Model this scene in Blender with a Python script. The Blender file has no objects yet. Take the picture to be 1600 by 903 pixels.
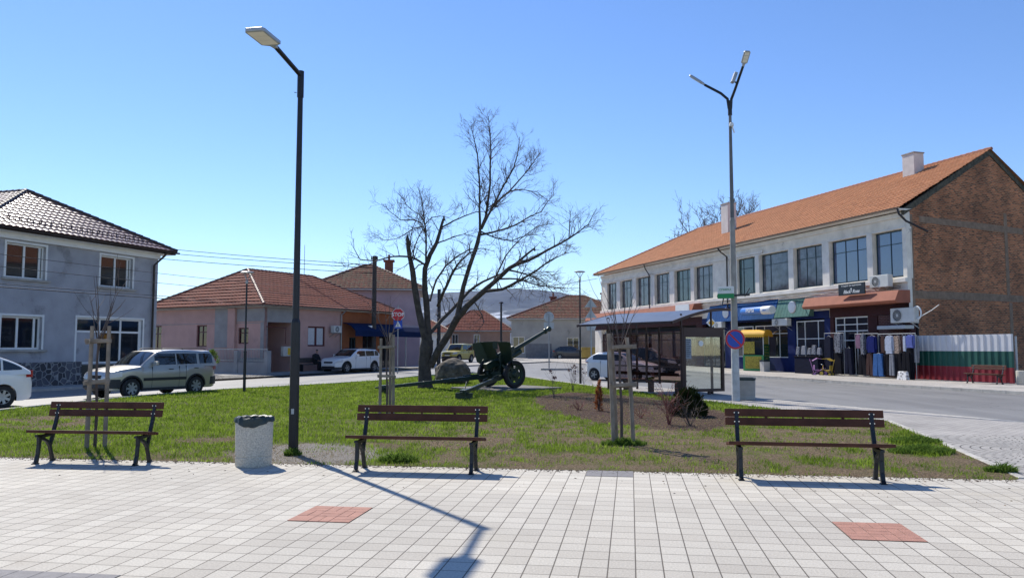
import bpy, bmesh, math, random
import numpy as np
from mathutils import Vector, Matrix, noise
R = math.radians
random.seed(7)
C = bpy.context.scene.collection
S = bpy.context.scene

# ---------------------------------------------------------------- camera, sky, sun, exposure
FOC, PCX, PCY, EYE = 1240.0, 800.0, 451.5, 1.6
PIT = math.atan(92.5/FOC)
cam_d = bpy.data.cameras.new('camera'); cam = bpy.data.objects.new('camera', cam_d); C.objects.link(cam)
cam.location = (0, 0, EYE); cam.rotation_euler = (R(90)+PIT, 0, 0)
cam_d.sensor_width = 36; cam_d.lens = 36*FOC/1600; cam_d.clip_start = 0.1; cam_d.clip_end = 30000
S.camera = cam
SUN_EL, SUN_AZ = R(45.0), R(-31.4)            # azimuth from +Y, negative to the left
w = bpy.data.worlds.new('World'); S.world = w; w.use_nodes = True
nt = w.node_tree; bg = nt.nodes['Background']
sk = nt.nodes.new('ShaderNodeTexSky'); sk.sky_type = 'NISHITA'; sk.sun_disc = False
sk.sun_elevation = SUN_EL; sk.sun_rotation = SUN_AZ
sk.altitude = 400; sk.air_density = 1.0; sk.dust_density = 0.05; sk.ozone_density = 4.0
hsv = nt.nodes.new('ShaderNodeHueSaturation'); hsv.inputs['Saturation'].default_value = 1.12; hsv.inputs['Hue'].default_value = 0.508
nt.links.new(sk.outputs[0], hsv.inputs['Color']); nt.links.new(hsv.outputs[0], bg.inputs[0]); bg.inputs[1].default_value = 0.135
sl = bpy.data.lights.new('sun', 'SUN'); sl.energy = 4.6; sl.angle = R(0.53); sl.color = (1, 0.945, 0.84)
so = bpy.data.objects.new('sun', sl); C.objects.link(so)
sd = Vector((math.sin(SUN_AZ)*math.cos(SUN_EL), math.cos(SUN_AZ)*math.cos(SUN_EL), math.sin(SUN_EL)))
so.rotation_euler = sd.to_track_quat('Z', 'Y').to_euler(); so.location = sd*60
S.view_settings.view_transform = 'Standard'; S.view_settings.look = 'None'
S.view_settings.exposure = 0.35; S.view_settings.gamma = 1; S.view_settings.use_curve_mapping = False
S.render.resolution_x = 1024; S.render.resolution_y = 577
S.render.engine = 'CYCLES'

# ---------------------------------------------------------------- measuring helpers (survey of the place)
def ray(px, py):
    a = (px-PCX)/FOC; b = (PCY-py)/FOC
    return Vector((a, math.cos(PIT)-b*math.sin(PIT), math.sin(PIT)+b*math.cos(PIT)))
def G(px, py, z=0.0):
    d = ray(px, py); t = (z-EYE)/d.z
    return Vector((d.x*t, d.y*t, z))
def at(px, py, Y):
    d = ray(px, py); t = Y/d.y
    return Vector((d.x*t, Y, EYE+d.z*t))
def gz(y):                                    # the ground rises gently beyond 40 m
    return 0.009*max(0.0, y-40.0)
class Frame:
    """local frame of a facade: x to the right along it, y into the building"""
    def __init__(s, P, D):
        s.P = Vector((P[0], P[1])); s.D = Vector((D[0], D[1])).normalized(); s.N = Vector((-s.D.y, s.D.x))
        s.ang = math.atan2(s.D.y, s.D.x)
    def w(s, x, y=0.0, z=0.0):
        q = s.P+s.D*x+s.N*y
        return Vector((q.x, q.y, z))
    def q(s, px, py, off=0.0):                # pixel on the plane y=off -> (x, z)
        d = ray(px, py); P = s.P+s.N*off
        t = (P.x*s.D.y-P.y*s.D.x)/(d.x*s.D.y-d.y*s.D.x)
        return ((Vector((d.x*t, d.y*t))-P).dot(s.D), EYE+d.z*t)
    def lo(s, v):                             # world -> local xy
        e = Vector((v[0], v[1]))-s.P
        return e.dot(s.D), e.dot(s.N)

# ---------------------------------------------------------------- materials
def srgb(r, g, b, k=1.0):
    f = lambda u: ((u/255+0.055)/1.055)**2.4 if u > 10 else u/255/12.92
    return (f(r)*k, f(g)*k, f(b)*k, 1)
MATS = {}
def M(name, col, rough=0.7, metal=0.0, var=0.15, scale=3.0, bump=0.0, bscale=30.0, spec=0.5, trans=0.0, coat=0.0, stain=None, sscale=0.6, sth=0.55):
    if name in MATS: return MATS[name]
    if len(col) == 3: col = (*col, 1)
    m = bpy.data.materials.new(name); m.use_nodes = True; n = m.node_tree; P = n.nodes['Principled BSDF']
    P.inputs['Roughness'].default_value = rough; P.inputs['Metallic'].default_value = metal
    P.inputs['Specular IOR Level'].default_value = spec
    P.inputs['Transmission Weight'].default_value = trans; P.inputs['Coat Weight'].default_value = coat
    tc = n.nodes.new('ShaderNodeTexCoord')
    src = None
    if var > 0:
        nz = n.nodes.new('ShaderNodeTexNoise'); nz.inputs['Scale'].default_value = scale; nz.inputs['Detail'].default_value = 6
        n.links.new(tc.outputs['Object'], nz.inputs['Vector'])
        mr = n.nodes.new('ShaderNodeMapRange'); mr.inputs[1].default_value = 0.3; mr.inputs[2].default_value = 0.7
        mr.inputs[3].default_value = 1-var; mr.inputs[4].default_value = 1+var
        n.links.new(nz.outputs['Fac'], mr.inputs[0])
        mx = n.nodes.new('ShaderNodeMix'); mx.data_type = 'RGBA'; mx.blend_type = 'MULTIPLY'; mx.inputs[0].default_value = 1
        mx.inputs[6].default_value = col
        n.links.new(mr.outputs[0], mx.inputs[7]); src = mx.outputs[2]
        if stain:
            n2 = n.nodes.new('ShaderNodeTexNoise'); n2.inputs['Scale'].default_value = sscale; n2.inputs['Detail'].default_value = 8; n2.inputs['Roughness'].default_value = 0.65
            n.links.new(tc.outputs['Object'], n2.inputs['Vector'])
            r2 = n.nodes.new('ShaderNodeMapRange'); r2.inputs[1].default_value = sth; r2.inputs[2].default_value = sth+0.08
            n.links.new(n2.outputs['Fac'], r2.inputs[0])
            m2 = n.nodes.new('ShaderNodeMix'); m2.data_type = 'RGBA'; m2.inputs[7].default_value = (*stain[:3], 1)
            n.links.new(r2.outputs[0], m2.inputs[0]); n.links.new(src, m2.inputs[6]); src = m2.outputs[2]
        n.links.new(src, P.inputs['Base Color'])
    else: P.inputs['Base Color'].default_value = col
    if bump > 0:
        nb = n.nodes.new('ShaderNodeTexNoise'); nb.inputs['Scale'].default_value = bscale; nb.inputs['Detail'].default_value = 4
        n.links.new(tc.outputs['Object'], nb.inputs['Vector'])
        bp = n.nodes.new('ShaderNodeBump'); bp.inputs['Strength'].default_value = bump; bp.inputs['Distance'].default_value = 0.02
        n.links.new(nb.outputs['Fac'], bp.inputs['Height']); n.links.new(bp.outputs[0], P.inputs['Normal'])
    MATS[name] = m
    return m
def brickmat(name, c1, c2, mortar, bw, bh, ms=0.012, off=0.5, axis='xz', bump=0.6, rough=0.85, speck=0.12, big=0.18, bigscale=0.4, wob=0.0, ang=0.0, blocks=None, stains=None):
    m = bpy.data.materials.new(name); m.use_nodes = True; n = m.node_tree; P = n.nodes['Principled BSDF']
    P.inputs['Roughness'].default_value = rough
    L = n.links.new
    tc = n.nodes.new('ShaderNodeTexCoord'); sp = n.nodes.new('ShaderNodeSeparateXYZ'); cb = n.nodes.new('ShaderNodeCombineXYZ')
    L(tc.outputs['Object'], sp.inputs[0])
    L(sp.outputs['X' if axis[0] == 'x' else 'Y'], cb.inputs[0]); L(sp.outputs['Z' if axis[1] == 'z' else 'Y'], cb.inputs[1])
    vec = cb.outputs[0]
    if wob > 0:
        nw = n.nodes.new('ShaderNodeTexNoise'); nw.inputs['Scale'].default_value = 0.9; L(tc.outputs['Object'], nw.inputs['Vector'])
        va = n.nodes.new('ShaderNodeVectorMath'); va.operation = 'MULTIPLY_ADD'; va.inputs[1].default_value = (wob, wob, 0)
        L(nw.outputs['Color'], va.inputs[0]); L(vec, va.inputs[2]); vec = va.outputs[0]
    bt = n.nodes.new('ShaderNodeTexBrick'); bt.offset = off; bt.squash = 1
    bt.inputs['Scale'].default_value = 1; bt.inputs['Brick Width'].default_value = bw; bt.inputs['Row Height'].default_value = bh
    bt.inputs['Mortar Size'].default_value = ms; bt.inputs['Mortar Smooth'].default_value = 0.3
    bt.inputs['Color1'].default_value = c1; bt.inputs['Color2'].default_value = c2; bt.inputs['Mortar'].default_value = mortar
    L(vec, bt.inputs['Vector'])
    n1 = n.nodes.new('ShaderNodeTexNoise'); n1.inputs['Scale'].default_value = 60; n1.inputs['Detail'].default_value = 3
    L(tc.outputs['Object'], n1.inputs['Vector'])
    n2 = n.nodes.new('ShaderNodeTexNoise'); n2.inputs['Scale'].default_value = bigscale; n2.inputs['Detail'].default_value = 7
    L(tc.outputs['Object'], n2.inputs['Vector'])
    def mr(o, lo, hi):
        r = n.nodes.new('ShaderNodeMapRange'); r.inputs[1].default_value = 0.3; r.inputs[2].default_value = 0.7
        r.inputs[3].default_value = lo; r.inputs[4].default_value = hi; L(o, r.inputs[0]); return r.outputs[0]
    mu = n.nodes.new('ShaderNodeMath'); mu.operation = 'MULTIPLY'
    L(mr(n1.outputs['Fac'], 1-speck, 1+speck), mu.inputs[0]); L(mr(n2.outputs['Fac'], 1-big, 1+big), mu.inputs[1])
    mx = n.nodes.new('ShaderNodeMix'); mx.data_type = 'RGBA'; mx.blend_type = 'MULTIPLY'; mx.inputs[0].default_value = 1
    L(bt.outputs['Color'], mx.inputs[6]); L(mu.outputs[0], mx.inputs[7]); res = mx.outputs[2]
    if blocks:                                # areas laid from other batches of slabs
        b2 = n.nodes.new('ShaderNodeTexBrick'); b2.offset = 0.37; b2.inputs['Scale'].default_value = 1; b2.inputs['Brick Width'].default_value = blocks[0]; b2.inputs['Row Height'].default_value = blocks[1]
        b2.inputs['Mortar Size'].default_value = 0; b2.inputs['Color1'].default_value = (1,1,1,1); b2.inputs['Color2'].default_value = blocks[2]; L(vec, b2.inputs['Vector'])
        m4 = n.nodes.new('ShaderNodeMix'); m4.data_type = 'RGBA'; m4.blend_type = 'MULTIPLY'; m4.inputs[0].default_value = 1; L(res, m4.inputs[6]); L(b2.outputs['Color'], m4.inputs[7]); res = m4.outputs[2]
    if stains:                                # dirt, rust and old spills
        for sc3, lo, hi, colr, amt in stains:
            n3 = n.nodes.new('ShaderNodeTexNoise'); n3.inputs['Scale'].default_value = sc3; n3.inputs['Detail'].default_value = 9; n3.inputs['Roughness'].default_value = 0.7; L(tc.outputs['Object'], n3.inputs['Vector'])
            r3 = n.nodes.new('ShaderNodeMapRange'); r3.inputs[1].default_value = lo; r3.inputs[2].default_value = hi; r3.inputs[4].default_value = amt; L(n3.outputs['Fac'], r3.inputs[0])
            m5 = n.nodes.new('ShaderNodeMix'); m5.data_type = 'RGBA'; m5.inputs[7].default_value = colr; L(r3.outputs[0], m5.inputs[0]); L(res, m5.inputs[6]); res = m5.outputs[2]
    L(res, P.inputs['Base Color'])
    ad = n.nodes.new('ShaderNodeMath'); ad.operation = 'MULTIPLY_ADD'; ad.inputs[1].default_value = -1.0
    ms2 = n.nodes.new('ShaderNodeMath'); ms2.operation = 'MULTIPLY'; ms2.inputs[1].default_value = 0.25; L(n1.outputs['Fac'], ms2.inputs[0])
    L(bt.outputs['Fac'], ad.inputs[0]); L(ms2.outputs[0], ad.inputs[2])
    bp = n.nodes.new('ShaderNodeBump'); bp.inputs['Strength'].default_value = bump; bp.inputs['Distance'].default_value = 0.008
    L(ad.outputs[0], bp.inputs['Height']); L(bp.outputs[0], P.inputs['Normal'])
    MATS[name] = m
    return m

# ---------------------------------------------------------------- mesh builder
class MB:
    def __init__(s): s.v = []; s.f = []; s.m = []; s.k = 0
    def add(s, vs, fs, k=None):
        o = len(s.v); s.v += [tuple(v) for v in vs]
        for f in fs: s.f.append([i+o for i in f]); s.m.append(s.k if k is None else k)
        return s
    def box(s, x0, x1, y0, y1, z0, z1, k=None):
        return s.add([(x0,y0,z0),(x1,y0,z0),(x1,y1,z0),(x0,y1,z0),(x0,y0,z1),(x1,y0,z1),(x1,y1,z1),(x0,y1,z1)],
                     [(0,3,2,1),(4,5,6,7),(0,1,5,4),(1,2,6,5),(2,3,7,6),(3,0,4,7)], k)
    def cb(s, c, d, k=None, rz=0, ry=0, rx=0):   # centred box, rotated
        m = Matrix.Rotation(rz, 3, 'Z') @ Matrix.Rotation(ry, 3, 'Y') @ Matrix.Rotation(rx, 3, 'X'); c = Vector(c)
        vs = [c+m@Vector((sx*d[0]/2, sy*d[1]/2, sz*d[2]/2)) for sz in (-1,1) for sx, sy in ((-1,-1),(1,-1),(1,1),(-1,1))]
        return s.add(vs, [(0,3,2,1),(4,5,6,7),(0,1,5,4),(1,2,6,5),(2,3,7,6),(3,0,4,7)], k)
    def beam(s, a, b, wd, ht, up=(0,0,1), k=None):
        a = Vector(a); b = Vector(b); d = (b-a).normalized(); u = Vector(up); x = d.cross(u)
        if x.length < 1e-4: x = d.cross(Vector((1,0,0)))
        x.normalize(); u = x.cross(d)
        vs = [p+x*sx*wd/2+u*sy*ht/2 for p in (a, b) for sx, sy in ((-1,-1),(1,-1),(1,1),(-1,1))]
        return s.add(vs, [(0,3,2,1),(4,5,6,7),(0,1,5,4),(1,2,6,5),(2,3,7,6),(3,0,4,7)], k)
    def tube(s, pts, rs, n=8, k=None, cap=True):
        pts = [Vector(p) for p in pts]
        if not hasattr(rs, '__len__'): rs = [rs]*len(pts)
        o = len(s.v); ref = None; N = len(pts)
        for i, p in enumerate(pts):
            d = (pts[min(i+1, N-1)]-pts[max(i-1, 0)])
            if d.length < 1e-7: d = Vector((0,0,1))
            d.normalize()
            if ref is None: ref = d.orthogonal()
            x = ref-d*ref.dot(d)
            if x.length < 1e-5: x = d.orthogonal()
            x.normalize(); ref = x; y = d.cross(x)
            for j in range(n):
                a = 2*math.pi*j/n; s.v.append(tuple(p+(x*math.cos(a)+y*math.sin(a))*rs[i]))
        kk = s.k if k is None else k
        for i in range(N-1):
            for j in range(n):
                s.f.append([o+i*n+j, o+i*n+(j+1)%n, o+(i+1)*n+(j+1)%n, o+(i+1)*n+j]); s.m.append(kk)
        if cap and n > 2:
            s.f.append([o+j for j in range(n)][::-1]); s.m.append(kk)
            s.f.append([o+(N-1)*n+j for j in range(n)]); s.m.append(kk)
        return s
    def cyl(s, a, b, r, r2=None, n=16, k=None): return s.tube([a, b], [r, r if r2 is None else r2], n, k)
    def lathe(s, prof, n=24, c=(0,0,0), axis='z', k=None, close=False):
        o = len(s.v); c = Vector(c); N = len(prof)
        for r, h in prof:
            for j in range(n):
                a = 2*math.pi*j/n; x, y = r*math.cos(a), r*math.sin(a)
                p = (x, y, h) if axis == 'z' else ((x, h, y) if axis == 'y' else (h, x, y))
                s.v.append(tuple(c+Vector(p)))
        kk = s.k if k is None else k
        for i in range(N-1 if not close else N):
            for j in range(n):
                a, b = o+i*n, o+((i+1) % N)*n
                s.f.append([a+j, a+(j+1)%n, b+(j+1)%n, b+j]); s.m.append(kk)
        if not close:
            s.f.append([o+j for j in range(n)][::-1]); s.m.append(kk); s.f.append([o+(N-1)*n+j for j in range(n)]); s.m.append(kk)
        return s
    def prism(s, poly, h0, h1, plane='xz', k=None):   # poly (a,b) extruded along the third axis
        f = {'xz': lambda a, b, h: (a, h, b), 'xy': lambda a, b, h: (a, b, h), 'yz': lambda a, b, h: (h, a, b)}[plane]
        n = len(poly); vs = [f(a, b, h0) for a, b in poly]+[f(a, b, h1) for a, b in poly]
        return s.add(vs, [list(range(n))[::-1], list(range(n, 2*n))]+[[i, (i+1)%n, n+(i+1)%n, n+i] for i in range(n)], k)
    def build(s, name, mats, parent=None, smooth=False, bevel=0.0, loc=None, ang=40, fix=True):
        me = bpy.data.meshes.new(name); me.from_pydata(s.v, [], s.f)
        if not isinstance(mats, (list, tuple)): mats = [mats]
        for m in mats: me.materials.append(MATS[m] if isinstance(m, str) else m)
        me.polygons.foreach_set('material_index', s.m)
        if fix:
            bm = bmesh.new(); bm.from_mesh(me); bmesh.ops.recalc_face_normals(bm, faces=bm.faces); bm.to_mesh(me); bm.free()
        if smooth:
            me.polygons.foreach_set('use_smooth', [True]*len(me.polygons)); me.set_sharp_from_angle(angle=R(ang))
        me.update()
        o = bpy.data.objects.new(name, me); C.objects.link(o)
        if parent: o.parent = parent
        if loc is not None: o.location = loc
        if bevel > 0:
            b = o.modifiers.new('bevel', 'BEVEL'); b.width = bevel; b.segments = 2; b.limit_method = 'ANGLE'; b.angle_limit = R(35); b.harden_normals = False
        return o
def tag(o, label, cat, group=None, kind=None):
    if label: o['label'] = label
    if cat: o['category'] = cat
    if group: o['group'] = group
    if kind: o['kind'] = kind
    return o
def thing(name, label, cat, loc=(0,0,0), rz=0.0, group=None, sc=None):
    o = bpy.data.objects.new(name, None); C.objects.link(o); o.location = loc; o.rotation_euler = (0, 0, rz)
    o.empty_display_size = 0.3
    if sc: o.scale = sc
    return tag(o, label, cat, group)
def dup(root, loc, rz, label, group=None, sc=None):
    kids = [c for c in bpy.data.objects if c.parent == root]
    r = root.copy(); C.objects.link(r); r.location = loc; r.rotation_euler = (0, 0, rz); r['label'] = label
    if group: r['group'] = group
    if sc: r.scale = sc
    for ch in kids:
        gk = [g for g in bpy.data.objects if g.parent == ch]
        c = ch.copy(); C.objects.link(c); c.parent = r
        for g in gk:
            d = g.copy(); C.objects.link(d); d.parent = c
    return r
def text(txt, size, mat, name, parent, loc, rot=(0,0,0), ext=0.004, shear=0.0, sx=1.0, align='CENTER', bold=0.0):
    cu = bpy.data.curves.new(name, 'FONT'); cu.body = txt; cu.size = size; cu.extrude = ext; cu.shear = shear
    cu.align_x = align; cu.align_y = 'CENTER'; cu.offset = bold; cu.resolution_u = 3
    t = bpy.data.objects.new(name, cu); C.objects.link(t)
    me = bpy.data.meshes.new_from_object(t.evaluated_get(bpy.context.evaluated_depsgraph_get()))
    bpy.data.objects.remove(t); bpy.data.curves.remove(cu)
    me.name = name; me.materials.clear(); me.materials.append(MATS[mat])
    o = bpy.data.objects.new(name, me); C.objects.link(o); o.parent = parent; o.location = loc; o.rotation_euler = rot; o.scale = (sx, 1, 1)
    return o

# palette
M('white_paint', srgb(225,225,222), 0.45, var=0.05)
M('plastic_white', srgb(215,214,206), 0.5, var=0.06)
M('black_metal', (0.012,0.013,0.018,1), 0.4, 0.3, var=0.2, scale=8)
M('iron_dark', (0.014,0.017,0.022,1), 0.45, 0.2, var=0.2, scale=8)
M('galvanised', (0.36,0.37,0.38,1), 0.45, 0.6, var=0.12)
M('concrete', (0.36,0.34,0.31,1), 0.9, var=0.2, scale=2.5, bump=0.4, bscale=40)
M('concrete_pale', (0.5,0.48,0.44,1), 0.9, var=0.12, scale=4, bump=0.4, bscale=50)
M('glass_dark', (0.012,0.016,0.022,1), 0.04, var=0, spec=0.8)
M('glass_sky_tint', (0.03,0.065,0.15,1), 0.05, var=0.15, scale=1, spec=1.0, coat=1.0)  # blue base colour stands in for the sky reflected in these panes
M('rubber', (0.012,0.012,0.013,1), 0.75, var=0.2, scale=20)
M('chrome', (0.6,0.61,0.62,1), 0.25, 0.9, var=0.05)
M('rim_grey', (0.35,0.36,0.37,1), 0.4, 0.6, var=0.08)
M('bark', (0.065,0.053,0.046,1), 0.95, var=0.4, scale=6, bump=0.9, bscale=18)
M('twig', (0.11,0.082,0.072,1), 0.9, var=0.25, scale=3)
M('wood_grey', (0.26,0.21,0.165,1), 0.85, var=0.3, scale=5, bump=0.3, bscale=25)
M('wood_brown', (0.085,0.032,0.019,1), 0.6, var=0.3, scale=4, bump=0.15, bscale=20, spec=0.2)
M('dark_void', (0.008,0.008,0.01,1), 0.8, var=0.1)
M('red_lens', (0.35,0.01,0.012,1), 0.15, var=0.05, spec=0.7)
M('lamp_lens', (0.55,0.57,0.6,1), 0.12, var=0.05, spec=0.8)
M('sign_blue', srgb(20,70,170), 0.45, var=0.06)
M('sign_red', srgb(190,20,40), 0.45, var=0.06)
M('sign_back', (0.42,0.44,0.45,1), 0.5, 0.4, var=0.1)

# ================================================================ THE GROUND
PL = Frame(G(800, 732), (13.78, -2.05))                       # edge between plaza and lawn
def sheet(name, poly, z, mat, frame=None, kindz='structure', gzf=False):
    """flat polygon sheet; object space of the frame so that textures follow it"""
    mb = MB(); mb.add([(a, b, 0) for a, b in poly], [list(range(len(poly)))])
    o = mb.build(name, mat, fix=False)
    if frame: o.location = (frame.P.x, frame.P.y, z); o.rotation_euler = (0, 0, frame.ang)
    else: o.location = (0, 0, z)
    o['kind'] = 'structure'
    return o
brickmat('plaza_tiles', srgb(230,222,206,0.71), srgb(222,213,197,0.65), srgb(128,118,104,0.55), 0.2, 0.232, 0.0055, 0.0, 'xy', 0.5, 0.85, 0.16, 0.10, 0.35, blocks=(1.6, 1.856, (0.88,0.88,0.89,1)), stains=[(1.1,0.60,0.75,(0.26,0.21,0.15,1),0.30),(9,0.70,0.76,(0.10,0.09,0.08,1),0.5),(0.5,0.58,0.70,(0.50,0.44,0.33,1),0.35)])
brickmat('grey_pavers', srgb(196,190,182,0.8), srgb(178,172,166,0.8), srgb(110,105,98,0.7), 0.2, 0.1, 0.008, 0.5, 'xy', 0.6, 0.85, 0.10, 0.18, 0.5)
brickmat('sidewalk_slabs', srgb(198,190,180,0.8), srgb(182,176,168,0.8), srgb(120,115,108,0.7), 0.4, 0.4, 0.01, 0.0, 'xy', 0.5, 0.85, 0.1, 0.2, 0.4)
M('red_paver', srgb(182,132,114,0.85), 0.85, var=0.14, scale=7, bump=0.4, bscale=90)
M('dark_paver', srgb(140,136,136,0.8), 0.8, var=0.12, scale=14, bump=0.4, bscale=90)
M('joint', srgb(110,105,98,0.7), 0.9, var=0.1)
M('kerb_stone', srgb(205,200,190,0.75), 0.85, var=0.18, scale=4, bump=0.5, bscale=40)
# asphalt with patches, cracks and worn lanes
m = bpy.data.materials.new('asphalt'); m.use_nodes = True; n = m.node_tree; P = n.nodes['Principled BSDF']; L = n.links.new
P.inputs['Roughness'].default_value = 0.62; P.inputs['Specular IOR Level'].default_value = 0.5
tc = n.nodes.new('ShaderNodeTexCoord')
def nz(sc, det=6, rough=0.6, vec=None):
    a = n.nodes.new('ShaderNodeTexNoise'); a.inputs['Scale'].default_value = sc; a.inputs['Detail'].default_value = det; a.inputs['Roughness'].default_value = rough
    L(vec or tc.outputs['Object'], a.inputs['Vector']); return a.outputs['Fac']
mp = n.nodes.new('ShaderNodeMapping'); mp.inputs['Rotation'].default_value = (0, 0, R(-18)); mp.inputs['Scale'].default_value = (1.0, 0.06, 1)
L(tc.outputs['Object'], mp.inputs[0])
cr = n.nodes.new('ShaderNodeValToRGB'); cr.color_ramp.elements[0].position = 0.33; cr.color_ramp.elements[0].color = (0.145,0.14,0.135,1)
cr.color_ramp.elements[1].position = 0.66; cr.color_ramp.elements[1].color = (0.25,0.243,0.232,1)
m1 = n.nodes.new('ShaderNodeMath'); m1.operation = 'ADD'; m2 = n.nodes.new('ShaderNodeMath'); m2.operation = 'MULTIPLY'; m2.inputs[1].default_value = 0.5
L(nz(0.22, 8), m1.inputs[0]); L(nz(1.0, 5, 0.6, mp.outputs[0]), m1.inputs[1]); L(m1.outputs[0], m2.inputs[0]); L(m2.outputs[0], cr.inputs[0])
sp = n.nodes.new('ShaderNodeMapRange'); sp.inputs[1].default_value = 0.3; sp.inputs[2].default_value = 0.7; sp.inputs[3].default_value = 0.8; sp.inputs[4].default_value = 1.2
L(nz(70, 3), sp.inputs[0])
vo = n.nodes.new('ShaderNodeTexVoronoi'); vo.feature = 'DISTANCE_TO_EDGE'; vo.inputs['Scale'].default_value = 0.23
wv = n.nodes.new('ShaderNodeVectorMath'); wv.operation = 'MULTIPLY_ADD'; wv.inputs[1].default_value = (1.2,1.2,0)
nn = n.nodes.new('ShaderNodeTexNoise'); nn.inputs['Scale'].default_value = 1.1; nn.inputs['Detail'].default_value = 5; L(tc.outputs['Object'], nn.inputs['Vector'])
L(nn.outputs['Color'], wv.inputs[0]); L(tc.outputs['Object'], wv.inputs[2]); L(wv.outputs[0], vo.inputs['Vector'])
cv = n.nodes.new('ShaderNodeMapRange'); cv.inputs[1].default_value = 0.0; cv.inputs[2].default_value = 0.006; cv.inputs[3].default_value = 0.5; cv.inputs[4].default_value = 1
L(vo.outputs['Distance'], cv.inputs[0])
mm = n.nodes.new('ShaderNodeMath'); mm.operation = 'MULTIPLY'; L(sp.outputs[0], mm.inputs[0]); L(cv.outputs[0], mm.inputs[1])
mx = n.nodes.new('ShaderNodeMix'); mx.data_type = 'RGBA'; mx.blend_type = 'MULTIPLY'; mx.inputs[0].default_value = 1
L(cr.outputs[0], mx.inputs[6]); L(mm.outputs[0], mx.inputs[7]); L(mx.outputs[2], P.inputs['Base Color'])
bp = n.nodes.new('ShaderNodeBump'); bp.inputs['Strength'].default_value = 0.35; bp.inputs['Distance'].default_value = 0.006
L(nz(120, 2), bp.inputs['Height']); L(bp.outputs[0], P.inputs['Normal'])
MATS['asphalt'] = m

# the road: one sheet that follows the rise and reaches the foot of the mountains
mb = MB(); xs = [-4000,-1500,-600,-200,-80,-40,-20,0,20,40,80,200,600,1500,4000]; ys = [-60,0,20,40,60,80,100,130,200]
for y in ys:
    for x in xs: mb.v.append((x, y, gz(y)))
for i in range(len(ys)-1):
    for j in range(len(xs)-1):
        a = i*len(xs)+j; mb.f.append([a, a+1, a+1+len(xs), a+len(xs)]); mb.m.append(0)
road = mb.build('road', 'asphalt', fix=False); road.location.z = -0.10; road['kind'] = 'structure'
M('far_land', (0.10,0.11,0.06,1), 0.95, var=0.3, scale=0.01)
mb = MB(); mb.add([(-4000,200,gz(200)-0.1),(4000,200,gz(200)-0.1),(12000,13000,0),(-12000,13000,0)], [(0,1,2,3)])
o = mb.build('far_ground', 'far_land', fix=False); o['kind'] = 'structure'

# plaza
sheet('plaza_pavement', [(-26,-16),(22,-16),(22,-0.55),(7.0,-0.55),(6.35,0),(-26,0)], 0.0, 'plaza_tiles', PL)
px0, py0 = PL.lo(G(1299, 817))
def paver_patch(c, nm):
    mb = MB(); w_, h_ = 0.2, 0.232
    for i in range(3):
        for j in range(3):
            x0, y0 = c[0]+i*w_, c[1]-(j+1)*h_; g = 0.003
            if (i+j) % 2 == 0:
                for k in range(2): mb.box(x0+g, x0+w_-g, y0+k*h_/2+g, y0+(k+1)*h_/2-g, 0.0, 0.006+random.random()*0.0015)
            else:
                for k in range(2): mb.box(x0+k*w_/2+g, x0+(k+1)*w_/2-g, y0+g, y0+h_-g, 0.0, 0.006+random.random()*0.0015)
    o = mb.build(nm, 'red_paver'); o.location = (PL.P.x, PL.P.y, 0.0); o.rotation_euler = (0,0,PL.ang); o['kind'] = 'structure'
    mb = MB(); mb.add([(c[0],c[1]-3*h_,0),(c[0]+3*w_,c[1]-3*h_,0),(c[0]+3*w_,c[1],0),(c[0],c[1],0)], [(0,1,2,3)])
    o = mb.build('paver_joint', 'joint', fix=False); o.location = (PL.P.x, PL.P.y, 0.0035); o.rotation_euler = (0,0,PL.ang); o['kind'] = 'structure'
def snap(v): a, b = PL.lo(v); return (round(a/0.2)*0.2, round(b/0.232)*0.232)
paver_patch(snap(G(1299,817)), 'red_pavers'); paver_patch(snap(G(502,789)), 'red_pavers')
a = snap(G(905,739)); mb = MB()
for i in range(3):
    for j in range(2): mb.box(a[0]+i*0.2+0.003, a[0]+(i+1)*0.2-0.003, -(j+1)*0.232+0.003-0.002, -j*0.232-0.003-0.002, 0, 0.005)
o = mb.build('grey_pavers', 'dark_paver'); o.location = (PL.P.x, PL.P.y, 0); o.rotation_euler = (0,0,PL.ang); o['kind'] = 'structure'

c0 = PL.lo(G(10, 897)); mb = MB()
for i in range(-6, 4):
    for j in range(0, 2): x = round(c0[0]/0.2)*0.2+i*0.2; y = round(c0[1]/0.232)*0.232-j*0.232; mb.box(x+0.003, x+0.197, y-0.229, y-0.003, 0, 0.005)
o = mb.build('grey_pavers', 'dark_paver'); o.location = (PL.P.x, PL.P.y, 0); o.rotation_euler = (0,0,PL.ang); o['kind'] = 'structure'
# lawn outline in the plaza's survey (ground points)
EL = [G(-260,664), G(0,641), G(170,623), G(340,609), G(480,601.5), G(590,594.5), G(658,588), G(740,584), G(821,589.5), G(885,598), G(930,604), G(1030,616), G(1135,630), G(1200,637), G(1290,646), G(1385,657), G(1490,701), G(1592,747)]
near = [PL.w(6.2, 0.0), PL.w(-20, 0.0)]
LAWN = [(v.x, v.y) for v in EL]+[(near[0].x, near[0].y), (near[1].x, near[1].y)]
def inside(x, y, poly):
    c = False; j = len(poly)-1
    for i in range(len(poly)):
        xi, yi = poly[i]; xj, yj = poly[j]
        if (yi > y) != (yj > y) and x < (xj-xi)*(y-yi)/(yj-yi)+xi: c = not c
        j = i
    return c
def proj(x, y, z=0.0):
    dy, dz = y, z-EYE; F = dy*math.cos(PIT)+dz*math.sin(PIT); U = -dy*math.sin(PIT)+dz*math.cos(PIT)
    return PCX+FOC*x/F, PCY-FOC*U/F
def sm(a, b, x):
    t = min(1, max(0, (x-a)/(b-a))); return t*t*(3-2*t)
def ell(px, py, cx, cy, rx, ry): return 1-sm(0.75, 1.15, math.hypot((px-cx)/rx, (py-cy)/ry))
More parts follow.
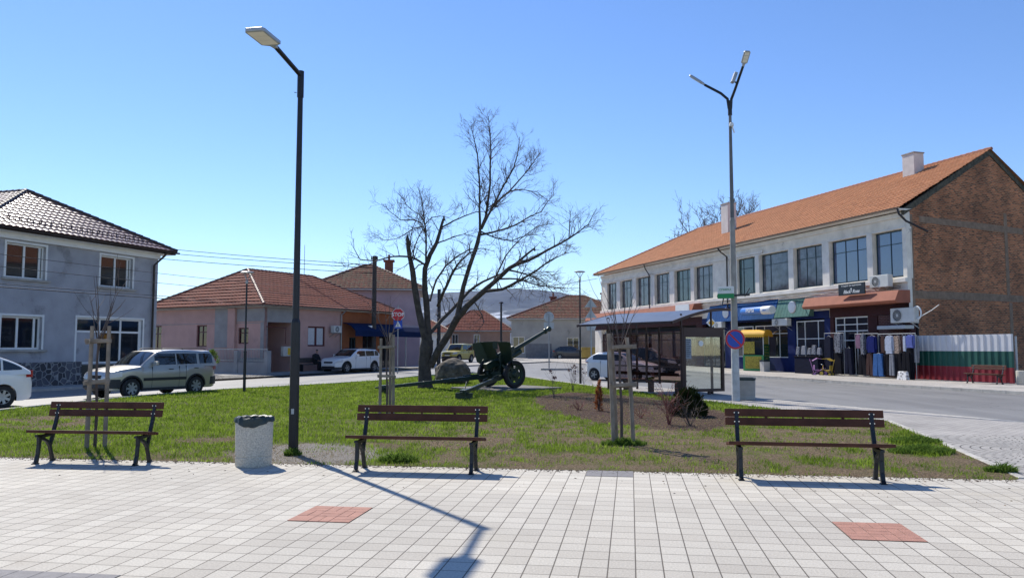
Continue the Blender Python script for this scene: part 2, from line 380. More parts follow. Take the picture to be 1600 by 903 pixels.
BED = [G(832,620), G(890,613), G(985,618), G(1060,627), G(1120,639), G(1150,656), G(1110,674), G(1010,669), G(925,657), G(850,641)]
BED = [(v.x, v.y) for v in BED]
def beds(x, y):                               # planted bed: 0..1
    q = noise.noise(Vector((x*1.3, y*1.3, 3)))*0.35
    return 1.0 if inside(x+q, y+q*1.5, BED) else 0.0
def cover(x, y):
    px, py = proj(x, y)
    n1 = noise.noise(Vector((x*0.9, y*0.9, 0))); n2 = noise.noise(Vector((x*2.7, y*2.7, 7))); n3 = noise.noise(Vector((x*8, y*8, 9)))
    d = 0.97
    d -= 0.47*sm(640, 830, px)*sm(640, 672, py)
    d -= 0.22*sm(470, 700, px)*sm(655, 700, py)
    d -= 0.85*ell(px, py, 480, 708, 110, 17)
    d -= 0.55*ell(px, py, 60, 660, 85, 11)
    d -= 0.5*ell(px, py, 330, 686, 70, 7)
    d -= 0.55*ell(px, py, 640, 692, 95, 9)
    d -= 0.35*sm(700, 716, py)*(1-sm(420, 600, px))
    d += 0.35*ell(px, py, 1330, 728, 120, 12)+0.5*ell(px, py, 1445, 690, 60, 25)+0.45*ell(px, py, 900, 700, 90, 8)+0.3*ell(px, py, 620, 712, 60, 9)
    d += (0.80*n1+1.25*n2+0.6*n3)*(0.35+0.65*(1-abs(2*min(1,max(0,d))-1)))
    if beds(x, y) > 0: d = 0.02+0.25*max(0, n2-0.25)
    return min(1, max(0, d))
from mathutils.geometry import delaunay_2d_cdt
pts = [Vector(p) for p in LAWN]; edges = [(i, (i+1) % len(LAWN)) for i in range(len(LAWN))]
xs_ = [p[0] for p in LAWN]; ys_ = [p[1] for p in LAWN]
y = min(ys_); 
while y < max(ys_):
    st = 0.16 if y < 20 else 0.3
    x = min(xs_)
    while x < max(xs_):
        if inside(x, y, LAWN): pts.append(Vector((x+random.uniform(-.3,.3)*st, y+random.uniform(-.3,.3)*st)))
        x += st
    y += st
vo_, _, fo_, *_ = delaunay_2d_cdt(pts, edges, [], 1, 1e-4)
me = bpy.data.meshes.new('lawn_soil'); me.from_pydata([(v.x, v.y, -0.012+0.03*max(0, noise.noise(Vector((v.x*0.7, v.y*0.7, 0))))+0.012*noise.noise(Vector((v.x*5, v.y*5, 2)))) for v in vo_], [], fo_)
at_c = me.attributes.new('cover', 'FLOAT_VECTOR', 'POINT')
dat = np.zeros((len(vo_), 3), 'f')
for i, v in enumerate(vo_):
    px, py = proj(v.x, v.y)
    dat[i] = (cover(v.x, v.y), beds(v.x, v.y), ell(px, py, 490, 708, 130, 17)*0.9)
at_c.data.foreach_set('vector', dat.ravel())
m = bpy.data.materials.new('soil'); m.use_nodes = True; n = m.node_tree; P = n.nodes['Principled BSDF']; L = n.links.new; P.inputs['Roughness'].default_value = 0.95
P.inputs['Specular IOR Level'].default_value = 0.1
tc = n.nodes.new('ShaderNodeTexCoord'); aa = n.nodes.new('ShaderNodeAttribute'); aa.attribute_name = 'cover'; sx = n.nodes.new('ShaderNodeSeparateXYZ'); L(aa.outputs['Vector'], sx.inputs[0])
def ramp(fac, c0, c1, p0=0.35, p1=0.65):
    r = n.nodes.new('ShaderNodeValToRGB'); r.color_ramp.elements[0].position = p0; r.color_ramp.elements[1].position = p1
    r.color_ramp.elements[0].color = c0; r.color_ramp.elements[1].color = c1; L(fac, r.inputs[0]); return r.outputs[0]
def mix(f, a, b):
    q = n.nodes.new('ShaderNodeMix'); q.data_type = 'RGBA'; L(f, q.inputs[0]); L(a, q.inputs[6]); L(b, q.inputs[7]); return q.outputs[2]
straw = ramp(nz(28, 8, 0.75), (0.07,0.047,0.030,1), (0.36,0.265,0.175,1), 0.38, 0.64)
green = ramp(nz(22, 8, 0.7), (0.05,0.07,0.016,1), (0.20,0.20,0.07,1))
mulch = ramp(nz(18, 9, 0.8), (0.025,0.015,0.013,1), (0.20,0.125,0.095,1), 0.42, 0.64)
grav = ramp(nz(55, 6, 0.8), (0.12,0.11,0.095,1), (0.50,0.46,0.41,1))
c_ = mix(sx.outputs[0], straw, green); c_ = mix(sx.outputs[2], c_, grav); c_ = mix(sx.outputs[1], c_, mulch)
L(c_, P.inputs['Base Color'])
bp = n.nodes.new('ShaderNodeBump'); bp.inputs['Strength'].default_value = 1.0; bp.inputs['Distance'].default_value = 0.05; L(nz(25, 8, 0.75), bp.inputs['Height']); L(bp.outputs[0], P.inputs['Normal'])
MATS['soil'] = m; me.materials.append(m); me.polygons.foreach_set('use_smooth', [True]*len(me.polygons))
o = bpy.data.objects.new('lawn_soil', me); C.objects.link(o); o['kind'] = 'structure'

# grass blades
def leafmat(name, c0, c1, tr=0.4, scale=1.5):
    m = bpy.data.materials.new(name); m.use_nodes = True; n = m.node_tree; L = n.links.new
    for x in list(n.nodes):
        if x.type != 'OUTPUT_MATERIAL': n.nodes.remove(x)
    out = n.nodes[0]; d = n.nodes.new('ShaderNodeBsdfDiffuse'); t = n.nodes.new('ShaderNodeBsdfTranslucent'); mxs = n.nodes.new('ShaderNodeMixShader'); mxs.inputs[0].default_value = tr
    tc = n.nodes.new('ShaderNodeTexCoord'); a = n.nodes.new('ShaderNodeTexNoise'); a.inputs['Scale'].default_value = scale; a.inputs['Detail'].default_value = 8; a.inputs['Roughness'].default_value = 0.75
    L(tc.outputs['Object'], a.inputs['Vector'])
    r = n.nodes.new('ShaderNodeValToRGB'); r.color_ramp.elements[0].position = 0.35; r.color_ramp.elements[1].position = 0.65; r.color_ramp.elements[0].color = c0; r.color_ramp.elements[1].color = c1
    L(a.outputs['Fac'], r.inputs[0]); L(r.outputs[0], d.inputs[0]); L(r.outputs[0], t.inputs[0]); L(d.outputs[0], mxs.inputs[1]); L(t.outputs[0], mxs.inputs[2]); L(mxs.outputs[0], out.inputs[0])
    MATS[name] = m; return m
leafmat('grass_green', (0.10,0.16,0.018,1), (0.31,0.42,0.055,1), 0.5)
leafmat('grass_dry', (0.25,0.19,0.10,1), (0.45,0.36,0.22,1), 0.3, 6)
rng = np.random.default_rng(3)
def make_blades(name, N, dry, label):
    V = []; 
    tries = 0; minx, maxx, miny, maxy = min(xs_), max(xs_), min(ys_), max(ys_)
    P_ = []
    while len(P_) < N and tries < N*14:
        tries += 1
        u = rng.random(); y = miny*((maxy/miny)**u) if rng.random() < 0.75 else miny+(maxy-miny)*u   # denser close to the viewer's side path
        x = rng.uniform(max(minx, -0.72*y-1), min(maxx, 0.72*y+1))
        if not inside(x, y, LAWN): continue
        d = cover(x, y)
        if dry: d = 0.5*(1-d)+0.12 if d < 0.95 else 0.05
        if rng.random() < d**1.3: P_.append((x, y, d))
    P_ = np.array(P_); N = len(P_); far = np.clip(P_[:,1]/14, 0.8, 2.2)
    h = rng.uniform(0.028, 0.075, N)*(0.55+0.6*P_[:,2])*np.where(rng.random(N) < 0.05, 1.7, 1.0)
    if dry: h *= 0.5
    wd = rng.uniform(0.0035, 0.008, N)*far*(1.0 if not dry else 0.8); a = rng.uniform(0, 6.283, N); b = rng.uniform(0, 6.283, N)
    ln = h*rng.uniform(0.2, 0.9, N)*(2.2 if dry else 1.0); z0 = np.full(N, -0.015)
    bx, by = P_[:,0], P_[:,1]; ca, sa = np.cos(a)*wd, np.sin(a)*wd; lx, ly = np.cos(b)*ln, np.sin(b)*ln
    v = np.zeros((N, 5, 3)); 
    v[:,0] = np.stack([bx-ca, by-sa, z0], 1); v[:,1] = np.stack([bx+ca, by+sa, z0], 1)
    v[:,2] = np.stack([bx+ca*0.8+lx*0.35, by+sa*0.8+ly*0.35, z0+h*0.6], 1); v[:,3] = np.stack([bx-ca*0.8+lx*0.35, by-sa*0.8+ly*0.35, z0+h*0.6], 1)
    v[:,4] = np.stack([bx+lx, by+ly, z0+h], 1)
    me = bpy.data.meshes.new(name); me.vertices.add(N*5); me.vertices.foreach_set('co', v.ravel())
    base = (np.arange(N)*5)[:,None]; loops = np.concatenate([base+np.array([0,1,2,3]), base+np.array([3,2,4])], 1).ravel()
    me.loops.add(N*7); me.loops.foreach_set('vertex_index', loops.astype('i'))
    me.polygons.add(N*2); st = np.stack([np.arange(N)*7, np.arange(N)*7+4], 1).ravel(); me.polygons.foreach_set('loop_start', st.astype('i'))
    me.polygons.foreach_set('loop_total', np.tile([4,3], N).astype('i')); me.update(calc_edges=True); me.validate()
    me.materials.append(MATS['grass_dry' if dry else 'grass_green'])
    o = bpy.data.objects.new(name, me); C.objects.link(o); tag(o, label, 'grass', kind='stuff'); return o
make_blades('grass', 150000, False, 'patchy green grass growing on the lawn behind the benches')
make_blades('dry_grass', 45000, True, 'dry straw coloured grass lying between the green patches of the lawn')

# kerbs
def kerb(name, pts_, w_=0.12, top=0.015, bot=-0.12, mat='kerb_stone', gap=1.0, side=1):
    """kerb stones one after another along a line"""
    mb = MB(); P2 = [Vector((p[0], p[1])) for p in pts_]
    for a, b in zip(P2[:-1], P2[1:]):
        Ln = (b-a).length; k = max(1, round(Ln/gap)); d = (b-a)/k; u = d.normalized(); nrm = Vector((-u.y, u.x))*side
        for i in range(k):
            p, q = a+d*i+u*0.006, a+d*(i+1)-u*0.006; z = gz((p.y+q.y)/2)
            r, s_ = q+nrm*w_, p+nrm*w_; t = top+z+random.uniform(-0.003, 0.003)
            mb.add([(p.x,p.y,bot+z),(q.x,q.y,bot+z),(r.x,r.y,bot+z),(s_.x,s_.y,bot+z),(p.x,p.y,t),(q.x,q.y,t),(r.x,r.y,t),(s_.x,s_.y,t)], [(0,3,2,1),(4,5,6,7),(0,1,5,4),(1,2,6,5),(2,3,7,6),(3,0,4,7)])
    o = mb.build(name, mat, bevel=0.008); o['kind'] = 'structure'; return o
kerb('kerb', EL[:11], 0.14, 0.03)
kerb('kerb', EL[10:], 0.10, 0.012)
M('pale_gutter', srgb(214,208,196,0.8), 0.85, var=0.15, scale=3)
# concrete gutter strip along the left kerb
gl = [Vector((v.x, v.y)) for v in EL[:8]]; mb = MB(); ol = []
for i, p in enumerate(gl):
    d = (gl[min(i+1, 7)]-gl[max(i-1, 0)]).normalized(); nr = Vector((-d.y, d.x)); ol.append((p+nr*0.15, p+nr*0.62))
for (a, b), (c, d) in zip(ol[:-1], ol[1:]): mb.add([(a.x,a.y,0),(c.x,c.y,0),(d.x,d.y,0),(b.x,b.y,0)], [(0,1,2,3)])
o = mb.build('gutter', 'pale_gutter', fix=False); o.location.z = -0.094; o['kind'] = 'structure'

# pavement between the lawn and the right-hand road (bus stop bay, paved corner)
RE = [G(1780,676), G(1600,660), G(1470,648), G(1340,637), G(1180,622), G(1060,609), G(960,600.5), G(925,597)]
pv = [(v.x, v.y) for v in RE]+[(v.x, v.y) for v in EL[10:]]+[PL.w(6.2,0)[:2], PL.w(6.35,0)[:2], PL.w(7.0,-0.55)[:2], PL.w(22,-0.55)[:2], PL.w(22, 3)[:2]]
o = sheet('paved_corner', pv, -0.004, 'grey_pavers')
kerb('kerb', RE, 0.16, 0.004, side=-1)
# fan pattern of the paved corner
m = brickmat('fan_pavers', srgb(190,184,176,0.8), srgb(170,166,160,0.8), srgb(105,100,94,0.7), 0.2, 0.14, 0.012, 0.5, 'xy', 0.7, 0.85, 0.10, 0.15, 0.5)
n = m.node_tree; bt = [x for x in n.nodes if x.type == 'TEX_BRICK'][0]; tcn = [x for x in n.nodes if x.type == 'TEX_COORD'][0]
for l in list(bt.inputs['Vector'].links): n.links.remove(l)
sp = n.nodes.new('ShaderNodeSeparateXYZ'); n.links.new(tcn.outputs['Object'], sp.inputs[0])
at2 = n.nodes.new('ShaderNodeMath'); at2.operation = 'ARCTAN2'; n.links.new(sp.outputs['Y'], at2.inputs[0]); n.links.new(sp.outputs['X'], at2.inputs[1])
mu = n.nodes.new('ShaderNodeMath'); mu.operation = 'MULTIPLY'; mu.inputs[1].default_value = 1.6; n.links.new(at2.outputs[0], mu.inputs[0])
ln = n.nodes.new('ShaderNodeVectorMath'); ln.operation = 'LENGTH'; n.links.new(tcn.outputs['Object'], ln.inputs[0])
cbn = n.nodes.new('ShaderNodeCombineXYZ'); n.links.new(mu.outputs[0], cbn.inputs[0]); n.links.new(ln.outputs['Value'], cbn.inputs[1]); n.links.new(cbn.outputs[0], bt.inputs['Vector'])
fc = G(1612, 703); mb = MB(); fan = []
for i in range(48):
    a = 2*math.pi*i/48; fan.append((2.2*math.cos(a), 2.2*math.sin(a)))
e1 = [Vector((v.x-fc.x, v.y-fc.y)) for v in EL[14:]]
def keep(p):                                  # stay on the paved side of the lawn edge
    a, b = e1[1], e1[-1]; d = (b-a).normalized(); nr = Vector((-d.y, d.x)); q = Vector(p)
    s_ = (q-a).dot(nr)
    return q if s_ > 0.03 else q-nr*(s_-0.03)
fan = [tuple(keep(p)) for p in fan]
fan = [p for p in fan if PL.lo((p[0]+fc.x, p[1]+fc.y))[1] > -0.5]
mb.add([(a, b, 0) for a, b in fan], [list(range(len(fan)))]); o = mb.build('fan_paving', m, fix=False); o.location = (fc.x, fc.y, 0.0); o['kind'] = 'structure'

# crumbs of soil and dry stalks trodden onto the slabs along the lawn edge
V = []; F_ = []; rnd = random.Random(77)
for i in range(2600):
    x = rnd.uniform(-9, 6.2); d = -abs(rnd.gauss(0, 0.10))-0.005+(-rnd.uniform(0, 1.6) if rnd.random() < 0.06 else 0); q = PL.w(x, d); s_ = rnd.uniform(0.002, 0.007); l_ = s_*rnd.uniform(1, 5); a = rnd.uniform(0, 3.14); ca, sa = math.cos(a), math.sin(a); o = len(V)
    V += [(q.x+ca*l_, q.y+sa*l_, 0.001), (q.x-sa*s_, q.y+ca*s_, 0.001), (q.x-ca*l_, q.y-sa*l_, 0.001), (q.x+sa*s_, q.y-ca*s_, 0.001), (q.x, q.y, 0.003+s_)]
    F_ += [(o,o+1,o+4),(o+1,o+2,o+4),(o+2,o+3,o+4),(o+3,o,o+4)]
me = bpy.data.meshes.new('soil_crumbs'); me.from_pydata(V, [], F_); me.materials.append(M('crumb', (0.16,0.11,0.07,1), 0.95, var=0.4, scale=4)); o = bpy.data.objects.new('soil_crumbs', me); C.objects.link(o); tag(o, 'crumbs of soil and dry stalks along the edge of the paved square', 'soil', kind='stuff')

# ================================================================ BENCHES
def ribbon(path, ws):
    P2 = [Vector(p) for p in path]; l = []; r = []
    for i, p in enumerate(P2):
        d = (P2[min(i+1, len(P2)-1)]-P2[max(i-1, 0)]).normalized(); nr = Vector((-d.y, d.x)); l.append(p+nr*ws[i]/2); r.append(p-nr*ws[i]/2)
    return [tuple(q) for q in l+r[::-1]]
def strip_prism(mb, path, ws, h0, h1, plane='yz'):
    P2 = [Vector(p) for p in path]; N = len(P2); l = []; r = []
    for i, p in enumerate(P2):
        d = (P2[min(i+1, N-1)]-P2[max(i-1, 0)]).normalized(); nr = Vector((-d.y, d.x)); l.append(p+nr*ws[i]/2); r.append(p-nr*ws[i]/2)
    for i in range(N-1): mb.prism([l[i], l[i+1], r[i+1], r[i]], h0, h1, plane)
def make_bench(label, group, wood='wood_brown'):
    t = thing('park_bench', label, 'bench', group=group)
    for z0, z1, y0 in ((0.625, 0.72, 0.235), (0.735, 0.83, 0.262)):
        mb = MB(); mb.cb((0, y0, (z0+z1)/2), (1.80, 0.034, z1-z0), rx=R(-12)); b = mb.build('back_board', wood, t, bevel=0.006)
        mb = MB()
        for x in (-0.79, -0.74, 0.74, 0.79): mb.cyl((x, y0-0.024-(z0-0.6)*0.0, (z0+z1)/2), (x, y0-0.012, (z0+z1)/2), 0.008, n=8)
        mb.build('bolt', 'chrome', b)
    mb = MB(); mb.cb((0, 0.262-0.008, 0.727), (0.02, 0.02, 0.10), rx=R(-12)); 
    mb.cb((-0.42, 0.26, 0.727), (0.03, 0.02, 0.10), rx=R(-12)); mb.cb((0.45, 0.26, 0.727), (0.03, 0.02, 0.10), rx=R(-12)); mb.build('back_batten', wood, t)
    for k, (y0, y1) in enumerate(((-0.235, -0.10), (-0.085, 0.05), (0.065, 0.16))):
        mb = MB(); mb.cb((0, (y0+y1)/2, 0.428-0.13*((y0+y1)/2+0.04)), (1.80, y1-y0, 0.04), rx=-R(7.5)); mb.build('seat_board', wood, t, bevel=0.007)
    for s in (-1, 1):
        x = 0.765*s; mb = MB(); th = 0.024
        strip_prism(mb, [(-0.20,0.385),(-0.05,0.37),(0.12,0.385),(0.18,0.40)], [0.03,0.045,0.045,0.04], x-th, x+th)      # seat bearer
        strip_prism(mb, [(-0.13,0.385),(-0.135,0.26),(-0.15,0.12),(-0.175,0.03),(-0.19,0.0)], [0.06,0.042,0.038,0.05,0.085], x-th, x+th)   # front leg
        strip_prism(mb, [(-0.12,0.34),(-0.05,0.33),(0.03,0.29),(0.085,0.22),(0.12,0.12),(0.15,0.03),(0.17,0.0)], [0.03,0.04,0.042,0.04,0.036,0.05,0.085], x-th+0.001, x+th-0.001)  # arched rear leg
        strip_prism(mb, [(0.085,0.22),(0.135,0.34),(0.165,0.45),(0.215,0.60),(0.262,0.80)], [0.034,0.04,0.042,0.036,0.028], x-th+0.0005, x+th-0.0005)   # back upright
        mb.box(x-0.035, x+0.035, -0.235, -0.145, 0.0, 0.012); mb.box(x-0.035, x+0.035, 0.125, 0.215, 0.0, 0.012)
        lg = mb.build('leg', 'iron_dark', t, bevel=0.004)
        mb = MB()
        for yy in (-0.19, -0.14): mb.cyl((x-0.01, yy, 0.44), (x-0.01, yy, 0.449), 0.007, n=8)
        mb.build('bolt', 'chrome', lg)
    return t
bf = [((-6.60+ -5.15)/2, 11.28), (-1.27, 10.56), (3.62, 9.83)]
bx = [PL.ang-R(-1.5), PL.ang-R(0.0), PL.ang-R(1.0)]
def mid(a, b): return (a+b)/2
b1 = mid(mid(G(52,725), G(205,727)), mid(G(88,718), G(240,722))); b2 = mid(mid(G(560,737), G(733,740)), mid(G(568,730), G(745,734))); b3 = mid(mid(G(1157,751), G(1384,757)), mid(G(1150,742), G(1368,747)))
bench = make_bench('left park bench of dark brown boards on cast legs, beside the concrete litter bin', 'brown park benches along the lawn')
bench.location = b1; bench.rotation_euler = (0,0,PL.ang+R(2)); bench.scale = (0.96,1,1)
dup(bench, b2, PL.ang, 'middle park bench of brown boards, its back against the lawn between lamp post and cannon', sc=(1.0,1,1))
dup(bench, b3, PL.ang-R(1.5), 'right park bench of dark brown boards in front of the bare worn lawn', sc=(1.06,1,1))

# ================================================================ LITTER BINS
m = M('washed_concrete', (0.56,0.52,0.44,1), 0.9, var=0.30, scale=55, bump=0.8, bscale=80)
m2_ = M('bag_black', (0.02,0.035,0.035,1), 0.55, var=0.3, scale=9, bump=0.8, bscale=14)
p = G(387, 731) + Vector((0, 0.24, 0))
t = thing('litter_bin', 'round pebble concrete litter bin with black bag, beside the left bench', 'litter bin', p)
mb = MB(); mb.lathe([(0.235,0),(0.24,0.02),(0.243,0.125),(0.236,0.13),(0.236,0.145),(0.243,0.15),(0.25,0.60),(0.245,0.63),(0.21,0.63),(0.20,0.2),(0.0,0.2)], 40)
mb.build('shell', 'washed_concrete', t, smooth=True)
mb = MB(); n_ = 48; ring = []
for j in range(n_):
    a = 2*math.pi*j/n_; ring.append(a)
prof = [(0.19,0.5),(0.20,0.655),(0.235,0.668),(0.258,0.645),(0.262,0.60)]; o_ = 0
for r_, h_ in prof:
    for a in ring:
        k = 0.5+0.5*math.sin(a*2+0.9+3.6); dr = 0.006*math.sin(a*17)+0.005*math.sin(a*9+1)
        hh = h_ - (0.10*max(0, k-0.35) if h_ < 0.61 else 0)+0.006*math.sin(a*11)
        mb.v.append(((r_+dr)*math.cos(a), (r_+dr)*math.sin(a), hh))
for i in range(len(prof)-1):
    for j in range(n_): mb.f.append([i*n_+j, i*n_+(j+1)%n_, (i+1)*n_+(j+1)%n_, (i+1)*n_+j]); mb.m.append(0)
mb.build('bin_bag', 'bag_black', t, smooth=True)
def square_bin(name, label, p, w_, h_, mat, rim, cat='litter bin', rz=0):
    t = thing(name, label, cat, p, rz)
    mb = MB(); a, b = w_/2*0.94, w_/2
    for (z0, z1, ra, rb) in ((0, h_*0.22, a, a*1.01), (h_*0.235, h_*0.86, a*1.01, b)):
        mb.add([(-ra,-ra,z0),(ra,-ra,z0),(ra,ra,z0),(-ra,ra,z0),(-rb,-rb,z1),(rb,-rb,z1),(rb,rb,z1),(-rb,rb,z1)], [(0,3,2,1),(4,5,6,7),(0,1,5,4),(1,2,6,5),(2,3,7,6),(3,0,4,7)])
    mb.box(-a+0.01, a-0.01, -a+0.01, a-0.01, h_*0.21, h_*0.24)
    mb.build('shell', mat, t, bevel=0.012)
    mb = MB(); mb.box(-b-0.012, b+0.012, -b-0.012, b+0.012, h_*0.862, h_*0.97); mb.box(-b+0.05, b-0.05, -b+0.05, b-0.05, h_*0.97, h_)
    mb.build('rim', rim, t, bevel=0.01)
    return t
square_bin('litter_bin', 'square grey concrete litter bin at the foot of the street light pole', G(1168, 625)+Vector((0.05,0.25,0)), 0.52, 0.70, 'concrete', 'bag_black', rz=R(-20))

# ================================================================ TALL LAMP POST (left)
p = G(458, 708); E_ = at(465, 118, p.y); 
t = thing('street_lamp', 'tall black lamp post with one slanting arm rising behind the litter bin', 'street lamp', p)
mb = MB(); mb.cyl((0,0,0), (0,0,2.0), 0.078, 0.072, n=8); mb.cyl((0,0,1.995), (0,0,2.06), 0.072, 0.055, n=8); mb.build('pole_base', 'black_metal', t, smooth=True)
mb = MB(); mb.cyl((0,0,2.05), (0,0,5.92), 0.053, 0.040, n=16); mb.cyl((0,0,5.55), (0,0,5.97), 0.052, n=16); mb.cyl((-0.055,-0.02,5.62),(-0.09,-0.03,5.62),0.006,n=6); mb.build('pole', 'black_metal', t, smooth=True)
A_ = Vector((0,0,5.90)); Bp = at(431, 74, 11.50)-p; Cp = at(396, 46, 10.82)-p
mb = MB(); mb.cyl(A_, Bp, 0.036, n=12); mb.build('arm', 'black_metal', t, smooth=True)
def led_head(parent, a, b, wd, th, roll=0.0, lensmat='lamp_panel', name='lamp_head', bodymat='lamp_body'):
    """flat LED lantern from a (spigot) to b (tip)"""
    d = (Vector(b)-Vector(a)); Ln = d.length; d.normalize(); x = d.cross(Vector((0,0,1))).normalized(); u = x.cross(d)
    Mx = Matrix((x, d, u)).transposed()
    def T(v): return Vector(a)+Mx@(Matrix.Rotation(roll, 3, 'Y')@Vector(v))
    mb = MB(); ol = [(-0.03,0),(0.03,0),(0.045,0.1*Ln/0.6),(wd/2,0.24*Ln),(wd/2,0.93*Ln),(wd/2-0.03,Ln),(-wd/2+0.03,Ln),(-wd/2,0.93*Ln),(-wd/2,0.24*Ln),(-0.045,0.1*Ln/0.6)]
    N = len(ol); vs = [T((q[0], q[1], -th/2)) for q in ol]+[T((q[0], q[1], th/2)) for q in ol]+[T((q[0]*0.75, 0.08*Ln+q[1]*0.85, th*0.95)) for q in ol]
    mb.add(vs, [list(range(N))[::-1], list(range(2*N, 3*N))]+[[i, (i+1)%N, N+(i+1)%N, N+i] for i in range(N)]+[[N+i, N+(i+1)%N, 2*N+(i+1)%N, 2*N+i] for i in range(N)])
    h = mb.build(name, bodymat, parent, bevel=0.006)
    mb = MB(); k = 3
    for i in range(k):
        y0 = Ln*(0.26+0.68*i/k)+0.006; y1 = Ln*(0.26+0.68*(i+1)/k)-0.006; z = -th/2-0.004
        mb.add([T((-wd/2+0.03,y0,z)),T((wd/2-0.03,y0,z)),T((wd/2-0.03,y1,z)),T((-wd/2+0.03,y1,z)),T((-wd/2+0.03,y0,z+0.004)),T((wd/2-0.03,y0,z+0.004)),T((wd/2-0.03,y1,z+0.004)),T((-wd/2+0.03,y1,z+0.004))], [(0,3,2,1),(4,5,6,7),(0,1,5,4),(1,2,6,5),(2,3,7,6),(3,0,4,7)])
    mb.build('diffuser', lensmat, h)
    return h
M('lamp_panel', (0.75,0.72,0.62,1), 0.4, var=0.04); M('lamp_body', (0.34,0.37,0.40,1), 0.4, 0.3, var=0.06)
led_head(t, Bp+(Bp-Cp).normalized()*0.02, Cp, 0.30, 0.05)
M('sticker', srgb(170,175,175), 0.6, var=0.15, scale=60)
mb = MB(); mb.box(-0.022,0.022,-0.0805,-0.0775,0.60,0.68); mb.build('sticker', 'sticker', t)

# ================================================================ STREET LIGHT POLE (right)
p = G(1150, 626); t = thing('street_light_pole', 'tall grey street light pole with two lanterns beside the bus shelter', 'street light', p)
Y_ = p.y
def rel(px, py, Y): return at(px, py, Y)-p
z1 = rel(1144, 345, Y_).z; z2 = rel(1141, 178, Y_).z; z3 = rel(1140,158,Y_).z
M('pole_concrete', (0.30,0.285,0.26,1), 0.85, var=0.25, scale=3, bump=0.4, bscale=30, stain=(0.12,0.11,0.10), sscale=2.0, sth=0.58)
mb = MB(); mb.cyl((0,0,0),(-0.0,0,z1),0.115,0.078,n=12); mb.cyl((0,0,z1-0.02),(0,0,z1+0.09),0.09,0.065,n=12); mb.build('pole', 'pole_concrete', t, smooth=True)
M('pole_steel', (0.13,0.135,0.14,1), 0.6, 0.2, var=0.2)
M('painted_pale', (0.45,0.46,0.46,1), 0.8, var=0.2, scale=5, bump=0.3)
mb = MB(); mb.cyl((0,0,0),(0,0,1.95),0.121,0.113,n=12); mb.build('painted_foot', 'painted_pale', t, smooth=True)
mb = MB(); mb.cyl((0,0,z1+0.05),(0,0,z2),0.062,0.045,n=12); mb.build('upper_pole', 'pole_steel', t, smooth=True)
mb = MB(); mb.cyl((0,0,z2-0.05),(0,0,z3),0.065,n=12)
r0 = Vector((0,0,z3)); ra = rel(1161,104,Y_-0.9); rt = rel(1168,80,Y_-1.25); la = rel(1101,133,Y_+0.3); lt = rel(1078,119,Y_+0.5)
mb.tube([r0-Vector((-0.03,0,0.25)), r0+Vector((0.05,0,0.05)), r0.lerp(ra,0.35)+Vector((0.02,0,-0.02)), ra], [0.045,0.045,0.042,0.04], 8)
mb.tube([r0-Vector((0.03,0,0.25)), r0+Vector((-0.07,0,0.06)), r0.lerp(la,0.35)+Vector((0.0,0,0.06)), la], [0.045,0.045,0.042,0.04], 8)
mb.build('bracket', 'iron_dark', t, smooth=True)
led_head(t, ra, rt, 0.20, 0.05); led_head(t, la, lt, 0.20, 0.05)
mb = MB(); c_ = rel(1147,122,Y_-0.5); mb.cb(c_, (0.10,0.2,0.32), ry=R(20)); mb.beam(c_+Vector((0,0,-0.1)), rel(1150,130,Y_-0.45), 0.04, 0.04); mb.build('sensor_box', 'lamp_body', t, bevel=0.008)
mb = MB(); c_ = rel(1143,195,Y_-0.15); mb.lathe([(0.0,0.07),(0.05,0.06),(0.07,0.02),(0.07,-0.05),(0.0,-0.06)], 12, c_); mb.beam(c_, c_+Vector((0.1,0.05,-0.25)), 0.03,0.03); mb.build('camera_dome', 'white_paint', t, smooth=True)
mb = MB(); c_ = rel(1146,463,Y_-0.1)
mb.beam(c_+Vector((-0.5,0,0)), c_+Vector((0.5,0,0.05)), 0.04,0.06); mb.beam(c_+Vector((0.35,0,0.0)), c_+Vector((0.5,0,0.25)), 0.03,0.03); mb.beam(c_+Vector((-0.3,0,0)), c_+Vector((-0.35,0,-0.3)), 0.03,0.03); mb.build('cable_bracket', 'iron_dark', t)
# no parking sign on the pole
def disc_sign(name, label, cat, c, r, rz, group=None):
    t = thing(name, label, cat, c, rz, group)
    return t
c_ = at(1148.5, 530, Y_-0.20); t = thing('no_parking_sign', 'round blue and red no parking sign fixed to the street light pole', 'road sign', c_, R(3))
r_ = 15.5/1240*Y_
mb = MB(); mb.lathe([(0,0.006),(r_,0.006),(r_,-0.006),(0,-0.006)], 36, axis='y'); mb.build('plate', 'sign_back', t)
mb = MB(); mb.lathe([(r_*0.985,-0.0065),(r_*0.985,-0.0095),(r_*0.80,-0.0095),(r_*0.80,-0.0065)], 36, axis='y', close=True); mb.build('rim', 'sign_red', t)
mb = MB(); mb.lathe([(0,-0.006),(r_*0.80,-0.006),(r_*0.80,-0.0088),(0,-0.0088)], 36, axis='y'); mb.build('face', 'sign_blue', t)
mb = MB(); mb.cb((0,-0.0105,0), (r_*1.62,0.003,r_*0.16), ry=R(45)); mb.build('bar', 'sign_red', t)
mb = MB(); mb.cb((0,0.03,0.1),(0.1,0.05,0.04)); mb.cb((0,0.03,-0.1),(0.1,0.05,0.04)); mb.build('clamp', 'galvanised', t)
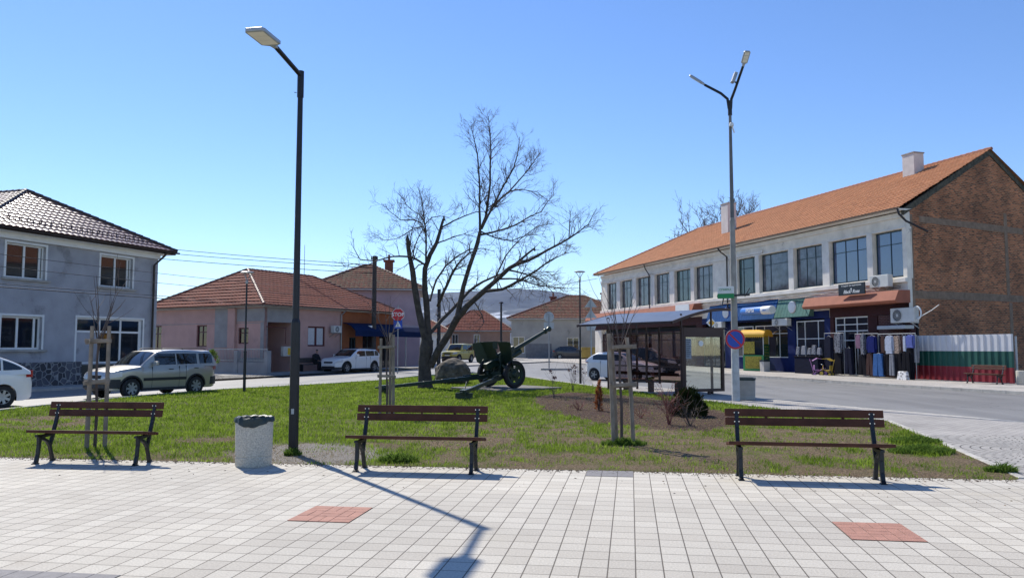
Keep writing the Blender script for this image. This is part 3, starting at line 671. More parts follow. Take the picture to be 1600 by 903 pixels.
# bus stop flag sign on the pole
M('stop_green', srgb(30,140,80), 0.5, var=0.05)
c_ = at(1134, 458, Y_-0.2); t = thing('bus_stop_sign', 'small white and green box sign high on the street light pole', 'sign', c_, R(-25))
mb = MB(); mb.box(-0.24,0.24,-0.06,0.06,-0.02,0.2); mb.build('panel', 'white_paint', t, bevel=0.01)
mb = MB(); mb.box(-0.242,0.242,-0.062,0.062,-0.16,-0.021); mb.build('green_band', 'stop_green', t)
text('СПИРКА', 0.085, 'stop_green', 'lettering', t, (0,-0.062,0.1), (R(90),0,0))
# priority road diamond (hangs from the shelter roof end by the pole)
c_ = at(1111.5, 504.5, 38); t = thing('priority_road_sign', 'yellow and white diamond road sign between bus shelter and street pole', 'road sign', c_, R(12))
M('sign_yellow', srgb(235,170,30), 0.45, var=0.06)
s_ = 0.25; mb = MB(); mb.prism([(0,s_),(s_,0),(0,-s_),(-s_,0)], -0.01, 0.01); mb.build('plate', 'white_paint', t)
mb = MB(); mb.prism([(0,s_*.66),(s_*.66,0),(0,-s_*.66),(-s_*.66,0)], -0.014, -0.0105); mb.build('face', 'sign_yellow', t)
mb = MB(); mb.cyl((0,0.03,-c_.z), (0,0.03,s_), 0.028, n=8); mb.build('post', 'galvanised', t, smooth=True)

# ================================================================ GARDEN LAMPS
def park_lamp(px, base, top, label, foot=0.62):
    p = G(px, base); H_ = at(px, top, p.y).z
    t = thing('park_lamp', label, 'lamp post', p, 0, 'small park lamps with a flat disc on top')
    mb = MB(); mb.cyl((0,0,0),(0,0,H_*foot*0.0+1.45),0.055,0.05,n=10); mb.cyl((0,0,1.44),(0,0,H_-0.38),0.036,0.032,n=10); mb.cyl((0,0,1.43),(0,0,1.5),0.06,n=10); mb.build('pole', 'black_metal', t, smooth=True)
    mb = MB()
    for k in range(3):
        a = 2*math.pi*k/3+0.5; ca, sa = math.cos(a), math.sin(a)
        mb.tube([(0.025*ca,0.025*sa,H_-0.42),(0.04*ca,0.04*sa,H_-0.25),(0.13*ca,0.13*sa,H_-0.12),(0.2*ca,0.2*sa,H_-0.03)], 0.014, 6)
    mb.lathe([(0.05,H_-0.44),(0.055,H_-0.36),(0.02,H_-0.32)], 12); mb.build('bracket', 'galvanised', t, smooth=True)
    mb = MB(); mb.lathe([(0,H_-0.035),(0.24,H_-0.04),(0.25,H_-0.02),(0.2,H_+0.01),(0,H_+0.03)], 28); mb.build('lamp_disc', 'lamp_body', t, smooth=True)
    return t
park_lamp(381.5, 612, 425, 'park lamp with flat disc head on thin black pole before the pink house')
park_lamp(907, 600, 424, 'park lamp with flat disc head on thin black pole right of the cannon')

# ================================================================ ROOF, WINDOW AND WALL BUILDERS
def roofmat(name, ca, cb, cd, rough=0.7, lich=(0.1,0.09,0.06), spec=0.5, thr=0.62):
    m = bpy.data.materials.new(name); m.use_nodes = True; n = m.node_tree; P = n.nodes['Principled BSDF']; L = n.links.new
    P.inputs['Roughness'].default_value = rough; P.inputs['Specular IOR Level'].default_value = spec
    tc = n.nodes.new('ShaderNodeTexCoord')
    def nz(sc, det=5):
        a = n.nodes.new('ShaderNodeTexNoise'); a.inputs['Scale'].default_value = sc; a.inputs['Detail'].default_value = det; L(tc.outputs['Object'], a.inputs['Vector']); return a.outputs['Fac']
    v = n.nodes.new('ShaderNodeTexVoronoi'); v.inputs['Scale'].default_value = 3.4; L(tc.outputs['Object'], v.inputs['Vector'])
    sp = n.nodes.new('ShaderNodeSeparateColor'); L(v.outputs['Color'], sp.inputs[0])
    mx = n.nodes.new('ShaderNodeMix'); mx.data_type = 'RGBA'; mx.inputs[6].default_value = (*ca,1); mx.inputs[7].default_value = (*cb,1); L(sp.outputs[0], mx.inputs[0])
    r = n.nodes.new('ShaderNodeMapRange'); r.inputs[1].default_value = 0.42; r.inputs[2].default_value = 0.7; L(nz(0.8, 8), r.inputs[0])
    m2 = n.nodes.new('ShaderNodeMix'); m2.data_type = 'RGBA'; m2.inputs[7].default_value = (*cd,1); L(r.outputs[0], m2.inputs[0]); L(mx.outputs[2], m2.inputs[6])
    r3 = n.nodes.new('ShaderNodeMapRange'); r3.inputs[1].default_value = thr; r3.inputs[2].default_value = thr+0.1; L(nz(5, 8), r3.inputs[0])
    m3 = n.nodes.new('ShaderNodeMix'); m3.data_type = 'RGBA'; m3.inputs[7].default_value = (*lich,1); L(r3.outputs[0], m3.inputs[0]); L(m2.outputs[2], m3.inputs[6])
    L(m3.outputs[2], P.inputs['Base Color']); MATS[name] = m; return m
roofmat('tile_orange', (0.54,0.25,0.125), (0.38,0.165,0.08), (0.45,0.21,0.105), 0.85, spec=0.2, lich= (0.28,0.15,0.09), thr=0.66)
roofmat('tile_red', (0.24,0.075,0.05), (0.16,0.05,0.035), (0.20,0.07,0.05), 0.85, spec=0.12)
roofmat('tile_dark', (0.20,0.095,0.08), (0.13,0.065,0.055), (0.17,0.08,0.07), 0.30, (0.09,0.06,0.05), spec=0.9, thr=0.68)
roofmat('tile_old', (0.23,0.09,0.06), (0.13,0.052,0.04), (0.12,0.07,0.05), 0.9, spec=0.15, lich= (0.16,0.14,0.09), thr=0.52)
M('ridge_dark', (0.05,0.03,0.03,1), 0.5, var=0.2, scale=6)
M('ridge_red', (0.15,0.055,0.04,1), 0.6, var=0.25, scale=6)
M('ridge_orange', (0.34,0.13,0.07,1), 0.75, var=0.25, scale=6)

def tile_face(mb, A, B, Cc, D, row=0.36, col=0.3, amp=0.02, step=0.03, sub=4):
    A, B, Cc, D = map(Vector, (A, B, Cc, D))
    u = (B-A).normalized(); nrm = u.cross(((D+Cc)/2-(A+B)/2)).normalized()
    if nrm.z < 0: nrm = -nrm
    H_ = ((D-A)-(D-A).dot(u)*u).length; n = max(2, round(H_/row))
    def line(s, ua, ub, off):
        l, r = A.lerp(D, s), B.lerp(Cc, s); la, ra = (l-A).dot(u), (r-A).dot(u)
        return l, la, ra
    for i in range(n):
        s0, s1 = i/n, (i+1)/n
        l0, a0, b0 = line(s0, 0, 0, 0); l1, a1, b1 = line(s1, 0, 0, 0)
        if b0-a0 < 0.02: continue
        g = col/sub; k0 = math.ceil(a0/g+0.01); k1 = math.floor(b0/g-0.01)
        U_ = [a0]+[k*g for k in range(k0, k1+1)]+[b0]
        shift = 0
        o = len(mb.v)
        for t_ in U_:
            wv = amp*abs(math.sin(math.pi*(t_/col+shift)))
            t1 = min(max(t_, a1), b1) if b1 > a1 else (a1+b1)/2
            p0 = l0+u*(t_-a0)+nrm*(step+wv)-Vector((0,0,0)); p1 = l1+u*(t1-a1)+nrm*(wv*(1 if a1 < t_ < b1 else 0.2))
            pb = l0+u*(t_-a0)-nrm*0.01
            mb.v += [tuple(p0), tuple(p1), tuple(pb)]
        for j in range(len(U_)-1):
            a = o+3*j; b = o+3*(j+1)
            mb.f.append([a, b, b+1, a+1]); mb.m.append(mb.k); mb.f.append([a+2, b+2, b, a]); mb.m.append(mb.k)
def ridge_caps(mb, a, b, r=0.10, seg=0.38, n=7):
    a = Vector(a); b = Vector(b); k = max(1, round((b-a).length/seg)); d = (b-a)/k
    for i in range(k): mb.tube([a+d*i, a+d*(i+1.08)], [r*1.12, r*0.85], n)
def hip_roof(parent, x0, x1, y0, y1, ez, rz, ra, rb, ry, mat, cap, ov=0.5, row=0.36, col=0.3, amp=0.02, step=0.03, sub=4, soff='soffit', thick=0.14, name='roof', skip=()):
    """hipped roof over the rectangle; ridge from (ra,ry) to (rb,ry)"""
    X0, X1, Y0, Y1 = x0-ov, x1+ov, y0-ov, y1+ov
    e = [(X0,Y0,ez),(X1,Y0,ez),(X1,Y1,ez),(X0,Y1,ez)]; r0, r1 = (ra, ry, rz), (rb, ry, rz)
    mb = MB(); kw = dict(row=row, col=col, amp=amp, step=step, sub=sub)
    if 'f' not in skip: tile_face(mb, e[0], e[1], r1, r0, **kw)
    if 'r' not in skip: tile_face(mb, e[1], e[2], r1, r1, **kw)
    if 'b' not in skip: tile_face(mb, e[2], e[3], r0, r1, **kw)
    if 'l' not in skip: tile_face(mb, e[3], e[0], r0, r0, **kw)
    ro = mb.build(name, mat, parent, fix=False)
    mb = MB()
    if rb > ra+0.1: ridge_caps(mb, r0, r1)
    for p, q in ((e[0], r0), (e[1], r1), (e[2], r1), (e[3], r0)):
        ridge_caps(mb, Vector(p)+Vector((0,0,0.03)), Vector(q)+Vector((0,0,0.02)))
    mb.build('ridge_tiles', cap, ro)
    mb = MB(); mb.add([(X0+.02,Y0+.02,ez-thick),(X1-.02,Y0+.02,ez-thick),(X1-.02,Y1-.02,ez-thick),(X0+.02,Y1-.02,ez-thick),(X0+.02,Y0+.02,ez-.012),(X1-.02,Y0+.02,ez-.012),(X1-.02,Y1-.02,ez-.012),(X0+.02,Y1-.02,ez-.012)], [(0,3,2,1),(4,5,6,7),(0,1,5,4),(1,2,6,5),(2,3,7,6),(3,0,4,7)])
    mb.build('eaves', soff, ro)
    return ro
M('soffit', (0.45,0.43,0.40,1), 0.8, var=0.15)
M('gutter_dark', (0.03,0.022,0.02,1), 0.45, 0.2, var=0.2)
M('gutter_tan', (0.22,0.16,0.12,1), 0.6, var=0.2)
def gutter(parent, a, b, r, mat, name='gutter'):
    mb = MB(); a = Vector(a); b = Vector(b); d = (b-a).normalized(); x = d.cross(Vector((0,0,1))).normalized(); pr = []
    for i in range(7):
        t = math.pi*i/6; pr.append((math.cos(t)*r, -math.sin(t)*r))
    pr2 = [(p*0.85, q*0.85) for p, q in pr][::-1]; al = pr+pr2; n = len(al)
    vs = [a+x*p+Vector((0,0,q)) for p, q in al]+[b+x*p+Vector((0,0,q)) for p, q in al]
    mb.add(vs, [[i, (i+1)%n, n+(i+1)%n, n+i] for i in range(n)]+[list(range(n))[::-1], list(range(n,2*n))]); return mb.build(name, mat, parent)
def window(parent, x0, x1, z0, z1, y, vs=(0.5,), hs=(), fm='white_paint', pm='glass_dark', fw=0.06, dep=0.07, name='window', hrange=None, mull=None, sash=None):
    """window frame and mullions as one mesh, its pane a child; y = outer face of the frame"""
    mb = MB(); mu = mull or fw*0.75
    mb.box(x0, x1, y, y+dep, z0, z0+fw); mb.box(x0, x1, y, y+dep, z1-fw, z1); mb.box(x0, x0+fw, y+0.002, y+dep-0.002, z0+fw, z1-fw); mb.box(x1-fw, x1, y+0.002, y+dep-0.002, z0+fw, z1-fw)
    for v in vs: c = x0+(x1-x0)*v; mb.box(c-mu/2, c+mu/2, y+0.004, y+dep-0.004, z0+fw, z1-fw)
    for h in hs: c = z0+(z1-z0)*h; mb.box(x0+fw, x1-fw, y+0.006, y+dep-0.006, c-mu/2, c+mu/2)
    f = mb.build(name, fm, parent)
    mb = MB(); mb.box(x0+fw*0.5, x1-fw*0.5, y+dep*0.55, y+dep*0.75, z0+fw*0.5, z1-fw*0.5); mb.build('pane', pm, f)
    return f
def wall_holes(mb, x0, x1, z0, z1, y0, y1, holes):
    """wall slab in the xz plane with rectangular holes"""
    X_ = sorted(set([x0, x1]+[min(max(a, x0), x1) for h in holes for a in (h[0], h[1])])); Z_ = sorted(set([z0, z1]+[min(max(a, z0), z1) for h in holes for a in (h[2], h[3])]))
    for i in range(len(X_)-1):
        for j in range(len(Z_)-1):
            cx, cz = (X_[i]+X_[i+1])/2, (Z_[j]+Z_[j+1])/2
            if X_[i+1]-X_[i] < 1e-4 or Z_[j+1]-Z_[j] < 1e-4: continue
            if any(h[0] < cx < h[1] and h[2] < cz < h[3] for h in holes): continue
            a, b, c, d = X_[i], X_[i+1], Z_[j], Z_[j+1]
            mb.add([(a,y0,c),(b,y0,c),(b,y0,d),(a,y0,d)], [(0,1,2,3)]); mb.add([(a,y1,c),(b,y1,c),(b,y1,d),(a,y1,d)], [(3,2,1,0)])
    for h in holes:
        a, b, c, d = [min(max(h[0], x0), x1), min(max(h[1], x0), x1), min(max(h[2], z0), z1), min(max(h[3], z0), z1)]
        mb.add([(a,y0,c),(b,y0,c),(b,y1,c),(a,y1,c),(a,y0,d),(b,y0,d),(b,y1,d),(a,y1,d)], [(0,1,2,3),(7,6,5,4),(0,3,7,4),(1,5,6,2)])
    mb.add([(x0,y0,z0),(x0,y1,z0),(x0,y1,z1),(x0,y0,z1),(x1,y0,z0),(x1,y1,z0),(x1,y1,z1),(x1,y0,z1)], [(0,3,2,1),(4,5,6,7),(3,7,6,2),(0,1,5,4)])
def prect(F, x0, y0, x1, y1, off=0.0):
    a = F.q(x0, y0, off); b = F.q(x1, y0, off); c = F.q(x0, y1, off); d = F.q(x1, y1, off)
    return ((a[0]+c[0])/2, (b[0]+d[0])/2, (c[1]+d[1])/2, (a[1]+b[1])/2)      # x0 x1 z0 z1
def downpipe(parent, pts, r, mat, name='downpipe'):
    mb = MB(); mb.tube(pts, r, 10); return mb.build(name, mat, parent, smooth=True)

# ================================================================ RIGHT BUILDING (two storeys, brick gable)
RB = Frame(G(1424, 592.8), (0.311, -1.0))
zt = RB.q(1390, 361)[1]; zs = RB.q(1390, 434.5)[1]; ez = RB.q(1404, 325, -0.45)[1]
Lr = -RB.q(940, 470)[0]
gd = Vector((0.861, 0.509)).normalized(); GA = Frame(RB.w(0, 0), gd)
gB = RB.lo(GA.w(16.4, 0)); ry = gB[1]/2; rx = gB[0]/2
rzz = RB.q(1556, 231, ry)[1]; hx = RB.q(1090, 358.5, ry)[0]
bld = thing('shop_building', 'long two storey shop building with orange tiled roof and bare brick gable', 'building', (RB.P.x, RB.P.y, 0), RB.ang)
M('render_white', srgb(232,224,210,0.95), 0.9, var=0.16, scale=1.4, bump=0.25, bscale=20, stain=(0.30,0.27,0.24), sscale=1.1, sth=0.62)
M('render_cream', srgb(228,222,212,0.95), 0.9, var=0.12, scale=1.4, bump=0.25, bscale=20, stain=(0.36,0.31,0.25), sscale=1.3, sth=0.66)
M('dark_teal_frame', (0.025,0.05,0.055,1), 0.5, var=0.1)
M('shop_maroon', (0.05,0.015,0.015,1), 0.7, var=0.2, spec=0.2)
M('shop_blue', srgb(18,38,98,0.7), 0.6, var=0.2, scale=2, spec=0.2)
M('panel_blue', srgb(38,84,140,0.85), 0.85, spec=0.15, var=0.12, scale=3)
M('panel_teal', srgb(90,128,122,0.85), 0.85, spec=0.15, var=0.12, scale=3)
M('canopy_rust', srgb(165,98,74,0.85), 0.8, var=0.12, scale=2)
M('glass_brown', (0.055,0.028,0.022,1), 0.1, var=0.7, scale=1.6, spec=0.5)
m = M('curtain_glass', (0.10,0.105,0.12,1), 0.08, var=0.6, scale=2.2, spec=0.7)
m = M('green_glass', (0.045,0.085,0.08,1), 0.08, var=0.3, scale=1.5, spec=0.7)
WU = [(949,964),(970,989),(995,1017.5),(1024,1047),(1055,1080),(1086,1114),(1152,1181),(1188,1233),(1242,1286),(1298,1356),(1366,1411)]
wins = []
for a, b in WU: wins.append((RB.q(a, 470-(a-950)*0.13)[0], RB.q(b, 470-(b-950)*0.13)[0]))
# upper storey wall: everything between sill and lintel recessed except the piers
mb = MB(); wall_holes(mb, -Lr, 0, 3.4, ez-0.15, 0, 0.28, [(a, b, zs, zt) for a, b in wins])
mb.box(-Lr, 0, 0.30, 0.36, zs-0.1, zt+0.1)
bw = mb.build('upper_wall', 'render_white', bld, fix=True)
mb = MB(); mb.box(-Lr-0.02, -12.4, -0.10, -0.002, zt+0.12, zt+0.30); 
mb.box(-Lr-0.05, 0.02, -0.16, -0.003, zs-0.30, zs-0.08); mb.box(-Lr-0.03, 0.0, -0.10, -0.004, ez-0.42, ez-0.16); mb.box(-Lr-0.03, 0.0, -0.055, -0.0045, zt+0.02, zt+0.10)
for a, b in zip(wins[:-1], wins[1:]):
    if b[0]-a[1] < 1.6: mb.box(a[1]+0.03, b[0]-0.03, -0.07, -0.002, zs-0.07, zt+0.015)
mb.build('cornice', 'render_cream', bld, bevel=0.01)
random.seed(11)
for i, (a, b) in enumerate(wins):
    wd = b-a; vs = (0.24, 0.76) if i in (6,) else ((0.3,) if i == 7 else ((0.36, 0.68) if wd > 1.9 else (0.42, 0.8)))
    if i == 10: vs = (0.52,)
    window(bld, a+0.03, b-0.03, zs+0.03, zt-0.03, 0.17, vs, (0.72,), 'dark_teal_frame', 'glass_sky_tint' if i > 8 else ('green_glass' if i in (4, 6) else 'curtain_glass'), 0.05, 0.06)
# curtains behind some panes read as paler folds
# lower storey: base wall pieces and shop fronts
zg = 0.02
gfx = lambda px, py=540: RB.q(px, py)[0]
def zg_(px, py): return RB.q(px, py)[1]
cols = [(930,940,'render_white'),(1088,1098,'shop_maroon'),(1133,1146,'shop_blue'),(1231,1243,'shop_blue'),(1289,1298,'shop_blue'),(1298,1304,'shop_maroon'),(1357,1372,'shop_maroon'),(1412,1424,'shop_maroon')]
for a, b, mt in cols:
    mb = MB(); mb.box(gfx(a), gfx(b)-0.002, 0.0, 0.35, -0.3, 3.38); mb.build('pillar', mt, bld, bevel=0.01)
mb = MB(); mb.box(-Lr, 0, 0.5, 0.6, -0.3, 3.38); mb.build('shop_back_wall', 'dark_void', bld)
mb = MB(); mb.box(gfx(1146), gfx(1231), 0.05, 0.3, -0.3, zg_(1190, 558)); mb.build('stall_riser', 'shop_blue', bld)
mb = MB(); mb.box(gfx(1372), gfx(1412)-.004, 0.06, 0.3, -0.3, 3.37)
brickmat('brick_maroon', (0.085,0.025,0.022,1), (0.06,0.02,0.018,1), (0.16,0.10,0.09,1), 0.25, 0.09, 0.012, 0.5, 'xz', 0.5)
mb.build('brick_panel', 'brick_maroon', bld)
zb = zg_(1190, 558)
window(bld, gfx(1147), gfx(1176), zb, 3.1, 0.06, (0.5,), (0.62, 0.82), 'white_paint', 'glass_dark', 0.05, name='shop_window')
window(bld, gfx(1180), gfx(1231), zb, 3.1, 0.06, (0.28, 0.74), (0.74,), 'white_paint', 'glass_dark', 0.05, name='shop_window')
zw_ = 3.38
window(bld, gfx(1244), gfx(1289), 0.05, zw_-0.1, 0.06, (0.3, 0.76), (0.66,), 'white_paint', 'glass_dark', 0.06, name='shop_window')
window(bld, gfx(1305), gfx(1357), 0.05, zw_, 0.06, (0.28, 0.66), (0.60, 0.76, 0.87), 'white_paint', 'glass_dark', 0.07, name='shop_door')
window(bld, gfx(1099), gfx(1132), 0.3, 3.0, 0.06, (0.5,), (0.7,), 'dark_teal_frame', 'glass_dark', 0.05, name='shop_window')
for k in range(4):
    a = 941+k*37
    window(bld, gfx(a), gfx(a+35), 0.1, 3.0, 0.08, (0.5,), (0.75,), 'shop_maroon', 'glass_brown', 0.10, name='shop_window')
# awnings
def awning(px0, px1, ztop, zbot, out, mat, name='awning', thick=0.04, ends=True):
    x0, x1 = gfx(px0, 480), gfx(px1, 480); mb = MB()
    mb.prism([(-0.02, ztop), (-0.02, ztop-thick), (-out, zbot), (-out, zbot+thick)], x0, x1, 'yz')
    if ends:
        for x in (x0, x1-0.03): mb.prism([(-0.02, ztop-thick-.01), (-out+0.03, zbot+0.0), (-0.02, zbot)], x+0.002, x+0.028, 'yz')
    # pressed ribs of the sheet
    n = int((x1-x0)/0.30)
    for i in range(1, n):
        x = x0+(x1-x0)*i/n; mb.prism([(-0.03, ztop+0.008), (-0.03, ztop), (-out, zbot+thick), (-out-0.006, zbot+thick+0.006)], x-0.012, x+0.012, 'yz')
    return mb.build(name, mat, bld)
zt_b = zg_(1190, 470); zb_b = RB.q(1190, 499, -0.42)[1]
awning(1110, 1216.5, zt_b, zb_b, 0.42, 'panel_blue')
awning(1217.5, 1272, RB.q(1245, 466.5)[1], RB.q(1245, 495, -0.42)[1], 0.42, 'panel_teal')
# rust coloured canopy: sloped face over a boxed soffit
def canopy(px0, px1, zt0, zb0, out):
    x0, x1 = gfx(px0, 465), gfx(px1, 465); mb = MB()
    mb.prism([(-0.02, zt0), (-out+0.25, zt0-0.02), (-out, zb0+0.02), (-out+0.1, zb0-0.10), (-0.02, zb0-0.10)], x0, x1, 'yz'); return mb.build('canopy', 'canopy_rust', bld, bevel=0.01)
canopy(1274, 1423, RB.q(1390, 453.5, -0.8)[1], RB.q(1390, 470, -1.0)[1], 1.0)
canopy(928, 1098, RB.q(1085, 474, -0.8)[1], RB.q(1085, 487, -1.0)[1], 1.0)
mb = MB(); a = RB.q(1056, 488, -1.1); b = RB.q(1077, 483, -1.1); mb.box(a[0], b[0], -1.14, -1.08, a[1]-0.1, a[1]+0.55); mb.build('sign_panel', 'white_paint', bld)
for px0, px1, mt in ((930,1098,'shop_maroon'),(1098,1297.5,'shop_blue'),(1298.5,1423,'shop_maroon')):
    mb = MB(); mb.box(gfx(px0), gfx(px1), -0.025, -0.002, zw_+0.003, zw_+(0.62 if mt == 'shop_maroon' else 0.45)); mb.build('fascia_board', mt, bld)
# brick gable in its own frame
go_ang = GA.ang-RB.ang
brickmat('gable_brick', srgb(196,116,74,0.95), srgb(112,60,42,0.8), srgb(190,160,122,0.65), 0.29, 0.10, 0.018, 0.5, 'xz', 1.0, 0.95, 0.30, 0.38, 0.5, wob=0.04)
M('concrete_band', (0.24,0.165,0.11,1), 0.95, var=0.25, scale=3, bump=0.5, bscale=20)
gw = 16.4; mb = MB(); thk = 0.3
gpk = (gw/2, rzz-0.12)
poly = [(0.32, -0.3), (gw, -0.3), (gw, ez-0.1), gpk, (0.32, ez+0.03)]
mb.prism(poly, 0.0, thk); g = mb.build('gable_wall', 'gable_brick', bld); g.rotation_euler = (0,0,go_ang)
mb = MB()
def gq(px, py): return GA.q(px, py)
b1l = gq(1436, 340); b1r = gq(1598, 360); hh = 0.26
mb.add([(b1l[0],-0.012,b1l[1]-hh),(b1r[0],-0.012,b1r[1]-hh),(b1r[0],0.02,b1r[1]-hh),(b1l[0],0.02,b1l[1]-hh),(b1l[0],-0.012,b1l[1]+hh*0.4),(b1r[0],-0.012,b1r[1]+hh*0.4),(b1r[0],0.02,b1r[1]+hh*0.4),(b1l[0],0.02,b1l[1]+hh*0.4)], [(0,3,2,1),(4,5,6,7),(0,1,5,4),(1,2,6,5),(2,3,7,6),(3,0,4,7)])
b2l = gq(1428, 458); b2r = gq(1599, 466)
mb.add([(b2l[0],-0.012,b2l[1]-hh),(b2r[0],-0.012,b2r[1]-hh),(b2r[0],0.02,b2r[1]-hh),(b2l[0],0.02,b2l[1]-hh),(b2l[0],-0.012,b2l[1]+hh*0.6),(b2r[0],-0.012,b2r[1]+hh*0.6),(b2r[0],0.02,b2r[1]+hh*0.6),(b2l[0],0.02,b2l[1]+hh*0.6)], [(0,3,2,1),(4,5,6,7),(0,1,5,4),(1,2,6,5),(2,3,7,6),(3,0,4,7)])
cxx = gq(1573, 400)[0]; mb.box(cxx-0.17, cxx+0.17, -0.020, 0.02, b2r[1]+0.1, gq(1572, 334)[1]); mb.box(cxx+0.02, cxx+0.36, -0.014, 0.02, 0, b2r[1]-0.3)
mb.box(0.20, 0.60, -0.010, 0.05, 0.0, ez-0.25)
q = mb.build('concrete_frame', 'concrete_band', g, bevel=0.012)
M('verge_mortar', (0.075,0.07,0.05,1), 0.95, var=0.5, scale=5, bump=0.6, bscale=15)
mb = MB(); a = Vector((0-0.2, 0, ez-0.12)); k = Vector((gpk[0], 0, gpk[1]+0.02)); e_ = Vector((gw+0.3, 0, ez-0.12))
for s0, s1 in ((a, k), (k, e_)):
    d = (s1-s0); nseg = 26
    for i in range(nseg):
        p0 = s0+d*(i/nseg); p1 = s0+d*((i+1)/nseg); h0 = 0.34+random.uniform(-.03,.03)
        mb.add([(p0.x,-0.05,p0.z-0.24),(p1.x,-0.05,p1.z-0.24),(p1.x,-0.05,p1.z+0.10),(p0.x,-0.05,p0.z+0.10),(p0.x,0.1,p0.z-0.24),(p1.x,0.1,p1.z-0.24),(p1.x,0.1,p1.z+0.10),(p0.x,0.1,p0.z+0.10)], [(0,1,2,3),(7,6,5,4),(0,4,5,1),(3,2,6,7),(0,3,7,4),(1,5,6,2)])
mb.build('verge', 'verge_mortar', g)
# back and far end walls
mb = MB(); mb.box(-Lr, -Lr+0.3, 0.29, gB[1]-0.01, -0.3, ez-0.15); mb.prism([(-Lr+0.31, gB[1]), (gB[0]-0.35, gB[1]), (gB[0]-0.35, gB[1]-0.3), (-Lr+0.31, gB[1]-0.3)], -0.3, ez-0.15, 'xy'); mb.build('rear_wall', 'render_white', bld)
# roof
ov = 0.62; mb = MB()
sl = (rzz-ez)/(ry+ov); x_e = gB[0]*(-ov)/gB[1]
tile_face(mb, (-Lr-0.5, -ov, ez), (x_e+0.16, -ov, ez), (rx+0.16, ry, rzz), (hx, ry, rzz), row=0.36, col=0.26, amp=0.028, step=0.03)
tile_face(mb, (-Lr-0.5, gB[1]+ov, ez), (-Lr-0.5, -ov, ez), (hx, ry, rzz), (hx, ry, rzz), row=0.36, col=0.26, amp=0.028, step=0.03)
mb.add([(gB[0]+0.2, gB[1]+ov, ez), (-Lr-0.5, gB[1]+ov, ez), (hx, ry, rzz), (rx+0.16, ry, rzz)], [(0,1,2,3)])
rf = mb.build('roof', 'tile_orange', bld, fix=False)
mb = MB(); ridge_caps(mb, (hx, ry, rzz+0.02), (rx+0.16, ry, rzz+0.02), 0.12, 0.42); ridge_caps(mb, (-Lr-0.5, -ov, ez+0.03), (hx, ry, rzz+0.02), 0.11, 0.42); mb.build('ridge_tiles', 'ridge_orange', rf)
mb = MB(); mb.prism([(-ov+0.02, ez-0.02), (-ov+0.02, ez-0.10), (-0.01, ez-0.10), (0.35, ez-0.02)], -Lr-0.45, x_e-0.05, 'yz'); mb.build('soffit', 'render_cream', rf)
gutter(rf, (-Lr-0.5, -ov-0.07, ez-0.01), (x_e+0.1, -ov-0.07, ez-0.01), 0.075, 'gutter_tan')
def chimney(px, ybase, ytop, wpx, label, yy):
    c = RB.q(px, ybase, yy); wd = wpx/1240*RB.w(c[0], yy).y/2; zt_ = RB.q(px, ytop, yy)[1]
    mb = MB(); mb.box(c[0]-wd, c[0]+wd, yy-wd*0.8, yy+wd*0.8, c[1]-0.5, zt_-0.08); ch = mb.build('chimney', 'chimney_white', rf, bevel=0.01)
    mb = MB(); mb.box(c[0]-wd-0.04, c[0]+wd+0.04, yy-wd*0.8-0.04, yy+wd*0.8+0.04, zt_-0.079, zt_); mb.build('cap', 'concrete', ch)
M('chimney_white', (0.62,0.58,0.55,1), 0.85, var=0.08)
chimney(1427, 268, 240, 24, '', ry*0.85); chimney(1139, 362, 318, 19, '', ry*0.45)
# downpipes
z0_ = ez-0.05
x = gfx(1139, 430); downpipe(bld, [(RB.q(1122,384,-ov)[0], -ov-0.07, z0_), (RB.q(1126,388,-ov)[0], -ov+0.0, z0_-0.35), (x, -0.16, z0_-0.65), (x, -0.16, 3.9)], 0.055, 'gutter_dark')
x = gfx(1017, 440); downpipe(bld, [(RB.q(1007,411,-ov)[0], -ov-0.07, z0_), (RB.q(1008,420,-ov)[0], -ov+0.0, z0_-0.4), (x, -0.16, z0_-0.9), (x, -0.16, 3.9)], 0.05, 'gutter_dark')
downpipe(bld, [(x_e+0.05, -ov-0.07, z0_), (x_e+0.12, -ov-0.05, z0_-0.3), (x_e+0.35, -0.45, z0_-0.7), (x_e+0.9, 0.4, z0_-1.3)], 0.055, 'gutter_dark')
# cables and patch under the sills
mb = MB()
for k in range(3):
    pts = [Vector((gfx(px, 480), -0.17-0.02*k, zs-0.42-0.05*k-0.10*abs(math.sin(px*0.045+k)))) for px in range(945, 1420, 12)]
    mb.tube(pts, 0.018, 5)
mb.build('facade_cable', 'gutter_tan', bld)
# shop signs
M('drink_blue', srgb(40,110,190), 0.35, var=0.15, scale=2)
def cyl_sign():
    a = RB.q(1160.5, 486, -1.0); b = RB.q(1206, 485, -1.0); z = (a[1]+b[1])/2
    t = thing('cylinder_shop_sign', 'blue and white half round drinks sign on the blue shop awning', 'sign', RB.w(a[0], -0.95, z), RB.ang)
    Ls = b[0]-a[0]; mb = MB(); mb.lathe([(0,0),(0.26,0.0),(0.27,0.03),(0.27,Ls*0.70),(0,Ls*0.70)], 24, axis='x'); mb.build('drum', 'drink_blue', t, smooth=True)
    mb = MB(); mb.lathe([(0,Ls*0.702),(0.27,Ls*0.702),(0.27,Ls-0.03),(0.25,Ls),(0,Ls)], 24, axis='x'); mb.build('drum_end', 'white_paint', t, smooth=True)
    text('PEPSI', 0.34, 'white_paint', 'lettering', t, (Ls*0.36, -0.285, 0.02), (R(90),0,0), sx=1.25, bold=0.01)
    text('MAX', 0.17, 'drink_blue', 'lettering', t, (Ls*0.85, -0.285, -0.02), (R(90),0,0))
cyl_sign()
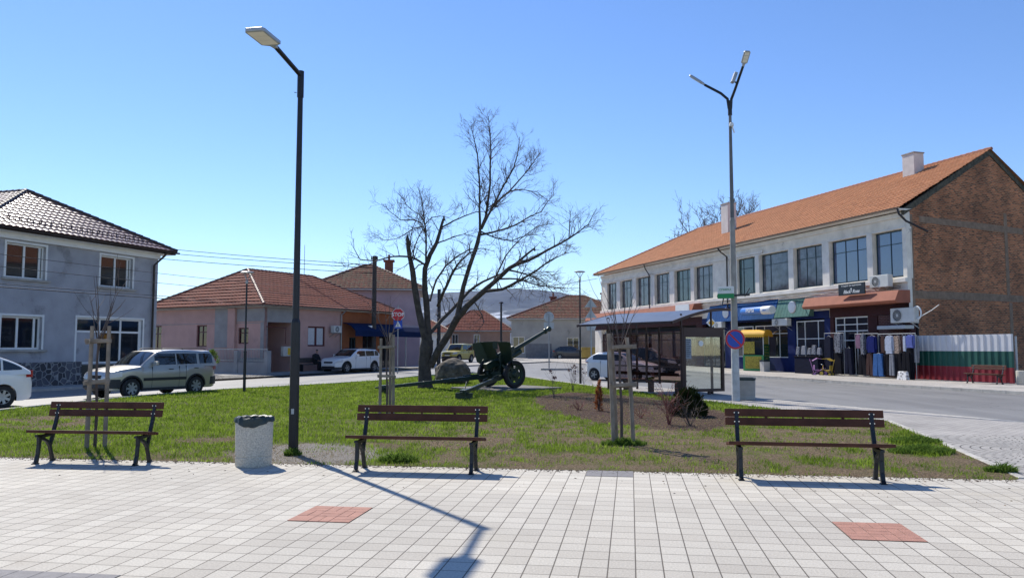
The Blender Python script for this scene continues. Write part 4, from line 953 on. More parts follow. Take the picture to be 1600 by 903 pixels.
def round_sign(px, py, r, label):
    q_ = RB.q(px, py, -1.0); t = thing('round_shop_sign', label, 'sign', RB.w(q_[0], -0.95, q_[1]), RB.ang+R(18), 'round white signs on the awnings')
    mb = MB(); mb.lathe([(0,-0.12),(r*0.92,-0.10),(r,-0.05),(r,0.05),(r*0.92,0.10),(0,0.12)], 32, axis='y'); b = mb.build('disc', 'white_paint', t, smooth=True); b.scale = (0.82,1,1.1)
    mb = MB(); mb.lathe([(r*1.0,-0.055),(r*1.04,-0.05),(r*1.04,0.05),(r*1.0,0.055)], 32, axis='y', close=True); b = mb.build('rim', 'sign_blue' if px < 1200 else 'chrome', t); b.scale = (0.82,1,1.1)
    mb = MB(); mb.beam((0,0.0,r*1.1),(0,0.6,r*1.25),0.04,0.04); mb.build('bracket', 'iron_dark', t)
round_sign(1133.5, 489, 0.33, 'round white sign with blue rim hanging beside the street light pole')
round_sign(1237, 480, 0.33, 'oval white sign on the green sheet awning')
a = RB.q(1309, 452, -1.05); b = RB.q(1350, 452, -1.05); zc = (RB.q(1330,442.5,-1.05)[1]+RB.q(1330,460.5,-1.05)[1])/2; hgt = RB.q(1330,442.5,-1.05)[1]-RB.q(1330,460.5,-1.05)[1]
t = thing('shop_signboard', 'black signboard with white lettering standing on the rust coloured canopy', 'sign', RB.w((a[0]+b[0])/2, -0.98, zc), RB.ang); wd = b[0]-a[0]
M('sign_black', (0.01,0.01,0.012,1), 0.3, var=0.05)
mb = MB(); mb.box(-wd/2, wd/2, -0.03, 0.03, -hgt/2, hgt/2); mb.build('board', 'sign_black', t)
text('Студио за прически', hgt*0.22, 'white_paint', 'lettering', t, (0,-0.033,hgt*0.32), (R(90),0,0), sx=1.15)
text('Black  Rose', hgt*0.42, 'white_paint', 'lettering', t, (0,-0.033,-hgt*0.22), (R(90),0,0), shear=0.35, sx=1.0, bold=0.004)
mb = MB(); mb.lathe([(0,-0.036),(0.05,-0.036),(0.05,-0.033),(0,-0.033)], 10, axis='y'); mb.cb((0,-0.034,-0.1),(0.015,0.004,0.2)); mb.cb((0.03,-0.034,-0.1),(0.06,0.004,0.03),ry=R(-30)); mb.build('rose_emblem', 'white_paint', t)
# air conditioners
M('ac_white', (0.56,0.56,0.53,1), 0.5, var=0.08)
def ac_unit(loc, rz, wd, ht, label, group='air conditioner units on the house walls', fan=-0.18):
    t = thing('air_conditioner', label, 'air conditioner', loc, rz, group)
    mb = MB(); mb.box(-wd/2, wd/2, -0.18, 0.14, 0, ht); mb.build('casing', 'ac_white', t, bevel=0.02)
    c = (wd*fan, 0, ht*0.5); r = ht*0.42
    mb = MB(); mb.lathe([(r,-0.183),(r,-0.20),(r*0.94,-0.20),(r*0.94,-0.183)], 28, c, 'y', close=True)
    for q in range(3): rr = r*(0.3+0.22*q); mb.lathe([(rr,-0.190),(rr,-0.196),(rr-0.008,-0.196),(rr-0.008,-0.190)], 24, c, 'y', close=True)
    for q in range(8): a = math.pi*q/8; mb.cb((c[0], -0.193, c[2]), (2*r*0.94, 0.005, 0.008), ry=a)
    gr = mb.build('fan_grille', 'ac_white', t)
    mb = MB(); mb.lathe([(0,-0.1815),(r*0.93,-0.1815),(r*0.93,-0.184),(0,-0.184)], 28, c, 'y'); mb.build('fan_opening', 'iron_dark', t)
    mb = MB(); mb.lathe([(0,-0.186),(r*0.2,-0.186),(r*0.2,-0.199),(0,-0.199)], 14, c, 'y'); mb.build('fan_hub', 'ac_white', gr)
    mb = MB()
    for s in (-1,1): mb.beam((s*wd*0.35, -0.18, -0.02), (s*wd*0.35, 0.35, -0.02), 0.04, 0.035); mb.beam((s*wd*0.35, -0.1, -0.03), (s*wd*0.35, 0.35, -0.3), 0.03, 0.03)
    mb.build('bracket', 'galvanised', t)
    return t
x0, x1, z0, z1 = prect(RB, 1391, 481, 1428, 504, -0.6); wd = (x1-x0); ac_unit(RB.w((x0+x1)/2, -0.42, z0), RB.ang, wd, z1-z0, 'large white air conditioner above the clothes rails at the brick corner', fan=-0.20)
x0, x1, z0, z1 = prect(RB, 1361, 430, 1390, 449, -0.5); ac_unit(RB.w((x0+x1)/2, -0.42, z0), RB.ang, x1-x0, z1-z0, 'white air conditioner under the last upper window, above the rust canopy')
x0, x1, z0, z1 = prect(RB, 1212, 498, 1236, 509, -0.3); ac_unit(RB.w((x0+x1)/2, -0.42, z0), RB.ang, x1-x0, z1-z0, 'cream air conditioner tucked under the green sheet awning')
x0, x1, z0, z1 = prect(RB, 1121, 503, 1133, 512, -0.3); ac_unit(RB.w((x0+x1)/2, -0.42, z0), RB.ang, x1-x0, z1-z0, 'small air conditioner under the blue awning behind the pole')
c_ = RB.q(1435, 489, -0.35); t = thing('pipe_coil', 'white coil of tubing hanging beside the large air conditioner', 'tubing', RB.w(c_[0], -0.35, c_[1]), RB.ang)
mb = MB()
for k in range(4): mb.tube([((0.17+0.03*k)*math.cos(a*0.3), -0.03*k, (0.24+0.03*k)*math.sin(a*0.3)) for a in range(0, 22)], 0.035, 8)
mb.build('coil', 'white_paint', t, smooth=True)
mb = MB(); mb.tube([(0.1,-0.1,-0.25),(0.4,-0.1,-0.12),(0.9,-0.06,0.1),(1.3,0.0,0.35)], 0.02, 6); mb.build('loose_end', 'white_paint', t, smooth=True)

# pavement in front of the building
kx = RB.lo(G(1440, 604.5, -0.03)); ky = kx[1]
mb = MB(); xs2 = [-70,-50,-35,-20,-8,4,18,30]
for x in xs2:
    for y in (ky+0.0, 0.9):
        W_ = RB.w(x, y); mb.v.append((x, y, gz(W_.y)))
for i in range(len(xs2)-1): a = 2*i; mb.f.append([a, a+2, a+3, a+1]); mb.m.append(0)
o = mb.build('sidewalk', 'sidewalk_slabs', fix=False); o.location = (RB.P.x, RB.P.y, 0.02); o.rotation_euler = (0,0,RB.ang); o['kind'] = 'structure'
kp = [RB.w(x, ky) for x in (30, 18, 4, -8, -20, -35, -50, -70)]; kerb('kerb', kp, 0.15, 0.022, -0.14, side=-1 if True else 1)

# ================================================================ LEFT HOUSE (grey-blue, two storeys)
LH = Frame(G(241, 597, -0.08), (0.347, 1.0))
lez = LH.q(247, 391.5, -0.2)[1]
lh = thing('blue_grey_house', 'grey blue two storey house with dark tiled hip roof and stone plinth', 'house', (LH.P.x, LH.P.y, 0), LH.ang)
M('render_bluegrey', (0.36,0.36,0.385,1), 0.92, var=0.16, scale=1.2, bump=0.6, bscale=14, stain=(0.24,0.24,0.25), sscale=0.8, sth=0.56)
FW = 9.4; DP = 9.5
hl = [prect(LH, 9.5, 382, 71, 435.5), prect(LH, 157, 401.5, 207, 449.5), prect(LH, 1, 494, 65, 546), prect(LH, 119, 498, 222, 567)]
mb = MB(); wall_holes(mb, -FW, 0, -0.3, lez-0.05, 0, 0.28, hl)
mb.box(-FW, -FW+0.28, 0.281, DP, -0.3, lez-0.05); mb.box(-0.28, 0, 0.281, DP, -0.3, lez-0.05); mb.box(-FW+0.281, -0.281, DP-0.28, DP-0.002, -0.3, lez-0.05)
mb.build('wall', 'render_bluegrey', lh)
window(lh, *hl[0], 0.13, (0.50, 0.9), (), 'white_paint', 'glass_dark', 0.07, mull=0.09)
window(lh, *hl[1], 0.13, (0.50, 0.9), (), 'white_paint', 'glass_dark', 0.07, mull=0.09)
window(lh, *hl[2], 0.13, (0.44, 0.86), (), 'white_paint', 'glass_dark', 0.08, mull=0.09)
a = hl[3]
f = window(lh, a[0], a[1], a[2], a[3], 0.08, (0.345, 0.665, 0.97), (0.70,), 'white_paint', 'glass_dark', 0.07, name='shop_front', mull=0.09)
mb = MB(); mb.box(a[0]+0.075, a[0]+(a[1]-a[0])*0.333, 0.09, 0.112, a[2]+0.075, a[2]+(a[3]-a[2])*0.685); mb.build('blank_panel', 'render_bluegrey', f)
for h in hl: 
    mb = MB()
    for (p, q_, r_, s_) in ((h[0]-0.09, h[0]-0.003, h[2]-0.0, h[3]+0.09), (h[1]+0.003, h[1]+0.09, h[2]-0.0, h[3]+0.09), (h[0]-0.003, h[1]+0.003, h[3]+0.003, h[3]+0.09)): mb.box(p, q_, -0.02, 0.01, r_, s_)
    mb.build('window_surround', 'white_paint', lh)
for h in hl[:3]: mb = MB(); mb.box(h[0]-0.2, h[1]+0.22, -0.12, 0.06, h[2]-0.10, h[2]-0.003); mb.build('sill', 'concrete', lh, bevel=0.01)
# stone plinth: voronoi rubble with pale joints
m = bpy.data.materials.new('rubble'); m.use_nodes = True; n = m.node_tree; P = n.nodes['Principled BSDF']; L = n.links.new
tc = n.nodes.new('ShaderNodeTexCoord'); v = n.nodes.new('ShaderNodeTexVoronoi'); v.feature = 'DISTANCE_TO_EDGE'; v.inputs['Scale'].default_value = 3.6; L(tc.outputs['Object'], v.inputs['Vector'])
v2 = n.nodes.new('ShaderNodeTexVoronoi'); v2.inputs['Scale'].default_value = 3.6; L(tc.outputs['Object'], v2.inputs['Vector'])
r = n.nodes.new('ShaderNodeMapRange'); r.inputs[1].default_value = 0.04; r.inputs[2].default_value = 0.075; L(v.outputs['Distance'], r.inputs[0])
hs = n.nodes.new('ShaderNodeHueSaturation'); hs.inputs['Color'].default_value = (0.07,0.07,0.08,1); sc_ = n.nodes.new('ShaderNodeSeparateColor'); L(v2.outputs['Color'], sc_.inputs[0])
mr2 = n.nodes.new('ShaderNodeMapRange'); mr2.inputs[3].default_value = 0.5; mr2.inputs[4].default_value = 1.7; L(sc_.outputs[0], mr2.inputs[0]); L(mr2.outputs[0], hs.inputs['Value'])
mx = n.nodes.new('ShaderNodeMix'); mx.data_type = 'RGBA'; mx.inputs[6].default_value = (0.30,0.29,0.28,1); L(r.outputs[0], mx.inputs[0]); L(hs.outputs[0], mx.inputs[7]); L(mx.outputs[2], P.inputs['Base Color'])
bp = n.nodes.new('ShaderNodeBump'); bp.inputs['Distance'].default_value = 0.03; L(r.outputs[0], bp.inputs['Height']); L(bp.outputs[0], P.inputs['Normal']); P.inputs['Roughness'].default_value = 0.8
MATS['rubble'] = m
zp = LH.q(60, 566)[1]; xa = LH.q(126, 570)[0]
mb = MB(); mb.box(-FW, xa, -0.07, -0.003, -0.3, zp); mb.build('stone_plinth', 'rubble', lh)
M('plinth_green', (0.02,0.035,0.035,1), 0.3, var=0.2); mb = MB(); mb.box(xa+0.003, 0.0, -0.05, -0.003, -0.3, LH.q(180,567)[1]-0.05); mb.build('tile_plinth', 'plinth_green', lh)
# roof: front face between two hips
pk = None
for s_ in (3.6,4.0,4.4):
    pass
rfz = LH.q(40, 298.5, 2.9)[1]; rpx = LH.q(40, 298.5, 2.9)[0]
X0, X1, Y0, Y1, ov = -FW-0.55, 0.62, -0.60, DP+0.5, 0
P0 = (rpx, 2.9, rfz); P1 = (rpx, 6.6, rfz)
mb = MB(); kw = dict(row=0.33, col=0.30, amp=0.022, step=0.035, sub=6)
tile_face(mb, (X0,Y0,lez), (X1,Y0,lez), P0, P0, **kw); tile_face(mb, (X1,Y0,lez), (X1,Y1,lez), P1, P0, **kw); tile_face(mb, (X1,Y1,lez), (X0,Y1,lez), P1, P1, **kw); tile_face(mb, (X0,Y1,lez), (X0,Y0,lez), P0, P1, **kw)
rf = mb.build('roof', 'tile_dark', lh, fix=False)
mb = MB()
for a, b in (((X0,Y0,lez+.03),P0), ((X1,Y0,lez+.03),P0), ((X1,Y1,lez+.03),P1), (P0,P1), ((X0,Y1,lez+.03),P1)): ridge_caps(mb, a, Vector(b)+Vector((0,0,0.03)), 0.10, 0.36)
mb.build('ridge_tiles', 'ridge_dark', rf)
mb = MB(); k = 34                                # snow guards, second and third course
for i in range(k):
    u_ = (i+0.5)/k; 
    for s_, off in ((0.13, 0), (0.19, 0.5)):
        A_ = Vector((X0,Y0,lez)).lerp(Vector(P0), s_); B_ = Vector((X1,Y0,lez)).lerp(Vector(P0), s_); p = A_.lerp(B_, (i+off)/k)
        if off == 0 or i % 2: mb.cb(p+Vector((0,0,0.09)), (0.03,0.02,0.12)); mb.cb(p+Vector((0.04,0,0.05)), (0.09,0.02,0.02))
mb.build('snow_guard', 'ridge_dark', rf)
mb = MB(); mb.box(X0+0.05, X1-0.05, Y0+0.03, Y0+0.07, lez-0.17, lez-0.012); mb.box(X1-0.09, X1-0.05, Y0+0.071, Y1, lez-0.17, lez-0.012); mb.build('fascia', 'gutter_dark', rf)
mb = MB(); mb.box(X0+0.05, X1-0.1, Y0+0.075, -0.003, lez-0.18, lez-0.12); mb.box(X0+.05, 0.003, -0.14, -0.0035, lez-0.42, lez-0.182); mb.box(0.003, X1-0.1, 0.0, Y1, lez-0.18, lez-0.12); mb.build('soffit', 'white_paint', rf)
gutter(rf, (X0, Y0-0.06, lez-0.04), (X1+0.06, Y0-0.06, lez-0.04), 0.075, 'gutter_dark')
xd = LH.q(236, 480)[0]; downpipe(lh, [(xd+0.25, Y0-0.05, lez-0.08), (xd+0.2, Y0+0.05, lez-0.28), (xd, -0.12, lez-0.75), (xd, -0.12, 0.1)], 0.055, 'gutter_dark')

# ================================================================ PINK CORNER HOUSE
Cn = (-15.4, 49.3); PH = Frame(Cn, (0.5, 0.866)); NL = PH.N
PHl = Frame(PH.w(0, 11.1), (-NL.x, -NL.y))       # left face, x runs to the corner
pez = PH.q(414, 476)[1]; ph = thing('pink_house', 'single storey pink corner house with red tiled hip roof', 'house', (PH.P.x, PH.P.y, 0), PH.ang)
M('render_pink', (0.50,0.31,0.275,1), 0.92, var=0.10, scale=1.2, bump=0.3, bscale=14, stain=(0.42,0.27,0.24), sscale=0.8, sth=0.6)
M('render_grey', (0.30,0.29,0.29,1), 0.92, var=0.15, scale=1.2, bump=0.3)
M('render_orange', (0.30,0.10,0.04,1), 0.9, var=0.15, scale=1.5)
M('render_ochre', (0.42,0.21,0.07,1), 0.9, var=0.15, scale=1.5)
M('frame_maroon', (0.09,0.015,0.018,1), 0.5, var=0.15)
M('blind_white', (0.55,0.55,0.56,1), 0.5, var=0.1, scale=8)
gzp = gz(55)
xs_end = PH.q(533, 530)[0]; xg0 = PH.q(457, 530)[0]
wR = prect(PH, 481, 510, 508, 541)
# wall of the right face, from the porch to the shop
mb = MB(); wall_holes(mb, xg0, xs_end, -0.1, pez-0.1, 0, 0.25, [wR])
mb.build('wall', 'render_pink', ph)
mb = MB(); mb.prism([(0.3,10.85),(12.61,10.85),(12.61,0.6),(12.86,0.6),(12.86,11.1),(0.3,11.1)], -0.1, pez-0.1, 'xy'); mb.build('rear_wall', 'render_pink', ph)
mb = MB(); mb.prism([(xg0,0.26),(xg0+0.25,0.26),(xg0+0.25,2.85),(0.3,2.85),(0.3,2.6),(xg0,2.6)], -0.1, pez-0.1, 'xy'); mb.build('porch_wall', 'render_pink', ph)
window(ph, *wR, 0.08, (0.5,), (), 'frame_maroon', 'blind_white', 0.10, mull=0.16)
# porch: grey upper panels, pillars, red door, low fence
mb = MB(); zt_ = PH.q(420, 503)[1]; mb.box(0.0, xg0-0.003, 0.0, 0.12, zt_, pez-0.1); mb.build('porch_panel', 'render_grey', ph)
mb = MB(); mb.box(0.0, 0.3, 0.0, 0.3, -0.1, zt_-0.003); mb.build('porch_pillar', 'render_grey', ph)
mb = MB(); mb.box(PH.q(417,530,2.5)[0], PH.q(437,530,2.5)[0], 2.52, 2.58, 0.1, 2.6); mb.build('door', 'frame_maroon', ph)
# left face (local to its own frame)
lf = MB(); La = PHl
hl = [prect(La, 236, 509, 252, 548), prect(La, 307, 508, 323, 542), prect(La, 372, 512, 388, 537)]
wall_holes(lf, 0, 11.1, -0.1, pez-0.1, 0.002, 0.25, hl)
lw = lf.build('wall', 'render_pink', ph); lw.rotation_euler = (0,0,PHl.ang-PH.ang); lw.location = (0, 11.1, 0)
lw['label'] = 'pink street wall left of the corner'
for h in hl: window(lw, *h, 0.09, (0.5,), (0.68,), 'frame_maroon', 'glass_dark', 0.08)
mb = MB()
x0, x1, z0, z1 = prect(La, 336, 482, 358, 543); mb.box(x0, x1, -0.03, -0.001, z0, z1); x0, x1, z0, z1 = prect(La, 371, 482, 414, 502); mb.box(x0, x1-0.01, -0.04, -0.001, z0, z1); 
x0, x1, z0, z1 = prect(La, 371, 503, 414, 575); mb.box(x0, x1-0.01, -0.035, -0.002, z0, 1.0)
mb.build('grey_panel', 'render_grey', lw)
x0, x1, z0, z1 = prect(La, 358, 482, 369, 580); mb = MB(); mb.box(x0, x1, -0.16, -0.001, -0.1, z1); mb.build('pilaster', 'render_pink', lw)
mb = MB(); mb.box(0, 11.1, -0.025, -0.0005, PHl.q(300,508)[1]+0.04, PHl.q(300,508)[1]+0.075); mb.build('string_line', 'render_grey', lw)
# orange shop part on the right with blue awning
mb = MB(); hs_ = [prect(PH, 545, 527, 556, 575), prect(PH, 566, 524, 584, 576), prect(PH, 592, 524, 614, 576)]
wall_holes(mb, xs_end+0.003, 12.86, -0.1, pez-0.1, -0.02, 0.24, [(h[0], h[1], 0.2, h[3]) for h in hs_]); mb.build('shop_wall', 'render_orange', ph)
for h in hs_: window(ph, h[0], h[1], 0.2, h[3], 0.06, (0.5,), (), 'dark_teal_frame', 'glass_dark', 0.06, name='shop_window')
M('awning_blue', srgb(20,42,84,0.75), 0.85, spec=0.15, var=0.12, scale=2)
a0 = PH.q(556, 505, -1.2)[0]; za = PH.q(560, 505)[1]
mb = MB(); pr = [(-0.03, za), (-0.35, za-0.02), (-0.8, za-0.2), (-1.2, za-0.55), (-1.2, za-0.95), (-1.17, za-0.95), (-1.17, za-0.57), (-0.78, za-0.25), (-0.35, za-0.08), (-0.03, za-0.06)]
for i in range(len(pr)//2-1):
    q4 = [pr[i], pr[i+1], pr[-2-i], pr[-1-i]]; mb.prism(q4, a0, 15.2, 'yz')
mb.build('awning', 'awning_blue', ph)
mb = MB()
for x in (12.9, 15.1): mb.cyl((x, -1.1, 0), (x, -1.1, za-0.6), 0.05, n=8)
mb.build('awning_post', 'galvanised', ph)
hip_roof(ph, 0, 12.86, 0, 11.1, pez, PH.q(387, 421, 5.5)[1], 3.5, 9.7, 5.5, 'tile_red', 'ridge_red', ov=0.45, col=0.34, row=0.40, step=0.045, amp=0.02)
gutter(ph, (-0.5, -0.52, pez-0.03), (12.86, -0.52, pez-0.03), 0.07, 'gutter_tan'); 
g_ = gutter(ph, (-0.52, 11.5, pez-0.03), (-0.52, -0.5, pez-0.03), 0.07, 'gutter_tan')
downpipe(ph, [(xs_end-0.1, -0.5, pez-0.1), (xs_end-0.1, -0.1, pez-0.4), (xs_end-0.1, -0.1, 0)], 0.05, 'galvanised')
x0, x1, z0, z1 = prect(PH, 518, 509, 530, 520, -0.3); ac_unit(PH.w((x0+x1)/2, -0.36, z0), PH.ang, x1-x0, z1-z0, 'white air conditioner on the pink house beside the orange shop', fan=-0.1)
# garden wall and railings in front of the left part
fw0 = PHl.w(PHl.q(326,560,-1.0)[0], -1.0); fw1 = PHl.w(PHl.q(418,560,-1.0)[0], -1.0)
FF = Frame(fw0, fw1-fw0); Lf = (fw1-fw0).length
t = thing('railing_fence', 'grey railing on a low wall before the pink house', 'fence', (FF.P.x, FF.P.y, 0), FF.ang)
mb = MB(); mb.box(0, Lf, -0.1, 0.1, -0.1, 0.75); mb.build('base_wall', 'render_grey', t)
mb = MB(); mb.box(0, Lf, -0.02, 0.02, 1.52, 1.56); mb.box(0, Lf, -0.018, 0.018, 0.85, 0.88); k = int(Lf/0.13)
for i in range(k+1): mb.box(i*Lf/k-0.009, i*Lf/k+0.009, -0.01, 0.01, 0.76, 1.6)
mb.build('railing', 'galvanised', t)
for x in (0.0, Lf*0.5, Lf): mb = MB(); mb.box(x-0.15, x+0.15, -0.16, 0.16, -0.1, 1.45); mb.build('post', 'render_grey', t, bevel=0.02)
# gas box
p_ = PH.w(PH.q(443,555)[0], -0.05); t = thing('gas_meter_box', 'small grey utility box with yellow label on the pink house wall', 'utility box', (p_.x, p_.y, 0.0), PH.ang)
M('yellow_label', srgb(215,170,30), 0.6, var=0.1)
zc = PH.q(443, 549)[1]; mb = MB(); mb.box(-0.30,0.34,-0.25,-0.0,zc-0.30,zc+0.32); mb.build('box', 'concrete_pale', t, bevel=0.02); mb = MB(); mb.box(0.06,0.30,-0.256,-0.251,zc-0.22,zc+0.22); mb.build('yellow_panel', 'yellow_label', t)
mb = MB(); mb.tube([(0.0,-0.1,zc+0.5),(0.0,-0.1,zc+1.5),(-1.6,-0.1,zc+1.55)], 0.03, 8); mb.build('pipe', 'frame_maroon', t)

# pavement along both left houses
mb = MB(); pl_ = [LH.w(-14,-1.7), LH.w(1.5,-1.7), PHl.w(0,-2.6), PHl.w(11.1,-2.6)+Vector((0.3,-1.4,0)), PH.w(15,-2.4), PH.w(60,-2.4), PH.w(60,3), PH.w(12,0.5), PH.w(0.5,0.5), PHl.w(0,0.5), LH.w(1.5,0.5), LH.w(-14,0.5)]
for q_ in pl_: mb.v.append((q_.x, q_.y, gz(q_.y)))
tri = bmesh.new(); vs_ = [tri.verts.new(v) for v in mb.v]; tri.faces.new(vs_); bmesh.ops.triangulate(tri, faces=tri.faces); me = bpy.data.meshes.new('sidewalk'); tri.to_mesh(me); tri.free()
me.materials.append(MATS['concrete']); o = bpy.data.objects.new('sidewalk', me); C.objects.link(o); o.location.z = 0.0; o['kind'] = 'structure'
kerb('kerb', pl_[:6], 0.14, 0.006, side=-1)

# ================================================================ FAR HOUSES
def simple_house(name, label, F, wd, dp, ez_, rz_, ra, rb, ry_, wallmat, roofm, cap, wins=(), ov=0.45, chim=(), cat='house', col=0.4, doors=()):
    t = thing(name, label, cat, (F.P.x, F.P.y, 0), F.ang)
    mb = MB(); wall_holes(mb, 0, wd, -0.3, ez_-0.12, 0, 0.25, [h for h in wins])
    mb.box(0, 0.25, 0.251, dp, -0.3, ez_-0.12); mb.box(wd-0.25, wd, 0.251, dp, -0.3, ez_-0.12); mb.box(0.251, wd-0.251, dp-0.25, dp, -0.3, ez_-0.12)
    mb.build('wall', wallmat, t)
    for h in wins: window(t, *h, 0.08, (0.5,), (), 'white_paint', 'glass_dark', 0.08)
    ro = hip_roof(t, 0, wd, 0, dp, ez_, rz_, ra, rb, ry_, roofm, cap, ov=ov, col=col, row=0.45, step=0.05, sub=3)
    for (x, y, z0, z1, s_, mt) in chim:
        mb = MB(); mb.box(x-s_, x+s_, y-s_, y+s_, z0, z1-0.15); c = mb.build('chimney', mt, ro); mb = MB(); mb.box(x-s_*1.35, x+s_*1.35, y-s_*1.35, y+s_*1.35, z1-0.149, z1); mb.cyl((x,y,z1),(x,y,z1+0.5),s_*0.3,n=6); mb.build('cap', mt, c)
    return t
M('chimney_brick', (0.20,0.07,0.045,1), 0.9, var=0.3, scale=6)
M('render_lilac', (0.44,0.33,0.35,1), 0.92, var=0.10, scale=1)
M('render_stone', (0.34,0.335,0.31,1), 0.92, var=0.14, scale=0.8, stain=(0.16,0.16,0.155), sscale=0.5, sth=0.60)
M('render_peach', (0.42,0.26,0.19,1), 0.92, var=0.12, scale=1)
# two storey house behind
pr_ = at(657, 470, 67); F2 = Frame((pr_.x-9.2, pr_.y-1.0), (1, 0.11)); wd2 = 9.2
z_e = at(600, 451, 66.5).z; z_r = at(594, 413, 70).z
w2 = [prect(F2, 557, 466, 568, 480), prect(F2, 575, 500, 588, 520)]
simple_house('tall_pink_house', 'two storey lilac pink house with weathered hip roof and brick chimney behind the corner house', F2, wd2, 8.5, z_e, z_r, 4.3, 4.9, 4.2, 'render_lilac', 'tile_old', 'ridge_red', w2, 0.6, [(6.4, 4.2, z_r-1.6, at(620,405,70).z+0.0, 0.36, 'chimney_brick')])
# grey house at the bend
pl4 = at(799, 540, 92); F4 = Frame((pl4.x, pl4.y), (1, -0.06)); z4 = gz(92)
z_e = at(850, 497, 91.5).z; z_r = at(903, 462, 97).z
wd4 = 14.2; w4 = [prect(F4, 886, 527, 905, 552), prect(F4, 801, 526, 820, 552)]
t4 = simple_house('grey_house', 'long grey single storey house with old brown roof tiles at the bend', F4, wd4, 11, z_e, z_r, 6.6, 8.6, 5.5, 'render_stone', 'tile_old', 'ridge_red', w4, 0.5, [(4.8, 6.0, z_e+1.2, at(876,463,97).z, 0.35, 'chimney_brick'), (11.0, 3.5, z_e+1.0, at(937,457,94).z, 0.42, 'chimney_brick')])
M('garage_grey', (0.17,0.175,0.185,1), 0.8, var=0.15)
x0, x1, z0, z1 = prect(F4, 822, 541, 862, 557); mb = MB(); mb.box(x0, x1, -0.05, -0.003, z4-0.3, z1+0.3); mb.build('lower_panel', 'garage_grey', t4)
# red roofed houses at the end of the street
pl3 = at(700, 540, 104); F3 = Frame((pl3.x-0.5, pl3.y), (1, 0.0)); z_e = at(760, 516, 103.5).z; z_r = at(745, 485, 108).z
w3 = [prect(F3, 706, 522, 716, 548), prect(F3, 740, 522, 750, 549)]
simple_house('red_roof_house', 'peach house with broad red tiled roof at the end of the street', F3, 8.6, 9, z_e, z_r, 3.2, 5.0, 4.5, 'render_peach', 'tile_red', 'ridge_red', w3, 0.5)
pl5 = at(668, 540, 96); F5 = Frame((pl5.x-2.5, pl5.y), (1, 0.1)); z_e = at(680, 519, 96).z
simple_house('pale_street_house', 'small pale house with low red roof between the big tree and the street end', F5, 5.2, 7, z_e, z_e+1.5, 2.2, 3.0, 3.5, 'render_white', 'tile_red', 'ridge_red', [prect(F5, 670, 527, 676, 548), prect(F5, 681, 527, 688, 548)], 0.4)
# ================================================================ MOUNTAINS
M('mountain_forest', (0.05,0.055,0.055,1), 1.0, var=0.9, scale=0.004, stain=(0.6,0.62,0.66), sscale=0.0016, sth=0.60)
def mountain(Y0, prof, seed, name, depth=3500, front=2500):
    mb = MB(); nx, ny = 220, 26; x0 = (prof[0][0]-PCX)/FOC*Y0; x1 = (prof[-1][0]-PCX)/FOC*Y0
    for j in range(ny):
        v = j/(ny-1); Y = Y0-front+(front+depth)*v; hN = (1-abs((Y-Y0)/(front if Y < Y0 else depth)))**1.0
        for i in range(nx):
            x = x0+(x1-x0)*i/(nx-1); px = PCX+FOC*x/Y0; py = prof[-1][1]
            for a, b in zip(prof[:-1], prof[1:]):
                if a[0] <= px <= b[0]+1e-6: py = a[1]+(b[1]-a[1])*(px-a[0])/(b[0]-a[0]); break
            zr = at(px, py, Y0).z
            z = zr*hN*(1+0.18*(1-hN*0.9)*noise.fractal(Vector((x*0.0011, Y*0.0011, seed)), 1, 2.1, 6)*2)+18*noise.noise(Vector((x*0.006, Y*0.006, seed)))
            mb.v.append((x, Y, z-5))
    for j in range(ny-1):
        for i in range(nx-1): a = j*nx+i; mb.f.append([a, a+1, a+1+nx, a+nx]); mb.m.append(0)
    o = mb.build(name, 'mountain_forest', smooth=True, ang=180, fix=False); o['kind'] = 'structure'
mountain(9000, [(-700,538),(-200,530),(100,524),(300,514),(470,500),(560,480),(640,462),(690,454),(740,450),(800,449),(850,451),(890,456),(930,462),(980,472),(1100,490),(1300,505),(1700,520),(2200,535)], 4, 'mountains')
mountain(6500, [(-600,540),(200,532),(500,522),(620,508),(680,494),(740,486),(800,482),(850,478),(900,484),(960,492),(1100,505),(1400,520),(2000,538)], 9, 'foothills', 1500, 1800)

# ================================================================ CARS
M('car_trim', (0.02,0.021,0.024,1), 0.6, var=0.1)
M('paint_silver', (0.42,0.40,0.37,1), 0.32, 0.55, var=0.03, coat=0.6)
M('paint_white', (0.74,0.74,0.73,1), 0.3, var=0.02, coat=0.7)
M('paint_black', (0.012,0.013,0.018,1), 0.22, var=0.02, coat=0.8)
M('paint_yellow', (0.50,0.42,0.08,1), 0.35, var=0.05, coat=0.5)
M('paint_darkgrey', (0.045,0.047,0.055,1), 0.3, 0.3, var=0.03, coat=0.6)
M('car_glass', (0.01,0.013,0.016,1), 0.03, var=0, spec=0.9)
M('plate_white', (0.7,0.7,0.68,1), 0.4, var=0.03)
def lerp_prof(P_, x):
    if x <= P_[0][0]: return P_[0][1]
    for a, b in zip(P_[:-1], P_[1:]):
        if x <= b[0]: return a[1]+(b[1]-a[1])*(x-a[0])/(b[0]-a[0])
    return P_[-1][1]
